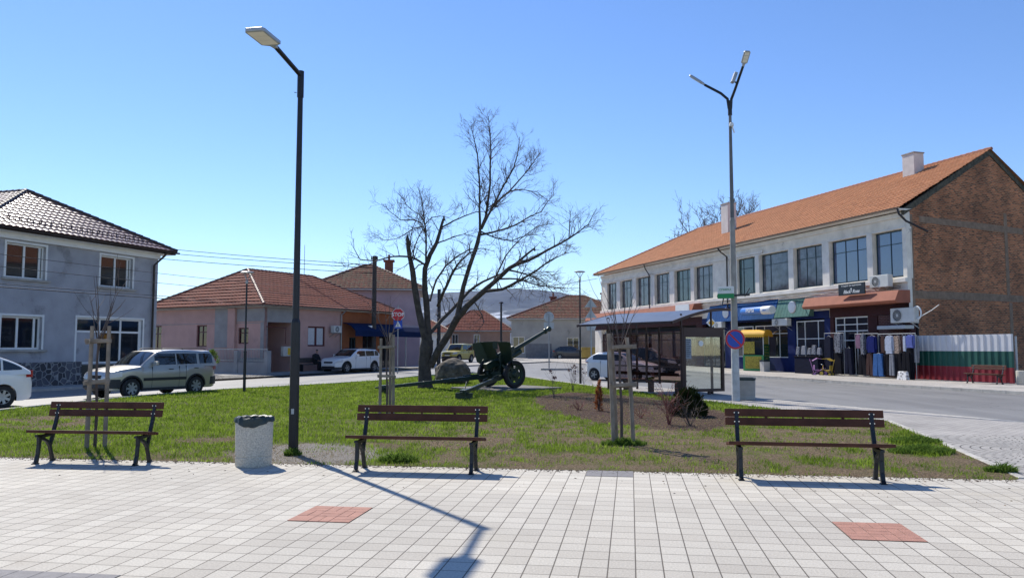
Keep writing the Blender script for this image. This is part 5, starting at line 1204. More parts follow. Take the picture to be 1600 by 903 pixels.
def car(name, label, paint, loc, heading, L=4.3, W=1.78, H=1.55, wb=2.6, fo=0.85, r=0.32, gc=0.2, hood=((0.0,0.62),(0.08,0.78),(0.5,0.90),(1.0,1.0)), belt=(1.0,1.05), cab=(1.05,1.75,3.75,4.15), rear=((0.0,0.75),(0.06,0.95)),
        bumper=None, side_trim=None, rails=False, sidewins=None, arch='car_trim', sill=None, tail=(0.85,1.1), head=(0.62,0.78), grille=True, spare=False, group='cars parked and driving along the streets', rim='rim_grey', taper=0.13, nspoke=5):
    """built nose at +x; x measured from the nose in the profiles"""
    t = thing(name, label, 'car', loc, heading, group)
    X = lambda s: L/2-s                       # distance behind the nose -> local x
    fx, rx_ = fo, fo+wb; Ra = r*1.17
    base = [i*L/46 for i in range(47)]; st = set(base)
    for c in (fx, rx_):
        for q in (-1, 1): st.add(c+q*Ra); st.add(c+q*(Ra-0.004))
        for a in range(1, 10): st.add(c+Ra*math.cos(math.pi*a/10))
    st.add(cab[0]); st = sorted(st)
    cb0, cb1 = cab[0], cab[3]
    def ztop(s):
        if s < cab[0]: return lerp_prof(hood, s)
        z = belt[0]+(belt[1]-belt[0])*(s-cab[0])/(L-cab[0])
        d = L-s
        return min(z, lerp_prof(rear, d)) if d <= rear[-1][0] else z
    def zbot(s):
        e = min(s, L-s); z = gc+(0.10 if e < 0.02 else 0.05*max(0, 1-e/0.3))
        for c in (fx, rx_):
            if abs(s-c) < Ra-0.001: z = max(z, r+math.sqrt(max(0, Ra*Ra-(s-c)**2)))
        return z
    def hw(s, z):
        u = abs(s-L/2)/(L/2); pl = 1-0.30*u**9-0.05*u**3
        zr = (z-gc)/(1.0-gc); bu = 1-0.055*(1-min(1, max(0, zr))*1.0)**2-0.05*max(0, zr-0.62)**1.3
        return W/2*pl*bu
    mb = MB(); nr = 9; rings = []
    for s in st:
        zb, zt = zbot(s), ztop(s); zt = max(zt, zb+0.03); ring = []
        for k in range(nr): z = zb+(zt-zb)*k/(nr-1); ring.append((hw(s, z)-(0.035 if k == nr-1 else (0.012 if k == nr-2 else 0)), z))
        cr = 0.035 if s < cab[0] else 0.0
        y = ring[-1][0]; top = [(y*f, zt+cr*(1-f*f)+0.012) for f in (0.85, 0.5, 0, -0.5, -0.85)]
        full = ring+top+[(-a, z) for a, z in ring[::-1]]; rings.append([(X(s), a, z) for a, z in full])
    n_ = len(rings[0])
    for rg in rings: mb.v += rg
    for i in range(len(rings)-1):
        for j in range(n_):
            a, b = i*n_+j, i*n_+(j+1) % n_
            mb.f.append([a, b, b+n_, a+n_]); mb.m.append(1 if j == n_-1 else 0)
    mb.f.append(list(range(n_))); mb.m.append(0); mb.f.append([(len(rings)-1)*n_+j for j in range(n_)][::-1]); mb.m.append(0)
    body = mb.build('body', [paint, 'car_trim'], t, smooth=True, ang=38)
    # cabin
    sf, s1, s2, sr = cab; wc = hw((sf+sr)/2, belt[0]+0.02)-0.028; zr = H
    def zc(s):
        b_ = belt[0]+(belt[1]-belt[0])*(s-cab[0])/(L-cab[0])
        if s <= s1: u = (s-sf)/(s1-sf); return b_*(1-u)+(zr-0.05)*u+0.05*math.sin(math.pi*u)*0.6
        if s >= s2: u = (s-s2)/(sr-s2); return (zr-0.03)*(1-u)+b_*u+0.05*math.sin(math.pi*u)
        u = (s-s1)/(s2-s1); return zr-0.05+0.05*math.sin(math.pi*min(1, u*1.05+0.05))+0.02*u*0
    ss = sorted(set([sf+(s1-sf)*i/8 for i in range(9)]+[s1+(s2-s1)*i/8 for i in range(9)]+[s2+(sr-s2)*i/8 for i in range(9)]))
    mb = MB(); n_ = 0; rr = []
    def cside(s, z):                          # half width of the cabin at height z
        pin = 0.06*(max(0, (sf+0.6-s))/0.6)**2+0.06*(max(0, (s-(sr-0.7)))/0.7)**2
        return wc-taper*(z-belt[0])/max(0.3, H-belt[0])*1.0-pin*0.8
    for s in ss:
        z = max(zc(s), belt[0]+0.002); b_ = min(belt[0], ztop(s)) - 0.03
        zs_ = [b_, b_+(z-b_)*0.33, b_+(z-b_)*0.66, max(b_+0.005, z-0.05), z-0.012]; ring = [(cside(s, q), q) for q in zs_[:4]]+[(cside(s, z)-0.03, zs_[4])]
        y = ring[-1][0]; top = [(y*f, z+0.02*(1-f*f)) for f in (0.8, 0.45, 0, -0.45, -0.8)]
        rr.append([(X(s), a, q) for a, q in ring+top+[(-a, q) for a, q in ring[::-1]]])
    n_ = len(rr[0])
    for rg in rr: mb.v += rg
    for i in range(len(rr)-1):
        for j in range(n_-1): a, b = i*n_+j, i*n_+j+1; mb.f.append([a, b, b+n_, a+n_]); mb.m.append(0)
    mb.f.append(list(range(n_))); mb.m.append(0); mb.f.append([(len(rr)-1)*n_+j for j in range(n_)][::-1]); mb.m.append(0)
    mb.build('cabin', paint, t, smooth=True, ang=35)
    def strip(s0, s1_, name, wf=0.86, mat='car_glass', lo=0.0, hi=1.0):
        mb = MB(); K = 6; rows = []
        for i in range(K+1):
            u = lo+(hi-lo)*i/K; s = s0+(s1_-s0)*u; z = zc(s); y = (cside(s, z)-0.03)
            ds = 0.01; zz = zc(s+ds)-zc(s); nv = Vector((zz, 0, ds)).normalized(); 
            if nv.z < 0: nv = -nv
            rows.append([Vector((X(s), y*f*wf/0.86*0.93, z+0.02*(1-f*f)))+nv*0.010 for f in (1, 0.5, 0, -0.5, -1)])
        for rw in rows: mb.v += [tuple(p) for p in rw]
        for i in range(K):
            for j in range(4): a = i*5+j; mb.f.append([a, a+1, a+6, a+5]); mb.m.append(0)
        return mb.build(name, mat, t, smooth=True, ang=60)
    strip(sf, s1, 'windscreen', lo=0.08, hi=0.93); strip(sr, s2, 'rear_window', lo=0.18, hi=0.88)
    bz = lambda s: belt[0]+(belt[1]-belt[0])*(s-cab[0])/(L-cab[0])
    if sidewins is None: sidewins = [(0.14, 0.46), (0.48, 0.78), (0.80, 0.97)]
    tot = sr-sf
    for sg in (-1, 1):
        for (u0, u1) in sidewins:
            a, b = sf+tot*u0, sf+tot*u1; pts = []
            top_ = lambda s: max(bz(s)+0.04, min(zc(s)-0.075, H-0.13))
            K = 6; up = [(a+(b-a)*i/K, top_(a+(b-a)*i/K)) for i in range(K+1)]; dn = [(b-(b-a)*i/K, bz(b-(b-a)*i/K)+0.035) for i in range(K+1)]
            mb = MB()
            for i in range(K):
                q4 = [up[i], up[i+1], dn[K-1-i], dn[K-i]]
                o = [(X(s), sg*(cside(s, z)+0.006), z) for s, z in q4]; ii = [(X(s), sg*(cside(s, z)-0.01), z) for s, z in q4]
                mb.add(o+ii, [(0,1,2,3),(4,7,6,5),(0,4,5,1),(3,2,6,7)])
            mb.build('side_window', 'car_glass', t)
        # door seams and handles
        mb = MB()
        for u in (0.13, 0.47, 0.79):
            s = sf+tot*u
            if abs(s-rx_) < Ra+0.02: s = rx_-Ra-0.05
            zs_ = [gc+0.07+(bz(s)-gc-0.09)*i/6 for i in range(7)]
            for za, zb_ in zip(zs_[:-1], zs_[1:]):
                mb.add([(X(s)+d, sg*(hw(s, z)+e), z) for d, e, z in ((-0.006,0.0015,za),(0.006,0.0015,za),(0.006,0.0015,zb_),(-0.006,0.0015,zb_),(-0.006,-0.02,za),(0.006,-0.02,za),(0.006,-0.02,zb_),(-0.006,-0.02,zb_))], [(0,1,2,3),(4,7,6,5),(0,4,5,1),(3,2,6,7),(0,3,7,4),(1,5,6,2)])
        mb.build('door_gap', 'dark_void', body)
        for u in (0.36, 0.69):
            s = sf+tot*u; z = bz(s)-0.12; mb = MB(); mb.cb((X(s), sg*(hw(s, z)+0.018), z), (0.17, 0.03, 0.03)); mb.build('door_handle', arch if paint == 'paint_silver' else paint, t, bevel=0.008)
        if side_trim:
            mb = MB(); z0, z1 = side_trim; k = 12; s0, s3 = fx+Ra+0.04, rx_-Ra-0.04
            for i in range(k):
                a, b = s0+(s3-s0)*i/k, s0+(s3-s0)*(i+1)/k
                mb.add([(X(a), sg*(hw(a, z0)+0.016), z0),(X(b), sg*(hw(b, z0)+0.016), z0),(X(b), sg*(hw(b, z1)+0.016), z1),(X(a), sg*(hw(a, z1)+0.016), z1),(X(a), sg*(hw(a, z0)-.02), z0),(X(b), sg*(hw(b, z0)-.02), z0),(X(b), sg*(hw(b, z1)-.02), z1),(X(a), sg*(hw(a, z1)-.02), z1)], [(0,1,2,3),(4,7,6,5),(0,4,5,1),(3,2,6,7),(0,3,7,4),(1,5,6,2)])
            mb.build('side_trim', arch, t)
        # wheel arch lips and sill
        mb = MB()
        for c in (fx, rx_):
            K = 14
            for i in range(K):
                a0, a1 = math.pi*i/K, math.pi*(i+1)/K; q8 = []
                for rad, e in ((Ra-0.005, 0.012), (Ra+0.05, 0.010), (Ra+0.05, -0.03), (Ra-0.005, -0.12)):
                    for a_ in (a0, a1): s = c-rad*math.cos(a_); z = max(gc+0.02, r+rad*math.sin(a_)); q8.append((X(s), sg*(hw(s, z)+e), z))
                mb.add(q8, [(0,1,3,2),(2,3,5,4),(4,5,7,6),(6,7,1,0),(0,2,4,6),(1,7,5,3)])
        if sill:
            a, b = fx+Ra, rx_-Ra; mb.box(X(b), X(a), min(sg*(W/2*0.90), sg*(W/2*0.975)), max(sg*(W/2*0.90), sg*(W/2*0.975)), gc-0.02, sill)
        mb.build('wheel_arch', arch, t)
        # mirror
        s = sf+tot*0.15; mb = MB(); z = bz(s)+0.10; mb.cb((X(s), sg*(wc+0.13), z), (0.10, 0.20, 0.14)); mb.cb((X(s)-0.0, sg*(wc+0.01), z-0.05), (0.06, 0.12, 0.04)); mb.build('mirror', paint, t, bevel=0.03)
        # lamps
        hz0, hz1 = head; mb = MB(); 
        for i in range(5):
            a, b = 0.035+0.085*i, 0.035+0.085*(i+1)
            q = []
            for s in (a, b):
                for z in (hz0+0.02*i*0.5, hz1+0.018*i): z = min(z, ztop(s)-0.02); q.append((X(s), sg*(hw(s, z)+0.010), z)); q.append((X(s), sg*(hw(s, z)-0.05), z))
            mb.add(q, [(0,4,6,2),(1,3,7,5),(0,1,5,4),(2,6,7,3),(0,2,3,1),(4,5,7,6)])
        y0, y1 = sg*W*0.26, sg*(hw(0.03, hz0)-0.0); mb.box(X(0.05), X(-0.012), min(y0,y1), max(y0,y1), hz0, min(hz1, ztop(0.01)-0.01)); mb.build('headlight', 'lamp_lens', t, bevel=0.01)
        tz0, tz1 = tail; mb = MB(); q = []
        for s in (L-0.22, L-0.02):
            for z in (tz0, tz1): q.append((X(s), sg*(hw(s, z)+0.010), z)); q.append((X(s), sg*(hw(s, z)-0.06), z))
        mb.add(q, [(0,4,6,2),(1,3,7,5),(0,1,5,4),(2,6,7,3),(0,2,3,1),(4,5,7,6)])
        y0, y1 = sg*W*0.33, sg*(hw(L-0.02, tz0)+0.004); mb.box(X(L+0.012), X(L-0.05), min(y0,y1), max(y0,y1), tz0, tz1); mb.build('tail_light', 'red_lens', t, bevel=0.008)
    # front: grille, lower bumper, plates
    zb_ = 0.30
    mb = MB(); mb.box(X(0.06), X(-0.014), -W*0.2, W*0.2, head[0]-0.02, head[1]-0.05)
    mb.box(X(0.08), X(-0.012), -W*0.30, W*0.30, gc+0.12, gc+0.24); mb.build('grille', 'dark_void', t, bevel=0.02)
    mb = MB(); mb.box(X(0.05), X(-0.022), -0.26, 0.26, head[0]-0.15, head[0]-0.04); mb.build('number_plate', 'plate_white', t)
    mb = MB(); mb.box(X(L+0.02), X(L-0.05), -0.26, 0.26, tail[0]-0.16, tail[0]-0.05); mb.build('number_plate', 'plate_white', t)
    if bumper:                                # dark plastic bumpers front and rear
        z0, z1 = bumper
        for nm, s0, s1_ in (('bumper', -0.03, 0.42), ('bumper', L-0.40, L+0.03)):
            mb = MB(); K = 9; rows = []
            for i in range(K):
                s = s0+(s1_-s0)*i/(K-1); sc = min(max(s, 0.0), L)
                rows.append((X(s), hw(sc, 0.5)+0.022, s))
            for x, y, s in rows: mb.v += [(x, y, z0), (x, y+0.0, z1), (x, -y, z1), (x, -y, z0)]
            for i in range(K-1):
                c_ = rows[i][2]; 
                if abs(c_-fx) < Ra-0.06 or abs(c_-rx_) < Ra-0.06: continue
                a = 4*i; mb.f += [[a, a+1, a+5, a+4], [a+1, a+2, a+6, a+5], [a+2, a+3, a+7, a+6], [a+3, a, a+4, a+7]]; mb.m += [0]*4
            mb.f += [[0,1,2,3], [4*K-4, 4*K-3, 4*K-2, 4*K-1]]; mb.m += [0, 0]
            mb.build(nm, arch, t, bevel=0.02)
    if rails:
        for sg in (-1, 1):
            mb = MB(); y = sg*(cside((s1+s2)/2, H)-0.09)
            mb.tube([(X(s1+0.25), y, H+0.0), (X(s1+0.35), y, H+0.055), (X(s2-0.25), y, H+0.06), (X(s2-0.1), y, H-0.0)], 0.016, 6); mb.build('roof_rail', 'car_trim', t, smooth=True)
    # dark floor between the wheels
    for c, nm in ((fx, 'f'), (rx_, 'r')):
        for sg in (-1, 1):
            yc = sg*(W/2-0.115); mb = MB(); wdt = 0.20
            mb.lathe([(r*0.62,-wdt/2),(r*0.93,-wdt/2),(r,-wdt/2+0.03),(r,wdt/2-0.03),(r*0.93,wdt/2),(r*0.62,wdt/2)], 32, axis='y', close=True)
            tyre = mb.build('wheel', 'rubber', t, smooth=True, loc=(X(c), yc, r))
            mb = MB(); e = sg*wdt/2
            mb.lathe([(r*0.63,e*0.98),(r*0.60,e*0.98),(r*0.56,e*0.55),(r*0.63,e*0.55)], 28, axis='y', close=True)
            for k in range(nspoke):
                a = 2*math.pi*k/nspoke; mb.beam((math.cos(a)*r*0.05, e*0.80, math.sin(a)*r*0.05), (math.cos(a)*r*0.59, e*0.88, math.sin(a)*r*0.59), r*0.22, 0.03, up=(0,1,0))
            mb.lathe([(0,e*0.92),(r*0.15,e*0.90),(r*0.18,e*0.7),(0,e*0.7)], 14, axis='y'); mb.build('rim', rim, tyre, smooth=True, ang=30)
            mb = MB(); mb.lathe([(0,e*0.35),(r*0.62,e*0.35),(r*0.62,e*0.15),(0,e*0.15)], 20, axis='y'); mb.build('brake_disc', 'dark_void', tyre)
    return t
def gp(px, py): 
    v = G(px, py, -0.10); v.z = -0.10+gz(v.y); 
    for _ in range(6): v2 = G(px, py, v.z); v2.z = -0.10+gz(v2.y); v = v2
    return v
def place_between(front, rear, L, wb, fo):
    """car centre and heading from the ground points under its near front and rear wheels"""
    d = Vector((front.x-rear.x, front.y-rear.y)); h = math.atan2(d.y, d.x); return h
# silver off-roader: near wheels at (202,621) and (312,612)
def wheelcar(fpx, rpx, fo, wb, L, W, side):
    """side=+1: the visible wheels are on the car's left"""
    f, r_ = gp(*fpx), gp(*rpx); d = (f-r_); d.z = 0; d.normalize(); left = Vector((-d.y, d.x, 0))
    m_ = (f+r_)/2; xm = L/2-(fo+wb/2); c = m_-d*xm-left*side*(W/2-0.10); c.z = min(f.z, r_.z)
    return c, math.atan2(d.y, d.x), (f-r_).length
def frontwheel(P_, deg, L, W, fo, side=1):
    d = Vector((math.cos(R(deg)), math.sin(R(deg)), 0)); left = Vector((-d.y, d.x, 0)); c = Vector(P_)-d*(L/2-fo)-left*side*(W/2-0.1); c.z = P_[2]; return c, R(deg)
c, h = frontwheel(gp(203,622.5), -119, 4.5, 1.76, 0.80)
car('parked_car', 'silver off-roader with dark bumpers and roof rails in front of the grey blue house', 'paint_silver', c, h, L=4.5, W=1.76, H=1.64, wb=2.62, fo=0.80, r=0.34, gc=0.26,
    hood=((0,0.72),(0.05,0.86),(0.4,0.97),(1.12,1.06)), belt=(1.07,1.12), cab=(1.15,1.85,4.12,4.42), rear=((0,0.9),(0.05,1.12)), bumper=(0.36,0.66), side_trim=(0.58,0.68), rails=True, tail=(0.9,1.3), head=(0.70,0.85), arch='car_trim', sill=0.34, sidewins=[(0.17,0.43),(0.45,0.71),(0.745,0.93)], nspoke=7)
c, h = frontwheel(gp(541,583), -119, 4.46, 1.8, 0.82)
car('parked_car', 'white off-roader parked in the shade beside the pink and orange house', 'paint_white', c, h, L=4.46, W=1.8, H=1.56, wb=2.76, fo=0.82, r=0.345, gc=0.22,
    hood=((0,0.66),(0.05,0.82),(0.4,0.94),(1.25,1.02)), belt=(1.02,1.08), cab=(1.25,2.05,3.85,4.36), rear=((0,0.85),(0.05,1.05)), bumper=(0.24,0.40), rails=True, tail=(0.85,1.02), head=(0.66,0.80), sill=0.30, sidewins=[(0.19,0.46),(0.48,0.76),(0.78,0.90)])
# white estate at the left edge: only its tail is in view
p_ = gp(2, 638); hd = Vector((-0.62,-0.78,0)).normalized(); lf_ = Vector((-hd.y, hd.x, 0)); c = p_+hd*((0.86+2.6)-2.15)-lf_*(1.72/2-0.1)
car('parked_car', 'white hatchback with red tail lamp cut by the left edge of the view', 'paint_white', c, math.atan2(hd.y, hd.x), L=4.3, W=1.72, H=1.50, wb=2.6, fo=0.86, r=0.32, gc=0.20,
    hood=((0,0.6),(0.05,0.74),(0.4,0.86),(1.15,0.98)), belt=(0.98,1.06), cab=(1.15,2.0,3.35,4.18), rear=((0,0.78),(0.05,0.92),(0.12,1.04)), tail=(0.86,1.06), head=(0.6,0.74), arch='paint_white', sidewins=[(0.2,0.46),(0.48,0.74),(0.76,0.92)], nspoke=7)
# yellow off-roader coming down the street
p_ = gp(714, 567); hd = Vector((-0.42,-0.9,0)).normalized()
car('moving_car', 'yellow off-roader coming down the street beyond the large boulder', 'paint_yellow', p_+Vector((0,1.5,0)), math.atan2(hd.y, hd.x), L=4.2, W=1.78, H=1.82, wb=2.45, fo=0.8, r=0.37, gc=0.30,
    hood=((0,0.85),(0.05,1.0),(0.4,1.06),(1.2,1.12)), belt=(1.12,1.16), cab=(1.25,1.75,3.9,4.14), rear=((0,1.0),(0.05,1.16)), bumper=(0.40,0.62), rails=False, tail=(0.9,1.15), head=(0.82,0.98), sill=0.38)
# dark hatchback at the grey house
p_ = gp(893, 562); hd = Vector((1,-0.06,0)).normalized()
car('parked_car', 'dark hatchback parked before the long grey house at the bend', 'paint_darkgrey', p_, math.atan2(hd.y, hd.x), L=4.2, W=1.75, H=1.5, wb=2.58, fo=0.85, r=0.32, gc=0.18,
    hood=((0,0.6),(0.05,0.75),(0.4,0.86),(1.1,0.97)), belt=(0.97,1.03), cab=(1.1,1.95,3.3,4.05), rear=((0,0.78),(0.05,1.0)), tail=(0.84,1.02), head=(0.6,0.74), arch='paint_darkgrey')
# white hatch and black off-roader behind the shelter
p_ = gp(929, 594); hd = Vector((0.80,-0.60,0)).normalized(); lf_ = Vector((-hd.y, hd.x, 0)); c = p_+hd*((0.8+2.45)-1.95)+lf_*(1.68/2-0.1)
car('moving_car', 'white hatchback on the road behind the bus shelter', 'paint_white', c, math.atan2(hd.y, hd.x), L=3.9, W=1.68, H=1.48, wb=2.45, fo=0.8, r=0.31, gc=0.18,
    hood=((0,0.6),(0.05,0.74),(0.4,0.87),(1.0,0.99)), belt=(0.99,1.07), cab=(1.0,1.8,3.1,3.78), rear=((0,0.78),(0.05,0.96),(0.12,1.06)), tail=(0.92,1.1), head=(0.6,0.76), arch='paint_white', sidewins=[(0.2,0.5),(0.52,0.84)])
c, h = frontwheel(gp(1035,586.5), -28, 4.5, 1.82, 0.82, -1)
car('moving_car', 'black off-roader on the far lane seen through the shelter glass', 'paint_black', c, h, L=4.5, W=1.82, H=1.70, wb=2.65, fo=0.82, r=0.35, gc=0.25,
    hood=((0,0.75),(0.05,0.9),(0.4,1.0),(1.2,1.08)), belt=(1.08,1.12), cab=(1.2,1.9,4.0,4.42), rear=((0,0.9),(0.05,1.1)), bumper=(0.3,0.6), tail=(0.9,1.2), head=(0.72,0.88), sill=0.34)

# ================================================================ FIELD GUN ON ITS PAD
M('pad_dark', (0.17,0.16,0.145,1), 0.9, var=0.25, scale=3, bump=0.4)
M('gun_green', (0.012,0.030,0.020,1), 0.42, 0.1, var=0.25, scale=4, bump=0.15)
gp0 = Vector((-0.62, 31.2, 0.0)); bd = Vector((0.76, 0.65)).normalized(); gang = math.atan2(bd.y, bd.x)
pc = G(812, 608); mb = MB()
padF = Frame((gp0.x, gp0.y), bd)
mb.box(-1.1, 2.2, -1.45, 1.5, -0.05, 0.07); o = mb.build('concrete_pad', 'pad_dark', bevel=0.02); o.location = (gp0.x, gp0.y, 0); o.rotation_euler = (0,0,gang); o['kind'] = 'structure'
t = thing('field_gun', 'dark green artillery gun with shield and spread trails on a concrete pad', 'cannon', (gp0.x, gp0.y, 0.07), gang)
WR = 0.53
for s in (-1, 1):
    mb = MB(); y = s*0.80
    mb.lathe([(WR*0.74,-0.075),(WR*0.94,-0.085),(WR,-0.05),(WR,0.05),(WR*0.94,0.085),(WR*0.74,0.075)], 40, axis='y', close=True); wl = mb.build('wheel', 'rubber', t, smooth=True, loc=(0.25, y, WR))
    mb = MB(); hl_ = 6
    # disc with six round lightening holes, built as ring sectors
    for k in range(hl_):
        a = 2*math.pi*k/hl_; mb.beam((math.cos(a)*0.10,0,math.sin(a)*0.10),(math.cos(a)*WR*0.73,0,math.sin(a)*WR*0.73),0.17,0.05,up=(0,1,0))
    mb.lathe([(WR*0.60,-0.04),(WR*0.76,-0.06),(WR*0.76,0.06),(WR*0.60,0.04)], 36, axis='y', close=True); mb.lathe([(0,-0.10),(0.09,-0.10),(0.15,-0.04),(0.15,0.04),(0.09,0.10),(0,0.10)], 18, axis='y'); mb.lathe([(0.12,-0.02),(0.24,-0.02),(0.24,0.02),(0.12,0.02)], 24, axis='y', close=True)
    mb.build('rim', 'gun_green', wl, smooth=True, ang=30)
mb = MB(); mb.cyl((0.25,-0.8,WR),(0.25,0.8,WR),0.06,n=12); mb.box(0.0,0.55,-0.28,0.28,0.42,0.62); mb.prism([(0.0,0.5),(0.55,0.5),(0.5,0.95),(0.05,1.05)],-0.22,-0.14); mb.prism([(0.0,0.5),(0.55,0.5),(0.5,0.95),(0.05,1.05)],0.14,0.22)
for s in (-1,1): mb.beam((0.25,s*0.62,WR),(0.1,s*0.25,0.9),0.06,0.08)
mb.build('carriage', 'gun_green', t, bevel=0.012)
# barrel group
el = R(24.5); piv = Vector((0.25,0,1.15)); bdv = Vector((math.cos(el),0,math.sin(el))); up_ = Vector((-math.sin(el),0,math.cos(el)))
B_ = lambda a, u=0.0, y=0.0: piv+bdv*a+up_*u+Vector((0,y,0))
mb = MB(); mb.tube([B_(-0.55),B_(0.4),B_(1.6),B_(2.55),B_(2.56),B_(2.62),B_(2.68),B_(2.75),B_(2.82),B_(2.9)], [0.10,0.095,0.08,0.068,0.10,0.112,0.075,0.075,0.115,0.10], 20); mb.build('barrel', 'gun_green', t, smooth=True)
mb = MB(); mb.lathe([(0.0,0),(0.045,0),(0.045,0.004),(0,0.004)], 14); b = mb.build('muzzle_bore', 'dark_void', t); b.location = B_(2.902); b.rotation_euler = (0, R(90)-el, 0)
mb = MB(); mb.tube([B_(-0.5,-0.17),B_(1.02,-0.17),B_(1.04,-0.17)],[0.11,0.11,0.07],14); mb.tube([B_(-0.2,0.16),B_(0.62,0.16),B_(0.64,0.16)],[0.075,0.075,0.05],12); mb.beam(B_(-0.45,-0.04),B_(0.7,-0.04),0.18,0.12); mb.beam(B_(0.55,0.1),B_(0.72,0.1),0.2,0.2); mb.build('recoil_cradle', 'gun_green', t, smooth=True)
mb = MB(); mb.beam(B_(-0.85),B_(-0.42),0.24,0.26); mb.beam(B_(-0.7,0.0,0.15),B_(-0.62,0.25,0.2),0.04,0.04); mb.build('breech', 'gun_green', t, bevel=0.02)
# shield: angled plates with a slot for the barrel
def plate(pts, th=0.014):
    P3 = [Vector((p[0]-0.25, p[1]*1.08, p[2])) for p in pts]; nn_ = (P3[1]-P3[0]).cross(P3[2]-P3[0]).normalized()*th; n = len(P3)
    return [tuple(p) for p in P3]+[tuple(p+nn_) for p in P3], [list(range(n))[::-1], list(range(n,2*n))]+[[i,(i+1)%n,n+(i+1)%n,n+i] for i in range(n)]
mb = MB()
for s in (-1, 1):
    mb.add(*plate([(0.62,s*0.13,0.62),(0.62,s*0.60,0.62),(0.50,s*0.68,1.0),(0.20,s*0.85,1.78),(0.20,s*0.13,1.80),(0.45,s*0.13,1.2)]))
    mb.add(*plate([(0.62,s*0.60,0.62),(0.15,s*1.02,0.98),(-0.02,s*1.10,1.72),(0.20,s*0.85,1.78),(0.50,s*0.68,1.0)]))
    mb.add(*plate([(0.60,s*0.16,0.25),(0.60,s*0.58,0.25),(0.62,s*0.60,0.61),(0.62,s*0.16,0.61)]))
mb.add(*plate([(0.20,-0.131,1.50),(0.20,0.131,1.50),(0.19,0.131,1.80),(0.19,-0.131,1.80)]))
mb.build('shield', 'gun_green', t)
mb = MB()
for s in (-1,1):
    for z in (0.8,1.1,1.45): mb.beam((0.18 if z > 1.2 else 0.42, s*0.2, z), (0.12 if z > 1.2 else 0.34, s*0.8, z), 0.02, 0.03)
mb.lathe([(0.13,-0.01),(0.15,-0.01),(0.15,0.01),(0.13,0.01)], 20, (-0.25,0.42,0.95), 'y', close=True); mb.beam((-0.25,0.42,0.82),(-0.25,0.42,1.08),0.02,0.02); mb.beam((-0.25,0.42,0.95),(0.1,0.3,1.0),0.03,0.03); mb.cb((-0.1,-0.4,1.15),(0.12,0.1,0.25)); mb.build('sight_and_handwheel', 'gun_green', t)
# trails
ga = Frame((gp0.x, gp0.y), bd)
def trail(px, py, s, z_e):
    e = G(px, py, 0.12); lx, ly = ga.lo(e); st_ = Vector((0.12, s*0.30, 0.45)); en = Vector((lx, ly, z_e)); d = en-st_
    mb = MB(); K = 6
    for i in range(K): mb.beam(st_+d*(i/K), st_+d*((i+1)/K), 0.13-0.01*i*0.6, 0.17-0.012*i)
    mb.build('trail', 'gun_green', t, bevel=0.015)
    mb = MB(); u = d.normalized(); n_ = Vector((-u.y, u.x, 0)).normalized()
    mb.beam(en-u*0.28, en+u*0.18, 0.2, 0.16); mb.beam(en-n_*0.28+Vector((0,0,-0.16)), en+n_*0.28+Vector((0,0,-0.16)), 0.05, 0.28); mb.beam(en+u*0.1, en+u*0.36+Vector((0,0,0.02)), 0.06, 0.05); mb.beam(en-u*0.05+Vector((0,0,.05)), en-u*0.35+Vector((0,0,0.30)), 0.03,0.03)
    mb.build('spade', 'gun_green', t, bevel=0.01)
    mb = MB(); mb.tube([st_+d*0.45+Vector((0,0,0.09)), st_+d*0.46+Vector((0,0,0.17)), st_+d*0.56+Vector((0,0,0.15)), st_+d*0.57+Vector((0,0,0.07))], 0.014, 6); mb.build('handle', 'gun_green', t); mb = MB(); mb.tube([st_+d*0.15+Vector((0,0,0.10)), st_+d*0.3+Vector((0,0,0.12))], 0.03, 8); mb.build('tool_tube', 'gun_green', t)
trail(600, 609, 1, 0.14); trail(725, 618, -1, 0.16)
for s, nm in ((1,''),(-1,'')):
    pass

# ================================================================ BOULDER
p_ = G(707, 600); Yb = p_.y+0.7
def boulder(name, label, loc, dims, mat, seed):
    bm = bmesh.new(); bmesh.ops.create_icosphere(bm, subdivisions=5, radius=1)
    for v in bm.verts:
        q = v.co.normalized(); d = 1+0.10*noise.noise(q*1.6+Vector((seed,0,0)))+0.05*noise.noise(q*4+Vector((0,seed,0)))+0.022*noise.noise(q*12)+0.02*abs(noise.noise(q*7+Vector((3,3,3))))
        z = q.z*d; v.co = Vector((q.x*d*dims[0], q.y*d*dims[1], (z if z > -0.55 else -0.55)*dims[2]))
    me = bpy.data.meshes.new(name); bm.to_mesh(me); bm.free(); me.polygons.foreach_set('use_smooth', [True]*len(me.polygons)); me.materials.append(mat)
    o = bpy.data.objects.new(name, me); C.objects.link(o); o.location = loc; tag(o, label, 'rock'); return o
M('boulder_stone', (0.12,0.10,0.075,1), 0.95, var=0.55, scale=5, bump=1.0, bscale=11, stain=(0.07,0.06,0.045), sscale=3.5, sth=0.55)
boulder('boulder', 'large rounded rough brown boulder between the big tree and the gun', (at(707,590,Yb).x, Yb, 0.42), (0.82,0.75,0.70), MATS['boulder_stone'], 3.3)

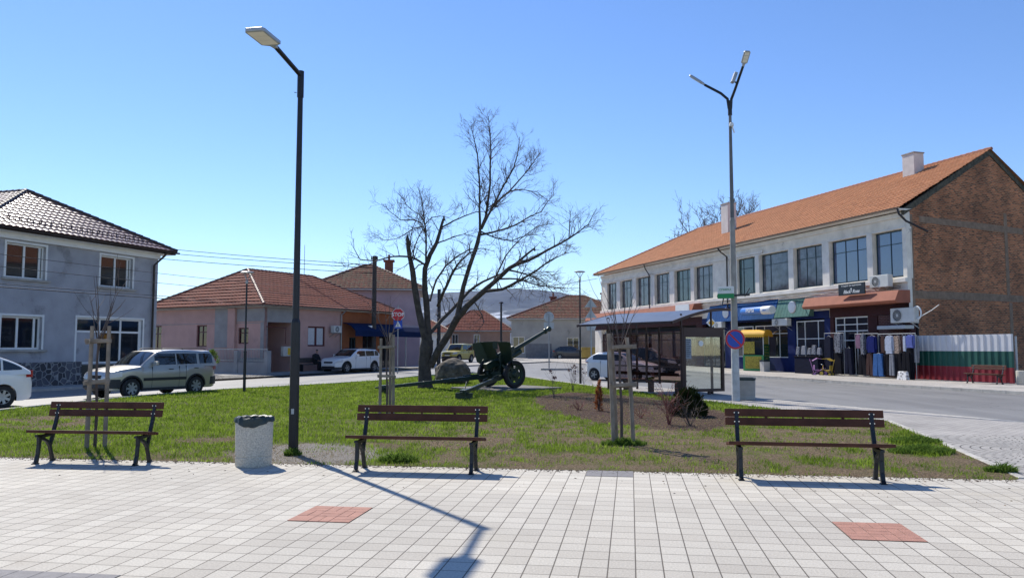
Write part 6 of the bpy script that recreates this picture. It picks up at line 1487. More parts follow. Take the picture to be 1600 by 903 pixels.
# ================================================================ TREES
def branchy(mb, tw, a, d, ln, r, depth, rnd, droop=0.0, upb=0.25, jitter=0.35, kmax=3, rmin=0.0045):
    """recursive twig"""
    n = 4 if ln > 0.5 else 3; pts = [Vector(a)]; rs = [r]; dd = Vector(d).normalized()
    for i in range(n):
        dd = (dd+Vector((rnd.uniform(-1,1), rnd.uniform(-1,1), rnd.uniform(-1,1)))*jitter*0.45+Vector((0,0,upb-droop))*0.16).normalized()
        pts.append(pts[-1]+dd*ln/n); rs.append(max(rmin*0.7, r*(1-(i+1)/n*0.72)))
    (mb if r > 0.02 else tw).tube(pts, rs, 5 if r > 0.02 else 3, cap=False)
    if depth > 0:
        k = rnd.randint(kmax-1, kmax+2) if ln > 0.35 else rnd.randint(1, kmax)
        for j in range(k):
            u = rnd.uniform(0.25, 1.0); i = min(n-1, int(u*n)); p = pts[i].lerp(pts[i+1], u*n-i); dl = (pts[i+1]-pts[i]).normalized()
            ax = dl.orthogonal(); ax.rotate(Matrix.Rotation(rnd.uniform(0, 6.283), 3, dl)); nd = dl.copy(); nd.rotate(Matrix.Rotation(R(rnd.uniform(25, 55)), 3, ax))
            branchy(mb, tw, p, nd, ln*rnd.uniform(0.38, 0.68), max(rmin, r*0.5), depth-1, rnd, droop, upb, jitter, kmax, rmin)
def big_tree():
    rnd = random.Random(21); Y0 = G(665,607).y+0.35
    t = thing('bare_tree', 'large bare tree with several dark stems and broken stubs beside the boulder', 'tree', (at(667,600,Y0).x, Y0, 0))
    org = Vector(t.location)
    def W_(px, py, dy=0.0): return at(px, py, Y0+dy)-org
    sc = Y0/1240.0
    tr = MB(); lb = MB(); tw = MB()
    mbs = {'t': tr, 'l': lb}
    # (kind, points (px,py,depth offset), radii px, twig density, depth)
    limbs = [
     ('t', [(665,612,0),(664,590,0),(663,565,0),(666,545,0),(668,530,0)], [19,14,13,14,12], 0, 0),
     ('t', [(668,550,0),(662,520,-.1),(655,490,-.1),(649,455,-.2),(645,425,-.2),(640,400,-.3),(637,373,-.3)], [9,9,8,8,7,6,5], 0.0, 0),
     ('t', [(671,552,0),(669,520,0),(667,485,.1),(664,455,.1),(664,420,.2),(672,398,.2),(682,380,.2),(688,360,.3),(693,342,.3)], [9,9,8.5,7.5,6.5,5.5,5,4,3], 0.15, 2),
     ('t', [(672,572,0),(686,545,-.3),(702,520,-.5),(714,497,-.8),(730,478,-1.0),(748,462,-1.2),(765,447,-1.4)], [10,9.5,9,9,7.5,7,6], 0.0, 0),
     ('l', [(672,520,0),(690,500,.5),(712,478,.9),(733,455,1.2),(755,440,1.6),(790,425,2)], [6,5,4.5,4,3.2,2], 0.5, 3),
     ('l', [(666,425,.2),(665.5,396,.1),(665.6,363,0),(663,346,-.1),(660,320,-.2),(655,297,-.2)], [3.2,2.4,2.1,1.8,1.3,0.7], 1.5, 3),
     ('l', [(714,497,-.8),(724,448,-1.0),(735,412,-1.1),(746,380,-1.2),(750,362,-1.2)], [7,6,5.5,5,4.5], 0.1, 2),
     ('l', [(750,362,-1.2),(749,325,-1.4),(749.5,293,-1.6),(746,243,-1.8),(740,215,-1.9),(736,195,-2)], [3.4,2.6,2.2,1.6,1.1,0.6], 1.3, 3),
     ('l', [(752,358,-1.2),(759,339,-1.1),(766,286,-.9),(767,240,-.8),(765,205,-.7),(763,182,-.7)], [3.6,3.2,2.6,1.9,1.2,0.6], 1.5, 3),
     ('l', [(752,358,-1.2),(762,338,-1.3),(772.6,319,-1.4),(787,290,-1.6),(802.5,263,-1.8),(809,240,-1.9),(812,214,-2)], [3.6,3.0,2.5,2.1,1.6,1.2,0.6], 1.4, 3),
     ('l', [(772,320,-1.4),(795,300,-1),(819,273,-.6),(833,255,-.4),(844,238,-.2)], [2.4,2.1,1.6,1.1,0.6], 1.5, 3),
     ('l', [(795,299,-1),(820,297,-.7),(839,300,-.5),(855,313,-.2)], [1.4,1.0,0.8,0.5], 1.3, 2),
     ('l', [(747,368,-1.2),(770,363,-1.0),(802.5,353,-.6),(825,340,-.3),(846,331,0),(856,315,.2),(866,305,.3)], [3,2.6,2.1,1.7,1.3,0.9,0.5], 1.3, 3),
     ('l', [(752,362,-1.2),(775,372,-2),(800,376,-2.6),(822,368,-3),(850,366,-3.3)], [2.0,1.6,1.2,0.9,0.5], 1.4, 3),
     ('l', [(765,447,-1.4),(780,434,-1.7),(796,419,-2),(812,411,-2.2),(826,407,-2.3),(855,391,-2.7),(889,372.7,-3.1),(905,362,-3.3),(919,351,-3.4),(932,326,-3.6)], [6,5.6,5.2,4.8,3.8,2.8,2.2,1.5,1.1,0.5], 0.9, 3),
     ('l', [(889,373,-3.1),(890,350,-3.2),(891,330,-3.2)], [1.5,1.1,0.6], 1.7, 2),
     ('l', [(800,418,-2),(818,402,-2.2),(834,389,-2.4)], [3.5,3,2.2], 0.3, 1),
     ('l', [(755,455,-1.2),(785,452,-2.2),(812,438,-3),(838,423,-3.6),(860,407,-4),(885,395,-4.2)], [4.6,3.8,3.0,2.2,1.5,0.7], 1.2, 3),
     ('l', [(780,436,-1.8),(812,436,-1.0),(842,446,-.4),(872,450,0),(905,450,.3)], [2.4,1.9,1.4,1.0,0.5], 1.3, 3),
     ('l', [(795,422,-2),(820,428,-2.8),(848,440,-3.4),(865,458,-3.8)], [2.6,1.9,1.3,0.7], 1.2, 3),
     ('l', [(768,445,-1.4),(790,400,-.6),(815,372,0),(838,355,.5),(860,350,.8)], [2.2,1.8,1.3,0.9,0.5], 1.3, 3),
     ('l', [(740,470,-1.1),(752,490,-2),(756,505,-2.6),(744,520,-3)], [1.8,1.3,0.9,0.5], 1.0, 2),
     ('l', [(645,423,-.2),(654,414,.3),(663,412,.3)], [1.5,1.5,1.4], 0, 0),
     ('l', [(664,414,.2),(650,405,-.4),(636,401,-1),(613,401,-1.6),(586.5,408,-2.2),(563,406,-2.6),(553,388,-2.8),(552,372,-2.8)], [2.8,2.6,2.4,2.0,1.5,1.1,0.8,0.4], 0.7, 2),
     ('l', [(590,407,-2.2),(570,416,-3),(553,412,-3.4),(535,416,-3.8)], [1.5,1.1,0.8,0.4], 1.1, 2),
     ('l', [(672,470,0),(676,455,.4),(682,437,.8),(696,416,1.2),(714,401,1.6),(733,390,2.0),(755,388,2.3),(773,393,2.6)], [3,2.8,2.6,2.4,2.0,1.6,1.1,0.6], 0.9, 3),
     ('l', [(684,478,0),(692,458,-.5),(705,430,-1),(716,412,-1.4),(733,396,-1.9),(748,388,-2.2)], [4.0,3.8,3.2,2.6,1.8,1.0], 0.8, 3),
     ('l', [(683,380.5,.2),(695,376,.6),(709,370,1),(725,366,1.4),(745,370,1.8)], [2,1.7,1.4,1.0,0.5], 1.0, 2),
     ('l', [(691,355,.3),(709,345,0),(725,338,-.3),(745,331,-.6),(765,330,-.8)], [2.2,1.8,1.5,1.1,0.6], 0.9, 3),
     ('l', [(665,363,0),(660,350,-.5),(648,344,-1),(626,344,-1.6),(615,335,-1.9),(606,328,-2.1),(602,318,-2.2)], [1.8,1.6,1.4,1.1,0.8,0.6,0.4], 1.4, 3),
     ('l', [(663,347,0),(655,335,.6),(643,328,1.1),(634,318,1.4),(627,308,1.6)], [1.5,1.2,0.9,0.7,0.4], 1.5, 3),
     ('l', [(661,354,0),(648,356,1),(635,365,1.6),(617,374,2.2),(600,375,2.6),(580,368,3)], [1.6,1.4,1.1,0.9,0.7,0.4], 1.3, 3),
     ('l', [(665,350,0),(675,340,.5),(688,338,.9),(702,340,1.3),(712,332,1.5)], [1.4,1.2,0.9,0.6,0.4], 1.3, 3),
     ('l', [(645,402,0),(648,385,.3),(652,375,.5),(661,358,.7)], [2.0,1.7,1.4,1.2], 0.7, 2),
     ('l', [(640,398,-.3),(642,370,-.8),(645,355,-1),(650,345,-1.1)], [1.4,1.1,0.9,0.6], 0.8, 2),
    ]
    for kind, P_, rr_, dens, dep in limbs:
        pts = [W_(*q) for q in P_]; rs = [q*sc*(0.60 if P_[0][1] < 600 else 0.74) for q in rr_]
        # smooth subdivision
        out = [pts[0]]; ro = [rs[0]]
        for i in range(len(pts)-1):
            for u in (0.5, 1.0):
                q = pts[i].lerp(pts[i+1], u)
                if u == 0.5: q += Vector((rnd.uniform(-1,1), rnd.uniform(-1,1), rnd.uniform(-1,1)))*0.02*(pts[i+1]-pts[i]).length
                out.append(q); ro.append(rs[i]+(rs[i+1]-rs[i])*u)
        # bark lumps
        ro = [q*(1+rnd.uniform(-.05,.07)) for q in ro]
        mbs[kind].tube(out, ro, 14 if kind == 't' else 7)
        if dens > 0:
            Ltot = sum((a-b).length for a, b in zip(out[:-1], out[1:])); k = int(Ltot*dens*5.2)+2
            for j in range(k):
                u = rnd.uniform(0.12, 1.0)**0.9; i = min(len(out)-2, int(u*(len(out)-1))); f = u*(len(out)-1)-i; p = out[i].lerp(out[i+1], f); dl = (out[i+1]-out[i]).normalized(); rloc = ro[i]+(ro[i+1]-ro[i])*f
                ax = dl.orthogonal(); ax.rotate(Matrix.Rotation(rnd.uniform(0, 6.283), 3, dl)); nd = dl.copy(); nd.rotate(Matrix.Rotation(R(rnd.uniform(28, 65)), 3, ax))
                nd = (nd+Vector((0,-nd.y*0.25,0.12))).normalized()
                branchy(lb, tw, p, nd, rnd.uniform(0.45, 1.15)*(1.12-0.60*u), min(0.022, max(0.008, rloc*0.5)), dep-1, rnd, droop=0.25 if p.z < 4.5 else 0.0, upb=0.35)
    trunk = tr.build('trunk', 'bark', t, smooth=True, ang=60); cr_ = lb.build('limbs', 'bark', t, smooth=True, ang=60, fix=False); tw.build('crown_twigs', 'twig', t, fix=False)
    for px, py, dy, r_ in ((637,372,-.3,4.5),(693.5,341,.3,3),(835,388,-2.4,2)):
        q = W_(px, py, dy); mb = MB()
        for k in range(4): mb.tube([q+Vector((rnd.uniform(-1,1)*r_*sc*.5,rnd.uniform(-1,1)*r_*sc*.5,-0.1)), q+Vector((rnd.uniform(-.6,.6)*r_*sc,0,rnd.uniform(0.05,0.16)))],[r_*sc*0.5,0.01],5)
        mb.build('broken_stub', 'bark', t)
big_tree()
# far bare tree behind the right building
def small_tree(px, basez, Y0, top_py, label, spread, rnd, mat='twig', n0=5, bl=0.30, rad=0.2, depth=4, name='bare_tree'):
    c = at(px, 544, Y0); zt_ = at(px, top_py, Y0).z; t = thing(name, label, 'tree', (c.x, Y0, basez))
    tr = MB(); tw = MB(); Hh = zt_-basez; f = Hh*(0.78-bl); tr.tube([(0,0,-0.2),(0,0,f*0.5),(0.1,0,f)],[rad*1.2,rad,rad*0.8],8)
    for i in range(n0):
        a = 2*math.pi*i/n0+rnd.uniform(-.4,.4); el_ = R(rnd.uniform(35,80)); d = Vector((math.cos(a)*math.cos(el_)*spread, math.sin(a)*math.cos(el_)*spread, math.sin(el_)))
        branchy(tr, tw, (0.05,0,f*rnd.uniform(0.95,1.05)), d, Hh*bl, rad*0.55, depth, rnd, upb=0.5, kmax=4, rmin=0.018)
    tr.build('trunk', 'bark', t, fix=False); tw.build('crown_twigs', mat, t, fix=False)
rn = random.Random(5)
small_tree(1112, 0, 78, 300, 'bare tree rising behind the orange roof, left of its slim chimney', 1.0, rn, rad=0.24)
small_tree(1163, 0, 82, 303, 'bare tree rising behind the orange roof, right of its slim chimney', 1.0, rn, rad=0.24)
rn = random.Random(8)
small_tree(556, 0, 74, 425, 'thin bare tree behind the roofs at the utility pole', 0.8, rn, rad=0.12, depth=3)

# saplings with their stake frames
def staked(p, label_t, label_g, stakes, h, bars, sap_top, lean, seed, grp):
    t = thing('tree_guard', label_g, 'tree stakes', p, 0, 'wooden stake frames round the saplings'); tilt = lean
    tops = []
    for (x, y) in stakes:
        mb = MB(); hh = h*random.uniform(0.94, 1.04); mb.tube([(x,y,-0.15),(x*0.98+tilt*0.02,y,hh*0.5),(x*0.94+tilt*0.05,y,hh)],[0.036,0.034,0.031],8); mb.build('stake', 'wood_grey', t, smooth=True, ang=50)
    for z in bars:
        for i in range(len(stakes)):
            a, b = stakes[i], stakes[(i+1) % len(stakes)]; a3 = Vector((a[0]*0.96, a[1], z)); b3 = Vector((b[0]*0.96, b[1], z+random.uniform(-.03,.03))); d = (b3-a3).normalized()*0.07; off = Vector((0,-0.045,0))
            mb = MB(); mb.beam(a3-d+off, b3+d+off, 0.022, 0.06); mb.build('cross_bar', 'wood_grey', t, bevel=0.004)
    rnd = random.Random(seed); s = thing('sapling', label_t, 'young tree', p, 0, 'staked saplings on the lawn'); tr = MB(); tw = MB()
    fk = sap_top*0.62; tr.tube([(0,0,-0.1),(0.01,0,0.6),(-0.02,0,1.2),(0.0,0,fk)],[0.028,0.024,0.02,0.017],8)
    for i in range(6):
        a = 2*math.pi*i/6+rnd.uniform(-.5,.5); d = Vector((math.cos(a)*0.42, math.sin(a)*0.42, 1)); branchy(tr, tw, (0,0,fk*rnd.uniform(0.8,1.0)), d, (sap_top-fk)*rnd.uniform(0.7,1.1), 0.012, 1, rnd, upb=0.8, kmax=2, rmin=0.004)
    tr.build('trunk', 'twig', s, smooth=True, ang=60); tw.build('twigs', 'twig', s, fix=False)
staked(G(148,700), 'bare young tree between three stakes behind the left bench', 'three grey stakes with two rings of cross bars behind the left bench', [(-0.16,0.05),(-0.06,-0.13),(0.16,0.0),], 1.95, (1.05, 1.72), 2.9, 0.2, 3, None)
staked(G(604,650), 'bare young tree between stakes behind the middle bench, near the stop sign', 'grey stake frame behind the middle bench, before the white off-roader', [(-0.16,0.0),(0.16,-0.03),(0.05,0.18)], 1.95, (0.95, 1.62), 3.0, 0, 4, None)
staked(G(971,694), 'bare young tree between stakes in front of the bus shelter', 'weathered stake frame leaning in front of the bus shelter', [(-0.13,-0.02),(0.20,-0.02),(-0.06,0.16)], 1.82, (0.98, 1.62), 2.75, -1.6, 6, None)

# ================================================================ SHRUBS AND PLANTS
leafmat('juniper', (0.012,0.022,0.008,1), (0.045,0.055,0.018,1), 0.15, 3)
leafmat('yellow_leaf', (0.10,0.11,0.02,1), (0.34,0.28,0.08,1), 0.35, 6)
leafmat('weed_green', (0.06,0.12,0.018,1), (0.18,0.26,0.05,1), 0.5, 8)
leafmat('dry_leaf', (0.20,0.06,0.025,1), (0.36,0.14,0.06,1), 0.35, 6)
def leafy(name, label, p, rx_, ry_, rz_, N, mat, leaf, cat, stems=7, group=None, updir=0.6):
    t = thing(name, label, cat, p, 0, group); rnd = random.Random(int(p.x*100)); tw = MB()
    tips = []
    for i in range(stems*4):
        a = rnd.uniform(0, 6.283); e = rnd.uniform(0.2, 1.5); d = Vector((math.cos(a)*math.cos(e)*rx_, math.sin(a)*math.cos(e)*ry_, math.sin(e)*rz_)); tw.tube([(0,0,-0.03), d*0.5+Vector((0,0,0.04)), d*0.95],[0.014,0.009,0.004],4); tips.append(d)
    tw.build('stems', 'twig', t, fix=False)
    V = []; F_ = []
    for i in range(N):
        if rnd.random() < 0.35: b = rnd.choice(tips)*rnd.uniform(0.75, 1.08)
        else:
            a = rnd.uniform(0, 6.283); e = math.asin(rnd.uniform(0.0, 1)); q = rnd.uniform(0.6, 1.0)**0.5*(1+0.22*noise.noise(Vector((math.cos(a)*2, math.sin(a)*2, e*2))))
            b = Vector((math.cos(a)*math.cos(e)*rx_, math.sin(a)*math.cos(e)*ry_, math.sin(e)*rz_))*q
        d = (b.normalized()*0.8+Vector((rnd.uniform(-1,1), rnd.uniform(-1,1), rnd.uniform(-0.3,1)+updir))).normalized(); s_ = d.orthogonal().normalized(); s_.rotate(Matrix.Rotation(rnd.uniform(0, 6.28), 3, d)); l = leaf*rnd.uniform(0.6, 1.4); o = len(V)
        V += [tuple(b-s_*l*0.16), tuple(b+s_*l*0.16), tuple(b+d*l)]; F_.append((o, o+1, o+2))
    me = bpy.data.meshes.new('foliage'); me.from_pydata(V, [], F_); me.materials.append(MATS[mat]); o = bpy.data.objects.new('foliage', me); C.objects.link(o); o.parent = t; return t
leafy('evergreen_shrub', 'low round dark evergreen shrub in the brown bed before the shelter panel', G(1081,651)+Vector((0,0.3,0)), 0.44, 0.42, 0.60, 9000, 'juniper', 0.06, 'shrub', 9)
leafy('garden_bush', 'small yellowish bush at the right corner of the grey blue house', Vector((at(245,560,41).x, 41, 0)), 0.45, 0.4, 1.25, 900, 'yellow_leaf', 0.10, 'bush', 4)
leafy('garden_bush', 'dark potted bush behind the low railing of the pink house', Vector((at(331,560,47.5).x, 47.5, 0.7)), 0.4, 0.35, 0.75, 900, 'weed_green', 0.10, 'bush', 4)
leafy('dry_shrub', 'rust brown dried leafy plant beside the leaning stake frame', G(936,642), 0.09, 0.09, 0.72, 420, 'dry_leaf', 0.09, 'plant', 3, updir=-0.2)
def stick_plant(p, h, n, label, seed, spread=0.35, heads=None, mat='twig', name='bare_shrub', cat='shrub', group='leafless shrubs in the planted bed'):
    rnd = random.Random(seed); t = thing(name, label, cat, p, 0, group); tr = MB(); tw = MB(); hd = MB()
    for i in range(n):
        a = rnd.uniform(0, 6.283); d = Vector((math.cos(a)*spread*rnd.uniform(.4,1), math.sin(a)*spread*rnd.uniform(.4,1), 1)); l = h*rnd.uniform(0.65, 1.0)
        branchy(tr, tw, (rnd.uniform(-.03,.03), rnd.uniform(-.03,.03), -0.02), d, l, 0.008, 2 if not heads else 1, rnd, upb=0.3, kmax=3, rmin=0.0035)
        if heads:
            e = Vector((0,0,0))+d.normalized()*l*0.98
            for k in range(7): q = e+Vector((rnd.uniform(-1,1),rnd.uniform(-1,1),rnd.uniform(-1,1)))*0.04; hd.tube([q, q+Vector((rnd.uniform(-.03,.03),rnd.uniform(-.03,.03),0.03))],[0.018,0.008],4)
    tw.build('twigs', mat, t, fix=False)
    if heads: hd.build('flower_heads', 'dried_head', t, fix=False)
M('dried_head', (0.16,0.07,0.06,1), 0.9, var=0.4, scale=20)
M('red_twig', (0.20,0.06,0.05,1), 0.8, var=0.3, scale=8)
stick_plant(G(1046,663), 0.75, 14, 'spreading bare reddish shrub left of the evergreen shrub', 1, 0.5, mat='red_twig')
stick_plant(G(1078,664), 0.6, 9, 'pale bare twigs in front of the evergreen shrub', 2, 0.6, mat='twig')
stick_plant(G(895,612), 1.05, 7, 'tall dried flower stems at the foot of the garden lamp', 3, 0.22, True, name='dried_flowers', cat='plant', group='dried flower stems by the bed')
stick_plant(G(866,622), 0.95, 5, 'dried flower stems between the gun wheel and the bed', 4, 0.2, True, name='dried_flowers', cat='plant', group='dried flower stems by the bed')
stick_plant(G(913,606), 0.8, 3, 'short dried flower stems right of the garden lamp', 5, 0.2, True, name='dried_flowers', cat='plant', group='dried flower stems by the bed')
stick_plant(G(905,640), 0.3, 12, 'low sprawling red twigs in the left half of the brown bed', 6, 1.2, mat='red_twig')
stick_plant(G(1000,652), 0.32, 10, 'low sprawling twigs behind the stake frame in the brown bed', 7, 1.2, mat='red_twig')
leafmat('weed_green', (0.06,0.12,0.018,1), (0.16,0.24,0.05,1), 0.5, 8)
for px, py, r_, lb_ in ((1386*1.0,690,0.0,''),):
    pass
def tuft(label, p, rx_, ry_, N, h0, seed):
    rnd = random.Random(seed); V = []; F_ = []
    for i in range(N):
        a = rnd.uniform(0, 6.283); q = rnd.random()**0.6; bx_, by_ = math.cos(a)*rx_*q, math.sin(a)*ry_*q; k = 1-0.6*q; h = h0*rnd.uniform(0.5, 1.2)*k; b = rnd.uniform(0, 6.283); ln = h*rnd.uniform(0.3, 1.3); w2 = rnd.uniform(0.004, 0.009); c2 = rnd.uniform(0, 6.283); cx_, cy_ = math.cos(c2)*w2, math.sin(c2)*w2; o = len(V)
        V += [(bx_-cx_,by_-cy_,-0.02),(bx_+cx_,by_+cy_,-0.02),(bx_+cx_+math.cos(b)*ln*.4,by_+cy_+math.sin(b)*ln*.4,h*0.65),(bx_-cx_+math.cos(b)*ln*.4,by_-cy_+math.sin(b)*ln*.4,h*0.65),(bx_+math.cos(b)*ln,by_+math.sin(b)*ln,h*0.95)]; F_ += [(o,o+1,o+2,o+3),(o+3,o+2,o+4)]
    me = bpy.data.meshes.new('weed_clump'); me.from_pydata(V, [], F_); me.materials.append(MATS['weed_green']); o = bpy.data.objects.new('weed_clump', me); C.objects.link(o); o.location = p; tag(o, label, 'weed', 'green weed clumps along the lawn edge')
tuft('tuft of broad green weeds at the paved corner, far right end of the lawn', G(1565,737), 0.20, 0.14, 420, 0.15, 1)
tuft('large green weed clump at the lawn edge right of the right bench', G(1440,706), 0.50, 0.30, 1500, 0.15, 2)
tuft('green weed clump on the lawn edge behind the large one, right of the right bench', G(1430,690), 0.45, 0.28, 1000, 0.14, 3)
tuft('green weed tuft under the seat of the middle bench', G(622,720), 0.30, 0.15, 700, 0.14, 4)
tuft('grass tuft round the foot of the tall black lamp post', G(457,710), 0.13, 0.10, 350, 0.13, 5)
tuft('grass tuft at the foot of the leaning stake frame', G(975,694), 0.38, 0.18, 900, 0.14, 6)

# ================================================================ BUS SHELTER
sA = G(951, 609); sB = G(1066, 617); SF = Frame(sA, (sB.x-sA.x, sB.y-sA.y)); SL = (sB-sA).length; print('shelter', SL, sA, sB)
t = thing('bus_shelter', 'brown framed bus shelter with curved blue roof and glass panels', 'bus shelter', (sA.x, sA.y, 0), SF.ang)
M('shelter_brown', (0.045,0.016,0.013,1), 0.45, 0.1, var=0.15)
M('shelter_roof', (0.075,0.09,0.13,1), 0.38, var=0.2, spec=0.5)
mg = bpy.data.materials.new('shelter_glass'); mg.use_nodes = True; nn_ = mg.node_tree
for x in list(nn_.nodes):
    if x.type != 'OUTPUT_MATERIAL': nn_.nodes.remove(x)
tr_ = nn_.nodes.new('ShaderNodeBsdfTransparent'); tr_.inputs[0].default_value = (0.74,0.62,0.60,1); gl_ = nn_.nodes.new('ShaderNodeBsdfGlossy'); gl_.inputs['Roughness'].default_value = 0.02; fr_ = nn_.nodes.new('ShaderNodeFresnel'); fr_.inputs[0].default_value = 1.45; ms_ = nn_.nodes.new('ShaderNodeMixShader')
ms_.inputs[0].default_value = 0.09; nn_.links.new(tr_.outputs[0], ms_.inputs[1]); nn_.links.new(gl_.outputs[0], ms_.inputs[2]); nn_.links.new(ms_.outputs[0], [x for x in nn_.nodes if x.type == 'OUTPUT_MATERIAL'][0].inputs[0]); MATS['shelter_glass'] = mg
mc = mg.copy(); mc.name = 'clear_glass'; [x for x in mc.node_tree.nodes if x.type == 'BSDF_TRANSPARENT'][0].inputs[0].default_value = (0.88,0.92,0.9,1); MATS['clear_glass'] = mc
ht = 2.35; DPS = 1.45
def post(x, y, w_=0.07, h_=ht): mb = MB(); mb.box(x-w_/2, x+w_/2, y-w_/2, y+w_/2, 0, h_); return mb.build('post', 'shelter_brown', t, bevel=0.006)
for x, y in ((0,0),(SL,0),(0,DPS),(SL,DPS)): post(x, y)
mb = MB(); px_ = [SL*0.33, SL*0.55, SL*0.72]
for x in px_: mb.box(x-0.03, x+0.03, -0.03, 0.03, 0.35, ht)
for z in (0.42, 0.95, 2.12): mb.box(0.036, SL-0.036, -0.024, 0.024, z-0.025, z+0.025)
mb.build('rear_frame', 'shelter_brown', t)
edges_ = [0.036]+px_+[SL-0.036]
for a, b in zip(edges_[:-1], edges_[1:]): mb = MB(); mb.box(a+0.03, b-0.03, -0.006, 0.006, 0.45, 2.09); mb.build('glass_panel', 'shelter_glass', t)
# bench inside
mb = MB(); mb.box(0.3, SL-0.3, 0.2, 0.55, 0.42, 0.46); mb.box(0.3, SL-0.3, 0.12, 0.15, 0.62, 0.74); mb.build('bench_boards', 'wood_brown', t, bevel=0.005)
mb = MB()
for x in (0.6, SL/2, SL-0.6): mb = MB(); mb.box(x-0.03, x+0.03, 0.25, 0.5, 0, 0.40); mb.build('bench_leg', 'shelter_brown', t)
# curved roof: profile in the depth direction
prof = []; y0, y1 = -0.85, DPS+0.75
za = at(1059,502,G(1066,617).y-0.7).z
for i in range(15):
    u = i/14; y = y0+(y1-y0)*u; prof.append((y, za+0.50*math.sin(math.pi*0.5*min(1,u*1.15))-0.06*max(0,u-0.85)))
mb = MB()
for (a, b) in zip(prof[:-1], prof[1:]): mb.prism([a, b, (b[0], b[1]-0.035), (a[0], a[1]-0.035)], -0.85, SL+0.42, 'yz')
mb.build('roof', 'shelter_roof', t)
mb = MB()
for x in (-0.88, SL/2-0.2, SL+0.42):
    for (a, b) in zip(prof[:-1], prof[1:]): mb.prism([(a[0]-0.0, a[1]+(0.012 if x < 0 or x > SL else -0.036)), (b[0], b[1]+(0.012 if x < 0 or x > SL else -0.036)), (b[0], b[1]-0.09), (a[0], a[1]-0.09)], x, x+0.045, 'yz')
mb.box(-0.86, SL+0.42, y0-0.03, y0, prof[0][1]-0.07, prof[0][1]+0.01)
for x in (0, SL): mb.beam((x,0,ht),(x,0,prof[6][1]-0.06),0.05,0.05); mb.beam((x,DPS,ht),(x,DPS,prof[-3][1]-0.06),0.05,0.05)
mb.build('roof_frame', 'shelter_brown', t)
# display panel: end wall across the shelter
eL = G(1066, 617); ea = Vector(SF.w(SL, 0)); EF = Frame((ea.x, ea.y), (0.93, 0.37)); pw = EF.q(1130, 560)[0]
zb_ = EF.q(1128, 611)[1]; zt_ = EF.q(1066, 511)[1]
t = thing('display_case', 'brown framed glazed display case at the right end of the bus shelter', 'display case', (ea.x, ea.y, 0), EF.ang)
mb = MB(); x0 = 0.05; ft = zt_-0.34
mb.box(x0, x0+0.09, -0.06, 0.06, zb_, zt_); mb.box(pw-0.09, pw, -0.06, 0.06, zb_, zt_-0.02); mb.box(x0+0.09, pw-0.09, -0.058, 0.058, zb_, zb_+0.10); mb.box(x0+0.09, pw-0.09, -0.058, 0.058, ft, zt_-0.01); mb.build('case_frame', 'shelter_brown', t, bevel=0.006)
mb = MB(); mb.box(x0-0.06, x0-0.004, -0.05, 0.05, 0, zt_); mb.box(pw*0.62, pw*0.62+0.08, -0.05, 0.05, 0, zb_-0.002); mb.build('leg', 'shelter_brown', t)
mb = MB(); mb.box(x0+0.09, pw-0.09, -0.01, 0.01, zb_+0.10, ft); gp_ = mb.build('glass', 'clear_glass', t)
mb = MB(); mb.box(x0+0.12, x0+0.34, -0.016, -0.011, ft-0.75, ft-0.06)
for k in range(9): mb.box(x0+0.14, x0+0.32-0.03*(k%3), -0.018, -0.0165, ft-0.12-0.07*k, ft-0.10-0.07*k, k=1)
M('paper', (0.30,0.33,0.38,1), 0.8, var=0.1); mb.build('notice_sheet', ['paper', 'dark_void'], t)
mb = MB(); mb.lathe([(0,-0.016),(0.10,-0.016),(0.10,-0.012),(0,-0.012)], 24, (pw*0.46,0,ft-0.22), 'y'); mb.build('round_sticker', 'white_paint', t)

# ================================================================ STREET SIGNS
c_ = G(621, 590); H_ = 3.15; t = thing('stop_sign', 'red octagonal stop sign above a blue crossing sign on a thin grey post', 'road sign', gp(621, 584))
p_ = t.location; zt_ = at(624,478,p_.y).z-p_.z; zc = at(624,491.5,p_.y).z-p_.z; ro_ = 10.5/1240*p_.y
mb = MB(); mb.cyl((0,0.03,0),(0,0.03,zt_+0.05),0.032,n=10); mb.build('post', 'galvanised', t, smooth=True)
oc = lambda r, k=8: [(r*math.cos(math.pi/8+math.pi*i/4), r*math.sin(math.pi/8+math.pi*i/4)) for i in range(8)]
mb = MB(); mb.prism([(a, b+zc) for a, b in oc(ro_)], -0.014, 0.0); mb.build('stop_plate', 'white_paint', t)
mb = MB(); mb.prism([(a, b+zc) for a, b in oc(ro_*0.93)], -0.019, -0.0145); mb.build('stop_face', 'sign_red', t)
text('STOP', ro_*0.78, 'white_paint', 'lettering', t, (0,-0.021,zc), (R(90),0,0), bold=0.008)
zq = at(624,506.5,p_.y).z-p_.z; hs_ = 6.8/1240*p_.y
mb = MB(); mb.box(-hs_, hs_, -0.014, 0, zq-hs_, zq+hs_); mb.build('crossing_plate', 'sign_blue', t)
mb = MB(); s_ = hs_*0.72; mb.prism([(-s_, zq-s_*0.85), (s_, zq-s_*0.85), (0, zq+s_*0.95)], -0.018, -0.0145); tri_ = mb.build('crossing_triangle', 'white_paint', t)
mb = MB(); mb.lathe([(0,-0.021),(s_*0.10,-0.021),(s_*0.10,-0.0185),(0,-0.0185)], 10, (0.0,0,zq+s_*0.28), 'y'); mb.beam((0,-0.02,zq+s_*0.15),(0.01,-0.02,zq-s_*0.25),0.003,s_*0.2,up=(1,0,0)); mb.beam((0,-0.02,zq-s_*0.2),(-s_*0.25,-0.02,zq-s_*0.65),0.003,s_*0.12,up=(1,0,0)); mb.beam((0,-0.02,zq-s_*0.2),(s_*0.2,-0.02,zq-s_*0.65),0.003,s_*0.12,up=(1,0,0)); mb.build('walking_figure', 'black_metal', tri_)
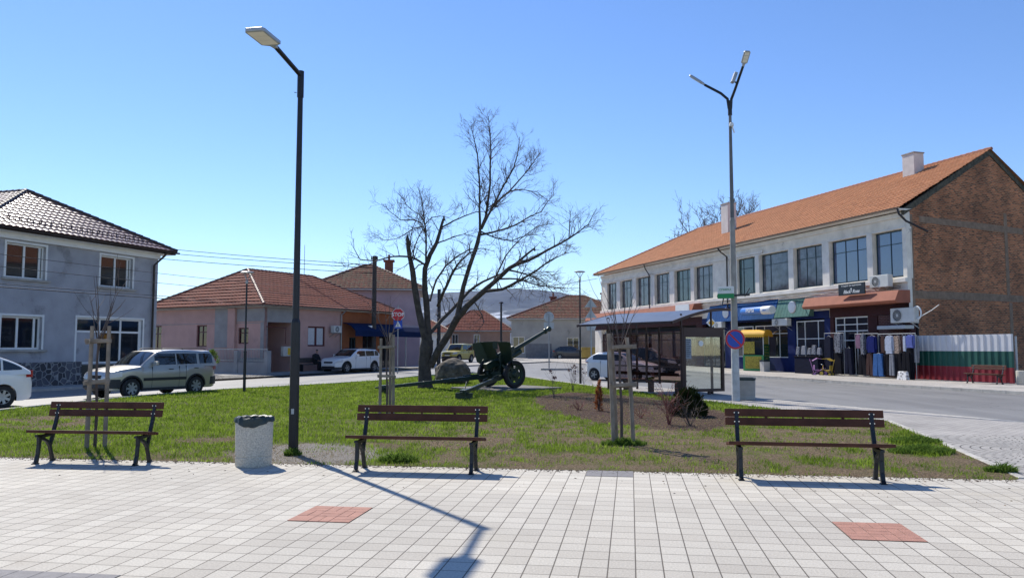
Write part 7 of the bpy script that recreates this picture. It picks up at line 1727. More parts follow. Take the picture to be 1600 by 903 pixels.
t = thing('square_sign', 'back of a square road sign on a post before the orange shop', 'road sign', gp(543, 580)+Vector((0,5.0,0.05)), 0); p_ = t.location
zc = at(542,513,p_.y).z-p_.z; mb = MB(); mb.cyl((0,0,0),(0,0,zc+0.3),0.035,n=8); mb.build('post', 'galvanised', t); mb = MB(); mb.box(-0.26,0.26,0.04,0.055,zc-0.28,zc+0.28); mb.build('plate', 'sign_back', t, bevel=0.01)
# round sign seen from behind
p_ = Vector((at(858,578,57).x, 57, -0.1+gz(57))); t = thing('round_sign', 'back of a round road sign on a grey post right of the gun barrel', 'road sign', p_)
zc = at(858,495,57).z-p_.z; r_ = 8/1240*57; mb = MB(); mb.cyl((0,0,0),(0,0,zc+0.2),0.045,n=8); mb.build('post', 'galvanised', t)
mb = MB(); mb.lathe([(0,0.05),(r_,0.05),(r_,0.065),(0,0.065)], 28, (0,0,zc), 'y'); mb.build('plate', 'sign_back', t); mb = MB(); mb.box(-0.36,0.36,0.05,0.065,zc-0.85,zc-0.4); mb.build('sub_plate', 'sign_back', t)
mb = MB(); mb.box(-0.6,1.6,-0.3,0.3,-0.02,0.12); mb.build('kerb_block', 'concrete', t, bevel=0.02)
# two stacked triangles and a third plate seen from behind
p_ = Vector((at(924,560,43).x, 43, -0.05)); t = thing('triangle_signs', 'backs of stacked triangular road signs on one post left of the shop building', 'road sign', p_)
zc = at(923,480,43).z; mb = MB(); mb.cyl((0,0,0),(0,0,at(923,464,43).z),0.04,n=8); mb.build('post', 'galvanised', t)
for y_ in (473, 490): 
    z_ = at(923,y_,43).z; s_ = 0.34; mb = MB(); mb.prism([(-s_, z_-s_*0.55), (s_, z_-s_*0.55), (0, z_+s_*0.85)], 0.05, 0.062); mb.build('triangle_plate', 'sign_back', t)
z_ = at(923,506,43).z; s_ = 0.34; mb = MB(); mb.prism([(-s_, z_+s_*0.3), (0, z_+s_*0.75), (s_, z_+s_*0.3), (0.2, z_-0.3), (-0.2, z_-0.3)], 0.05, 0.062); mb.build('lower_plate', 'sign_back', t)
# sign post seen through the display case
p_ = G(1112, 590, -0.1); p_.z = -0.08; p_ = RB.w(RB.q(1113,580,-1.6)[0], -1.6, 0.02); t = thing('sign_post', 'thin pale sign post on the far pavement seen through the display case', 'road sign', p_)
mb = MB(); mb.cyl((0,0,0),(0,0,2.5),0.04,n=8); mb.build('post', 'white_paint', t); mb = MB(); mb.box(-0.35,0.35,0.0,0.02,2.3,2.5); mb.build('plate', 'sign_back', t)

# ================================================================ POLES AND CABLES
def pole(px, Y, top, r, label, mat='pole_dark', extra=None, name='utility_pole'):
    b = at(px, 560, Y); z0 = -0.1+gz(Y); zt_ = at(px, top, Y).z
    t = thing(name, label, 'pole', (b.x, Y, z0)); mb = MB(); mb.cyl((0,0,0),(0,0,zt_-z0),r*1.2,r,n=10); mb.build('shaft', mat, t, smooth=True)
    return t, zt_-z0
M('pole_dark', (0.06,0.048,0.042,1), 0.9, var=0.3, scale=3)
t, zt_ = pole(583.5, 57, 400, 0.15, 'dark utility pole with camera box before the orange shop')
mb = MB(); mb.beam((-0.25,-0.1,zt_-0.25),(0.25,-0.1,zt_-0.25),0.06,0.08); mb.cyl((-0.2,-0.1,zt_-0.22),(-0.2,-0.1,zt_-0.05),0.05,n=8); mb.cyl((0.2,-0.1,zt_-0.22),(0.2,-0.1,zt_-0.05),0.05,n=8); mb.build('cross_arm', 'pole_dark', t)
zc = at(574,511,57).z-t.location.z; mb = MB(); mb.beam((-0.62,-0.35,zc),(-0.1,-0.15,zc+0.03),0.22,0.16); mb.build('camera_box', 'white_paint', t, bevel=0.02)
zc = at(584,560,57).z-t.location.z; mb = MB(); mb.box(-0.5,-0.18,-0.25,0.05,zc-0.35,zc+0.4); mb.build('meter_box', 'ac_white', t, bevel=0.02)
upole = t.location.copy(); upz = zt_+t.location.z
t, zt_ = pole(685.5, 58, 452, 0.12, 'dark pole standing right of the tree trunk', 'black_metal')
t, zt_ = pole(783, 88, 474, 0.11, 'dark street pole with small lantern before the red roofed house', 'black_metal', name='street_lamp'); t['category'] = 'street lamp'
mb = MB(); mb.cyl((0,0,zt_),(0,0,zt_+0.15),0.3,0.2,n=10); mb.build('lantern', 'black_metal', t)
b = at(475,440,60); t = thing('antenna', 'thin aerial rod on the pink house roof', 'antenna', (b.x, 60, at(475,432,60).z)); mb = MB(); mb.cyl((0,0,-0.6),(0,0,at(475,383,60).z-at(475,432,60).z),0.03,0.02,n=6); mb.build('rod', 'galvanised', t)
M('cable_black', (0.02,0.02,0.025,1), 0.6, var=0)
def cable(a, b, sag, label, r=0.012):
    a = Vector(a); b = Vector(b); mb = MB(); mb.tube([a.lerp(b, i/24)-Vector((0,0,sag*4*(i/24)*(1-i/24))) for i in range(25)], r, 5); o = mb.build('cable', 'cable_black'); tag(o, label, 'cable', 'overhead cables'); return o
U = Vector((upole.x, upole.y, 0))
cable(at(160,378,66), U+Vector((0,0,at(583,414,57).z)), 0.15, 'topmost overhead cable behind the grey blue house running to the utility pole', 0.022)
cable(at(160,386,64), U+Vector((0,0,at(583,419,57).z)), 0.12, 'second overhead cable behind the grey blue house running to the utility pole', 0.022)
cable(at(160,396,62), U+Vector((0,0,at(583,427,57).z)), 0.12, 'third overhead cable behind the grey blue house running over the pink roof', 0.022)
cable(at(-160,376,23), U+Vector((0.1,-0.1,at(583,455,57).z)), 0.25, 'upper overhead cable crossing the grey blue facade', 0.010)
cable(at(-160,398,23), U+Vector((0.1,-0.1,at(583,466,57).z)), 0.22, 'middle overhead cable crossing the grey blue facade', 0.010)
cable(at(-160,430,22), U+Vector((0.1,-0.1,at(583,480,57).z)), 0.15, 'third overhead cable crossing the grey blue facade', 0.011)
cable(at(-160,436,22), U+Vector((0.1,-0.1,at(583,484,57).z)), 0.12, 'thick lowest overhead cable crossing the grey blue facade', 0.017)
cable(at(686,452,58), RB.w(RB.q(938,432)[0], -0.3, ez-0.35), 0.4, 'cable from the dark pole to the eaves of the shop building', 0.02)

# ================================================================ FENCE IN THREE COLOURS (white, green, red)
F0 = RB.w(0.35, -0.02); fx1 = RB.q(1640, 560)[0]; zf = RB.q(1433, 524.5)[1]
t = thing('corrugated_fence', 'corrugated sheet fence painted in white, green and red bands', 'fence', (RB.w(0.15,0).x, RB.w(0.15,0).y, 0.0), RB.ang)
M('fence_white', (0.60,0.60,0.61,1), 0.55, var=0.06); M('fence_green', srgb(20,85,72,0.9), 0.55, var=0.1); M('fence_red', srgb(140,28,42,0.9), 0.55, var=0.1)
FL = RB.q(1594, 560)[0]-0.15; zz = [0.05, zf*0.33, zf*0.655, zf]; pitch = 0.36; gap = 0.0
for k, (mt, nm) in enumerate((('fence_red','red_band'),('fence_green','green_band'),('fence_white','white_band'))):
    mb = MB(); n = int(FL/pitch); xs3 = []
    for i in range(n): 
        x = i*pitch; xs3 += [(x,0),(x+pitch*0.35,0),(x+pitch*0.45,-0.055),(x+pitch*0.88,-0.055)]
    xs3.append((n*pitch, 0))
    for (a, b) in zip(xs3[:-1], xs3[1:]):
        dz = 0
        mb.add([(a[0],a[1],zz[k]),(b[0],b[1],zz[k]),(b[0],b[1],zz[k+1]+dz),(a[0],a[1],zz[k+1]+dz),(a[0],a[1]+0.012,zz[k]),(b[0],b[1]+0.012,zz[k]),(b[0],b[1]+0.012,zz[k+1]+dz),(a[0],a[1]+0.012,zz[k+1]+dz)], [(0,1,2,3),(4,7,6,5),(0,4,5,1),(3,2,6,7)])
    mb.build(nm, mt, t)
for i in range(5): x = 0.3+i*FL/4.4; mb = MB(); mb.box(x, x+0.06, 0.03, 0.09, 0, zf-0.1); mb.build('post', 'galvanised', t)
pe = RB.w(FL+0.55, -0.35, 0.02); t2 = thing('concrete_bin', 'pale round concrete bin at the right end of the tricolour fence', 'litter bin', pe); mb = MB(); mb.lathe([(0.24,0),(0.26,0.05),(0.27,0.6),(0.23,0.62),(0.2,0.3),(0,0.3)], 24); mb.build('shell', 'washed_concrete', t2, smooth=True)
M('board_pale', (0.50,0.42,0.40,1), 0.6, var=0.2, scale=4)
bq = RB.w(RB.q(1536,598,-1.1)[0], -1.0, 0.02)
dup(bench, bq, RB.ang, 'park bench across the road standing against the tricolour fence', sc=(1.0,1,1))

# ================================================================ CLOTHES AND THINGS BEFORE THE SHOP
CL = {'cl_black': (0.012,0.012,0.016), 'cl_navy': (0.013,0.015,0.03), 'cl_blue': srgb(32,40,98)[:3], 'cl_jean': srgb(62,98,150)[:3], 'cl_white': (0.42,0.46,0.55), 'cl_mauve': srgb(130,100,120)[:3], 'cl_brown': (0.07,0.04,0.035), 'cl_grey': (0.22,0.23,0.26), 'cl_hood': srgb(95,105,165)[:3]}
for k, v in CL.items(): M(k, v, 0.95, var=0.2, scale=9, bump=0.4, bscale=14, spec=0.08)
def patmat(name, c0, c1, sc):
    m = bpy.data.materials.new(name); m.use_nodes = True; n = m.node_tree; P = n.nodes['Principled BSDF']; P.inputs['Roughness'].default_value = 0.9
    tc = n.nodes.new('ShaderNodeTexCoord'); v = n.nodes.new('ShaderNodeTexVoronoi'); v.inputs['Scale'].default_value = sc; n.links.new(tc.outputs['Object'], v.inputs['Vector']); r = n.nodes.new('ShaderNodeValToRGB'); r.color_ramp.elements[0].color = (*c0,1); r.color_ramp.elements[1].color = (*c1,1); r.color_ramp.elements[0].position = 0.3; r.color_ramp.elements[1].position = 0.5
    n.links.new(v.outputs['Distance'], r.inputs[0]); n.links.new(r.outputs[0], P.inputs['Base Color']); MATS[name] = m
patmat('cl_leopard', (0.02,0.015,0.015), (0.38,0.28,0.22), 16); patmat('cl_pattern', (0.012,0.015,0.03), (0.16,0.17,0.20), 12)
def garment(kind, px0, px1, py0, py1, mat, label, off, cat, grp):
    a = RB.q(px0, py0, off); b = RB.q(px1, py1, off); x0, x1, z0, z1 = a[0], b[0], b[1], a[1]; w_ = x1-x0; h_ = z1-z0
    t = thing(kind, label, cat, RB.w((x0+x1)/2, off, z0), RB.ang, grp); mb = MB(); W2 = w_/2; th = 0.09
    if kind == 'trousers' :
        for s in (-1, 1): mb.prism([(s*0.0, h_), (s*W2*0.85, h_), (s*W2*1.1, h_*0.3), (s*W2*1.1, 0), (s*W2*0.12, 0), (0.01*s, h_*0.5)], -th, th)
    elif kind == 'skirt': mb.prism([(-W2*0.6,h_),(W2*0.6,h_),(W2,0),(W2*0.5,0.04),(0,0),(-W2*0.5,0.04),(-W2,0)], -th, th)
    else:
        mb.prism([(-W2*0.35,h_),(-W2*0.12,h_-0.04),(W2*0.12,h_-0.04),(W2*0.35,h_),(W2*0.72,h_-0.06),(W2*0.66,h_*0.5),(W2*0.72,0),(0,0.02),(-W2*0.72,0),(-W2*0.66,h_*0.5),(-W2*0.72,h_-0.06)], -th, th)
        for s in (-1, 1): mb.prism([(s*W2*0.72,h_-0.055),(s*W2*1.0,h_-0.2),(s*W2*1.02,h_*0.18),(s*W2*0.80,h_*0.16),(s*W2*0.74,h_*0.6)], -th*0.7, th*0.7)
    o = mb.build('cloth', mat, t); md = o.modifiers.new('bevel', 'BEVEL'); md.width = 0.02; md.segments = 2
    mb = MB(); mb.tube([(-W2*0.6, 0, h_-0.03), (0, 0, h_+0.04), (W2*0.6, 0, h_-0.03)], 0.008, 5); mb.tube([(0,0,h_+0.04),(0,0,h_+0.1),(0.03,0,h_+0.12)], 0.006, 5); mb.build('hanger', 'galvanised', t)
S8 = 7.525
g = lambda kind, x0, x1, y0, y1, mat, label, off, cat='garment': garment(kind, 1240+x0/S8, 1240+x1/S8, 480+y0/S8, 480+y1/S8, mat, label, off, cat, 'clothes hanging in front of the shop')
g('coat', 365, 475, 345, 790, 'cl_navy', 'long dark navy coat at the left end of the clothes rails', -0.75)
g('shirt', 480, 580, 305, 540, 'cl_pattern', 'navy and white patterned top left of the shop door', -0.8)
g('coat', 470, 600, 500, 790, 'cl_black', 'black long skirt hanging below the patterned top by the door', -0.72, 'garment')
g('shirt', 735, 810, 320, 485, 'cl_mauve', 'mauve shirt just right of the shop door', -0.8)
g('shirt', 790, 850, 310, 560, 'cl_pattern', 'pale patterned narrow top right of the mauve shirt', -0.9)
g('shirt', 862, 985, 338, 535, 'cl_blue', 'royal blue blouse in the middle of the upper rail', -0.95)
g('shirt', 985, 1045, 335, 520, 'cl_navy', 'dark slate shirt right of the royal blue blouse', -0.85)
g('shirt', 1030, 1095, 335, 540, 'cl_brown', 'dark brown shirt left of the pale blue one', -0.9)
g('shirt', 1078, 1188, 335, 550, 'cl_white', 'pale blue white shirt on the upper rail', -0.95)
g('shirt', 1175, 1268, 335, 550, 'cl_leopard', 'spotted leopard pattern blouse on the upper rail', -0.9)
g('shirt', 1255, 1310, 335, 520, 'cl_brown', 'brown top between leopard blouse and white sleeve', -0.85)
g('shirt', 1292, 1340, 335, 520, 'cl_white', 'narrow white top left of the lilac blue hoodie', -0.92)
g('shirt', 1325, 1430, 325, 480, 'cl_hood', 'lilac blue hooded top at the right end of the rail', -0.95)
g('shirt', 1400, 1475, 330, 655, 'cl_grey', 'long grey knitted top at the corner beside the fence', -0.8)
g('trousers', 610, 700, 480, 790, 'cl_navy', 'dark blue trousers beside the shop door glass', -0.9)
g('trousers', 770, 870, 555, 800, 'cl_black', 'black trousers below the mauve shirt', -0.85)
g('trousers', 865, 950, 545, 800, 'cl_brown', 'very dark brown trousers below the royal blue blouse', -0.85)
g('trousers', 945, 1062, 545, 812, 'cl_jean', 'flared light blue jeans on the lower rail', -1.0)
g('trousers', 1065, 1135, 555, 800, 'cl_black', 'black trousers right of the light blue jeans', -0.95)
g('trousers', 1135, 1195, 555, 805, 'cl_grey', 'light grey trousers on the lower rail', -0.97)
g('trousers', 1195, 1290, 540, 830, 'cl_black', 'wide black trousers right of the light grey ones', -0.9)
g('trousers', 1285, 1390, 530, 840, 'cl_black', 'wide black trousers below the white top', -0.95)
g('coat', 1335, 1425, 425, 850, 'cl_black', 'long black dress below the lilac blue hoodie', -0.9)
def rail(px0, px1, pz, off, label):
    a = RB.q(px0, pz, off); b = RB.q(px1, pz, off); t = thing('clothes_rail', label, 'clothes rail', RB.w(a[0], off, 0.02), RB.ang, 'clothes rails before the shop'); Lq = b[0]-a[0]; z = (a[1]+b[1])/2
    mb = MB(); mb.cyl((0,0,z),(Lq,0,z),0.018,n=8); mb.build('rail', 'galvanised', t)
    for x in (0.0, Lq): mb = MB(); mb.cyl((x,0,0),(x,0,z+0.02),0.018,n=8); mb.beam((x,-0.25,0.02),(x,0.25,0.02),0.03,0.03); mb.build('stand', 'galvanised', t)
rail(1336, 1372, 522, -0.84, 'upper clothes rail right of the shop door'); rail(1372, 1430, 522, -0.93, 'clothes rail at the brick corner'); rail(1288, 1318, 521, -0.76, 'clothes rail left of the shop door')
a = RB.q(1373, 514, -0.5); b = RB.q(1417, 515, -0.5); mb = MB(); mb.box(a[0], b[0], -0.62, -0.03, a[1]-0.03, a[1]+0.16); o = mb.build('roller_box', 'sign_back', bld, bevel=0.02)
def baggy(name, label, px, py, w_, h_, mat, off, cat='bag', grp='bags set out before the shop'):
    q = RB.q(px, py, off); t = thing(name, label, cat, RB.w(q[0], off, q[1]), RB.ang, grp)
    mb = MB(); mb.add([(-w_/2,-0.1,0),(w_/2,-0.1,0),(w_/2,0.1,0),(-w_/2,0.1,0),(-w_/2*0.8,-0.06,h_),(w_/2*0.8,-0.06,h_),(w_/2*0.8,0.06,h_),(-w_/2*0.8,0.06,h_)], [(0,3,2,1),(4,5,6,7),(0,1,5,4),(1,2,6,5),(2,3,7,6),(3,0,4,7)]); mb.build('body', mat, t, bevel=0.04)
    mb = MB(); mb.tube([(-w_*0.2,0,h_-0.02),(-w_*0.12,0,h_+0.12),(w_*0.12,0,h_+0.12),(w_*0.2,0,h_-0.02)],0.012,6); mb.build('handle', 'cl_black', t)
sh = RB.q(1265, 556, -0.7); t = thing('display_table', 'dark cloth covered table carrying bags before the shop window', 'table', RB.w(sh[0], -0.7, 0.02), RB.ang)
tw_ = RB.q(1283,556,-.7)[0]-RB.q(1245,556,-.7)[0]; mb = MB(); mb.box(-tw_/2, tw_/2, -0.3, 0.3, sh[1]-0.1, sh[1]-0.03); mb.build('table_top', 'cl_black', t, bevel=0.02); mb = MB(); mb.box(-tw_/2+0.03, tw_/2-0.03, -0.27, 0.27, 0.0, sh[1]-0.101); mb.build('cloth_skirt', 'cl_navy', t, bevel=0.02)
for i, (px, w_, h_, mt, lb_) in enumerate(((1248,0.36,0.50,'cl_pattern','patterned bag leftmost on the dark table'),(1257,0.46,0.55,'cl_grey','plain grey bag on the dark table'),(1266,0.36,0.42,'cl_pattern','small patterned bag in the middle of the dark table'),(1273,0.42,0.58,'cl_pattern','taller patterned bag near the right end of the dark table'),(1281,0.34,0.42,'cl_grey','small grey bag at the right end of the dark table'))):
    baggy('bag', lb_, px, 554.5, w_, h_, mt, -0.7)
patmat('silver_bag', (0.30,0.28,0.28), (0.75,0.74,0.73), 7)
baggy('shopping_bag', 'large shiny silver bag on the pavement below the clothes', 1411.5, 594.5, 0.72, 0.46, 'silver_bag', -1.35)
# two children's ride-on toys
M('toy_pink', srgb(170,120,175), 0.5, var=0.15); M('toy_yellow', srgb(190,160,60), 0.5, var=0.15)
def tricycle(px, py, off, frame, label, rz):
    q = RB.q(px, py, off); t = thing('tricycle', label, 'tricycle', RB.w(q[0], off, 0.02), RB.ang+rz, 'children tricycles before the shop')
    for (x, y, r_) in ((0.32,0,0.16),(-0.28,0.18,0.11),(-0.28,-0.18,0.11)):
        mb = MB(); mb.lathe([(r_*0.7,-0.025),(r_,-0.02),(r_,0.02),(r_*0.7,0.025)], 20, (x,y,r_), 'y', close=True); w_ = mb.build('wheel', 'rubber', t, smooth=True); mb = MB(); mb.lathe([(0,-0.02),(r_*0.7,-0.018),(r_*0.7,0.018),(0,0.02)], 16, (x,y,r_), 'y'); mb.build('rim', frame, w_)
    mb = MB(); mb.tube([(0.32,0,0.16),(0.24,0,0.5),(0.22,0,0.62)],0.022,8); mb.tube([(0.25,0,0.42),(0.0,0,0.28),(-0.28,0,0.16)],0.025,8); mb.tube([(-0.28,-0.18,0.11),(-0.28,0.18,0.11)],0.015,6); mb.tube([(-0.3,0,0.2),(-0.42,0,0.7),(-0.5,0,0.95)],0.016,6); mb.build('frame', frame, t, smooth=True)
    mb = MB(); mb.tube([(0.16,-0.2,0.66),(0.22,0,0.62),(0.16,0.2,0.66)],0.016,6); mb.build('handlebar', 'chrome', t, smooth=True)
    mb = MB(); mb.box(-0.25,0.0,-0.12,0.12,0.30,0.36); mb.box(-0.28,-0.24,-0.13,0.13,0.34,0.62); mb.build('seat', frame, t, bevel=0.03)
    mb = MB(); mb.prism([(-0.35,0.88),(-0.1,1.02),(0.2,0.98),(0.2,0.96),(-0.1,0.99),(-0.35,0.85)], -0.2, 0.2); mb.build('sunshade', frame, t)
tricycle(1280, 585, -1.3, 'toy_pink', 'pink child tricycle on the pavement before the bags table', R(60)); tricycle(1292, 585, -1.35, 'toy_yellow', 'yellow child tricycle right of the pink one', R(200))
# popcorn cart
q0 = RB.q(1153, 580, -1.0); q1 = RB.q(1204, 580, -1.0); cw = 1.62; kq = RB.w(RB.q(1181,580,-1.0)[0], -0.95, 0.02)
t = thing('popcorn_cart', 'green and yellow snack cart with curved yellow canopy before the blue shop', 'snack cart', kq, RB.ang+R(30))
M('cart_green', srgb(70,150,85), 0.5, var=0.1); M('cart_dark', srgb(20,95,50), 0.5, var=0.1); patmat('cart_print', tuple(srgb(235,215,90)[:3]), tuple(srgb(120,110,50)[:3]), 34); M('canopy_yellow', srgb(240,180,45), 0.6, var=0.06)
sc_ = kq.y/45.0; kh = RB.q(1181, 522, -1.0)[1]; hw_, hd_ = 0.72, 0.42
mb = MB(); mb.box(-hw_,hw_,-hd_,hd_,0.12,kh*0.45); mb.build('base_cabinet', 'cart_green', t, bevel=0.015)
mb = MB(); mb.box(-hw_+0.15,hw_-0.15,-hd_-0.008,-hd_-0.002,0.25,kh*0.42); mb.box(-hw_-0.008,-hw_-0.002,-hd_+0.08,hd_-0.08,0.25,kh*0.42); mb.build('print_panel', 'cart_print', t)
mb = MB(); mb.box(hw_+0.002,hw_+0.010,-hd_,hd_,0.14,kh*0.72); mb.build('menu_panel', 'cart_dark', t)
for k in range(7): text('%s' % ('ПУКАНКИ','СИРЕНЕ','КАРАМЕЛ','ШОКОЛАД','БЕКОН','МАСЛО','СОЛ')[k], 0.11, 'cart_print', 'lettering', t, (hw_+0.012, 0, kh*0.66-0.19*k), (R(90),0,R(90)))
mb = MB(); mb.box(-hw_+0.03,hw_-0.03,-hd_+0.03,hd_-0.03,kh*0.451,kh*0.92); mb.build('glass_case', 'glass_dark', t)
mb = MB(); mb.box(-hw_+0.06,0.1,-hd_-0.0,-hd_+0.02,kh*0.48,kh*0.80); mb.box(hw_-0.028,hw_-0.01,-hd_+.05,hd_-.05,kh*0.73,kh*0.92); mb.build('print_panel', 'cart_print', t)
mb = MB()
for x in (-hw_, hw_-0.04):
    for y in (-hd_, hd_-0.04): mb.box(x,x+0.04,y,y+0.04,kh*0.45,kh*0.95)
mb.build('corner_post', 'white_paint', t)
mb = MB(); K = 12
arc = [(-(hd_+0.25)*math.cos(math.pi*i/K), kh*0.94+0.42*math.sin(math.pi*i/K)) for i in range(K+1)]
for (a, b) in zip(arc[:-1], arc[1:]): mb.prism([a, b, (b[0]*0.96, b[1]-0.04), (a[0]*0.96, a[1]-0.04)], -hw_-0.15, hw_+0.15, 'yz')
for i in range(12):
    x = -hw_-0.15+i*(2*hw_+0.3)/12; mb.prism([(x, kh*0.94+0.01), (x+0.14, kh*0.94+0.01), (x+0.07, kh*0.94-0.12)], arc[0][0]-0.002, arc[0][0]+0.016, 'xz')
mb.prism([(p, q) for p, q in arc]+[(hd_*0.5, kh*0.945), (-hd_*0.5, kh*0.945)], hw_+0.10, hw_+0.13, 'yz'); mb.prism([(p, q) for p, q in arc]+[(hd_*0.5, kh*0.945), (-hd_*0.5, kh*0.945)], -hw_-0.13, -hw_-0.10, 'yz')
mb.build('canopy', 'canopy_yellow', t)
mb = MB()
for x in (-0.5,0.5):
    for y in (-0.36,0.36): mb.lathe([(0,-0.02),(0.08,-0.02),(0.08,0.02),(0,0.02)], 14, (x,y,0.08), 'y')
mb.build('wheel', 'rubber', t)
square_bin('litter_bin', 'small grey bin standing right of the snack cart', RB.w(RB.q(1199.5,583,-1.0)[0], -1.2, 0.02), 0.45, 0.85, 'concrete_pale', 'bag_black', rz=RB.ang)
# cafe tables and chairs on the pavement seen through the shelter
def cafe(px, off, label, lb2):
    p_ = RB.w(RB.q(px,575,off)[0], off, 0.02+gz(52)); t = thing('cafe_table', label, 'table', p_, RB.ang, 'cafe tables on the far pavement')
    mb = MB(); mb.box(-0.38,0.38,-0.38,0.38,0.71,0.74); mb.build('table_top', 'white_paint', t, bevel=0.01)
    for x in (-0.33,0.33):
        for y in (-0.33,0.33): mb = MB(); mb.cyl((x,y,0),(x,y,0.71),0.02,n=6); mb.build('leg', 'galvanised', t)
    for s, l_ in ((-1, lb2[0]), (1, lb2[1])):
        c_ = thing('cafe_chair', l_, 'chair', RB.w(RB.q(px,575,off)[0]+s*0.75, off, 0.02+gz(52)), RB.ang+(0 if s < 0 else math.pi), 'cafe chairs on the far pavement')
        mb = MB(); mb.box(-0.2,0.2,-0.2,0.2,0.43,0.46); mb.build('seat', 'wood_brown', c_, bevel=0.01)
        mb = MB(); mb.box(-0.21,-0.18,-0.2,0.2,0.62,0.85); mb.build('backrest', 'wood_brown', c_, bevel=0.01)
        for x in (-0.18,0.18):
            for y in (-0.18,0.18): mb = MB(); mb.cyl((x,y,0),(x,y,0.43 if x > 0 else 0.84),0.014,n=6); mb.build('leg', 'galvanised', c_)
cafe(1047, -1.4, 'white cafe table seen through the right glass of the shelter', ('cafe chair left of the right table behind the shelter', 'cafe chair right of the right table behind the shelter'))
cafe(1022, -1.4, 'white cafe table seen through the middle glass of the shelter', ('cafe chair left of the left table behind the shelter', 'cafe chair right of the left table behind the shelter'))

# ================================================================ PERSON SEATED BY THE PINK WALL
pp = PH.w(PH.q(482,575)[0], -0.75, gz(52)+0.02)
M('skin', (0.35,0.20,0.14,1), 0.6, var=0.05); M('coat_black', (0.012,0.012,0.016,1), 0.9, var=0.2, scale=8); M('hair_grey', (0.06,0.05,0.045,1), 0.9, var=0.2)
t = thing('wall_bench', 'dark low bench against the pink house wall under the seated person', 'bench', pp, PH.ang)
mb = MB(); mb.box(-1.4,0.6,-0.05,0.35,0.40,0.45); mb.build('seat', 'pole_dark', t, bevel=0.01); mb = MB(); mb.box(-1.4,0.6,0.36,0.40,0.55,0.85); mb.build('backrest', 'pole_dark', t, bevel=0.01)
for x in (-1.25,0.45): mb = MB(); mb.box(x-0.03,x+0.03,0.0,0.38,0,0.40); mb.build('leg', 'iron_dark', t)
def skin_body(name, pts, edges_, rad, mat, parent):
    me = bpy.data.meshes.new(name); me.from_pydata(pts, edges_, []); o = bpy.data.objects.new(name, me); C.objects.link(o); o.parent = parent
    md = o.modifiers.new('skin', 'SKIN'); md.use_smooth_shade = True
    me.skin_vertices[0]; 
    for i, r_ in enumerate(rad): me.skin_vertices[0].data[i].radius = (r_, r_)
    me.skin_vertices[0].data[0].use_root = True
    s_ = o.modifiers.new('sub', 'SUBSURF'); s_.levels = 2; s_.render_levels = 2; me.materials.append(MATS[mat]); return o
t = thing('person', 'person in dark coat sitting hunched by the pink house wall', 'person', pp+Vector((0,0,0)), PH.ang)
pts = [(0,0.14,0.55),(0,0.18,0.75),(0,0.15,1.0),(0,0.08,1.13),  (-0.2,0.13,1.02),(-0.27,0.02,0.8),(-0.12,-0.18,0.68), (0.2,0.13,1.02),(0.27,0.02,0.8),(0.10,-0.18,0.66), (-0.1,0.12,0.54),(-0.13,-0.3,0.53),(-0.14,-0.34,0.08),(-0.14,-0.46,0.05),(0.1,0.12,0.54),(0.13,-0.3,0.53),(0.12,-0.30,0.08),(0.12,-0.42,0.05)]
ed = [(0,1),(1,2),(2,3),(2,4),(4,5),(5,6),(2,7),(7,8),(8,9),(0,10),(10,11),(11,12),(12,13),(0,14),(14,15),(15,16),(16,17)]
skin_body('body', pts, ed, [0.16,0.17,0.16,0.07,0.085,0.065,0.045,0.085,0.065,0.045,0.11,0.085,0.055,0.045,0.11,0.085,0.055,0.045], 'coat_black', t)
skin_body('head', [(0,0.04,1.16),(0,0.02,1.24),(0,0.01,1.32)], [(0,1),(1,2)], [0.055,0.088,0.08], 'skin', t)
skin_body('cap', [(0,0.04,1.32),(0,0.03,1.36),(0,-0.06,1.34)], [(0,1),(1,2)], [0.10,0.08,0.05], 'hair_grey', t)
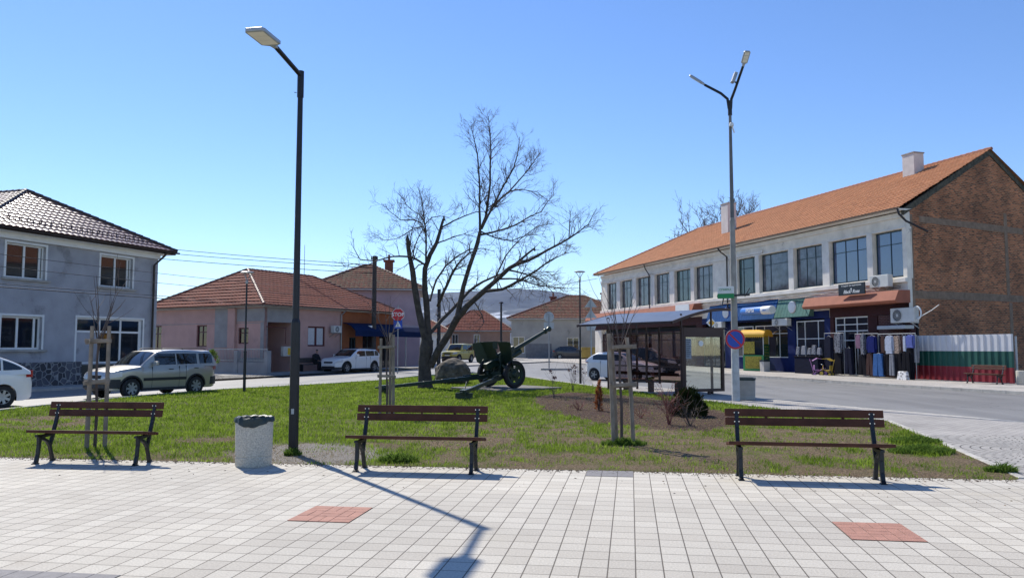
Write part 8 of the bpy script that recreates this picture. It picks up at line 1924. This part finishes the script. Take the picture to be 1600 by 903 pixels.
for s in (-1,1):
    x = -0.11 if s < 0 else 0.09; mb = MB(); mb.cb((x,-0.21,0.665),(0.075,0.09,0.03))
    for k in range(4): mb.tube([(x-0.03+0.02*k,-0.25,0.665),(x-0.03+0.02*k,-0.285-0.006*(k in (1,2)),0.655),(x-0.03+0.02*k,-0.29,0.63)],[0.009,0.009,0.007],6)
    mb.tube([(x+s*0.035,-0.20,0.67),(x+s*0.055,-0.23,0.665),(x+s*0.05,-0.26,0.655)],[0.011,0.010,0.008],6); mb.build('hand', 'skin', t, bevel=0.006)

M('container_yellow', (0.26,0.19,0.04,1), 0.6, var=0.2)
for px, mt, lb_, w_ in ((917,'container_yellow','yellow waste container right of the dark hatchback',1.5),(941,'sign_blue','blue waste container beside the shop building corner',1.6)):
    b = at(px, 559, 88); t = thing('waste_container', lb_, 'waste container', (b.x, 86, gz(86)-0.05), 0, 'waste containers by the grey house')
    mb = MB(); mb.prism([(-w_/2,0.2),(w_/2,0.2),(w_/2*1.05,1.15),(-w_/2*1.05,1.15)], -0.5, 0.5); mb.build('body', mt, t, bevel=0.03); mb = MB(); mb.prism([(-0.55,1.155),(0.55,1.155),(0.45,1.32),(-0.45,1.36)], -w_/2*1.06, w_/2*1.06, 'yz'); mb.build('lid', mt, t, bevel=0.03)
    mb = MB()
    for x in (-0.6,0.6):
        for y in (-0.4,0.4): mb.lathe([(0,-0.03),(0.1,-0.03),(0.1,0.03),(0,0.03)], 12, (x,y,0.1), 'y')
    mb.build('wheel', 'rubber', t)

# ================================================================ HAZE
HZ = 2.4e-5
if HZ > 0:
    m = bpy.data.materials.new('haze'); m.use_nodes = True; n = m.node_tree
    for x in list(n.nodes):
        if x.type != 'OUTPUT_MATERIAL': n.nodes.remove(x)
    pv_ = n.nodes.new('ShaderNodeVolumePrincipled'); pv_.inputs['Color'].default_value = (0.36,0.55,1.0,1); pv_.inputs['Density'].default_value = HZ; pv_.inputs['Anisotropy'].default_value = 0.2
    n.links.new(pv_.outputs[0], n.nodes[0].inputs['Volume'])
    mb = MB(); mb.box(-11000,11000,-200,13500,-30,900); o = mb.build('haze', m); o['kind'] = 'stuff'
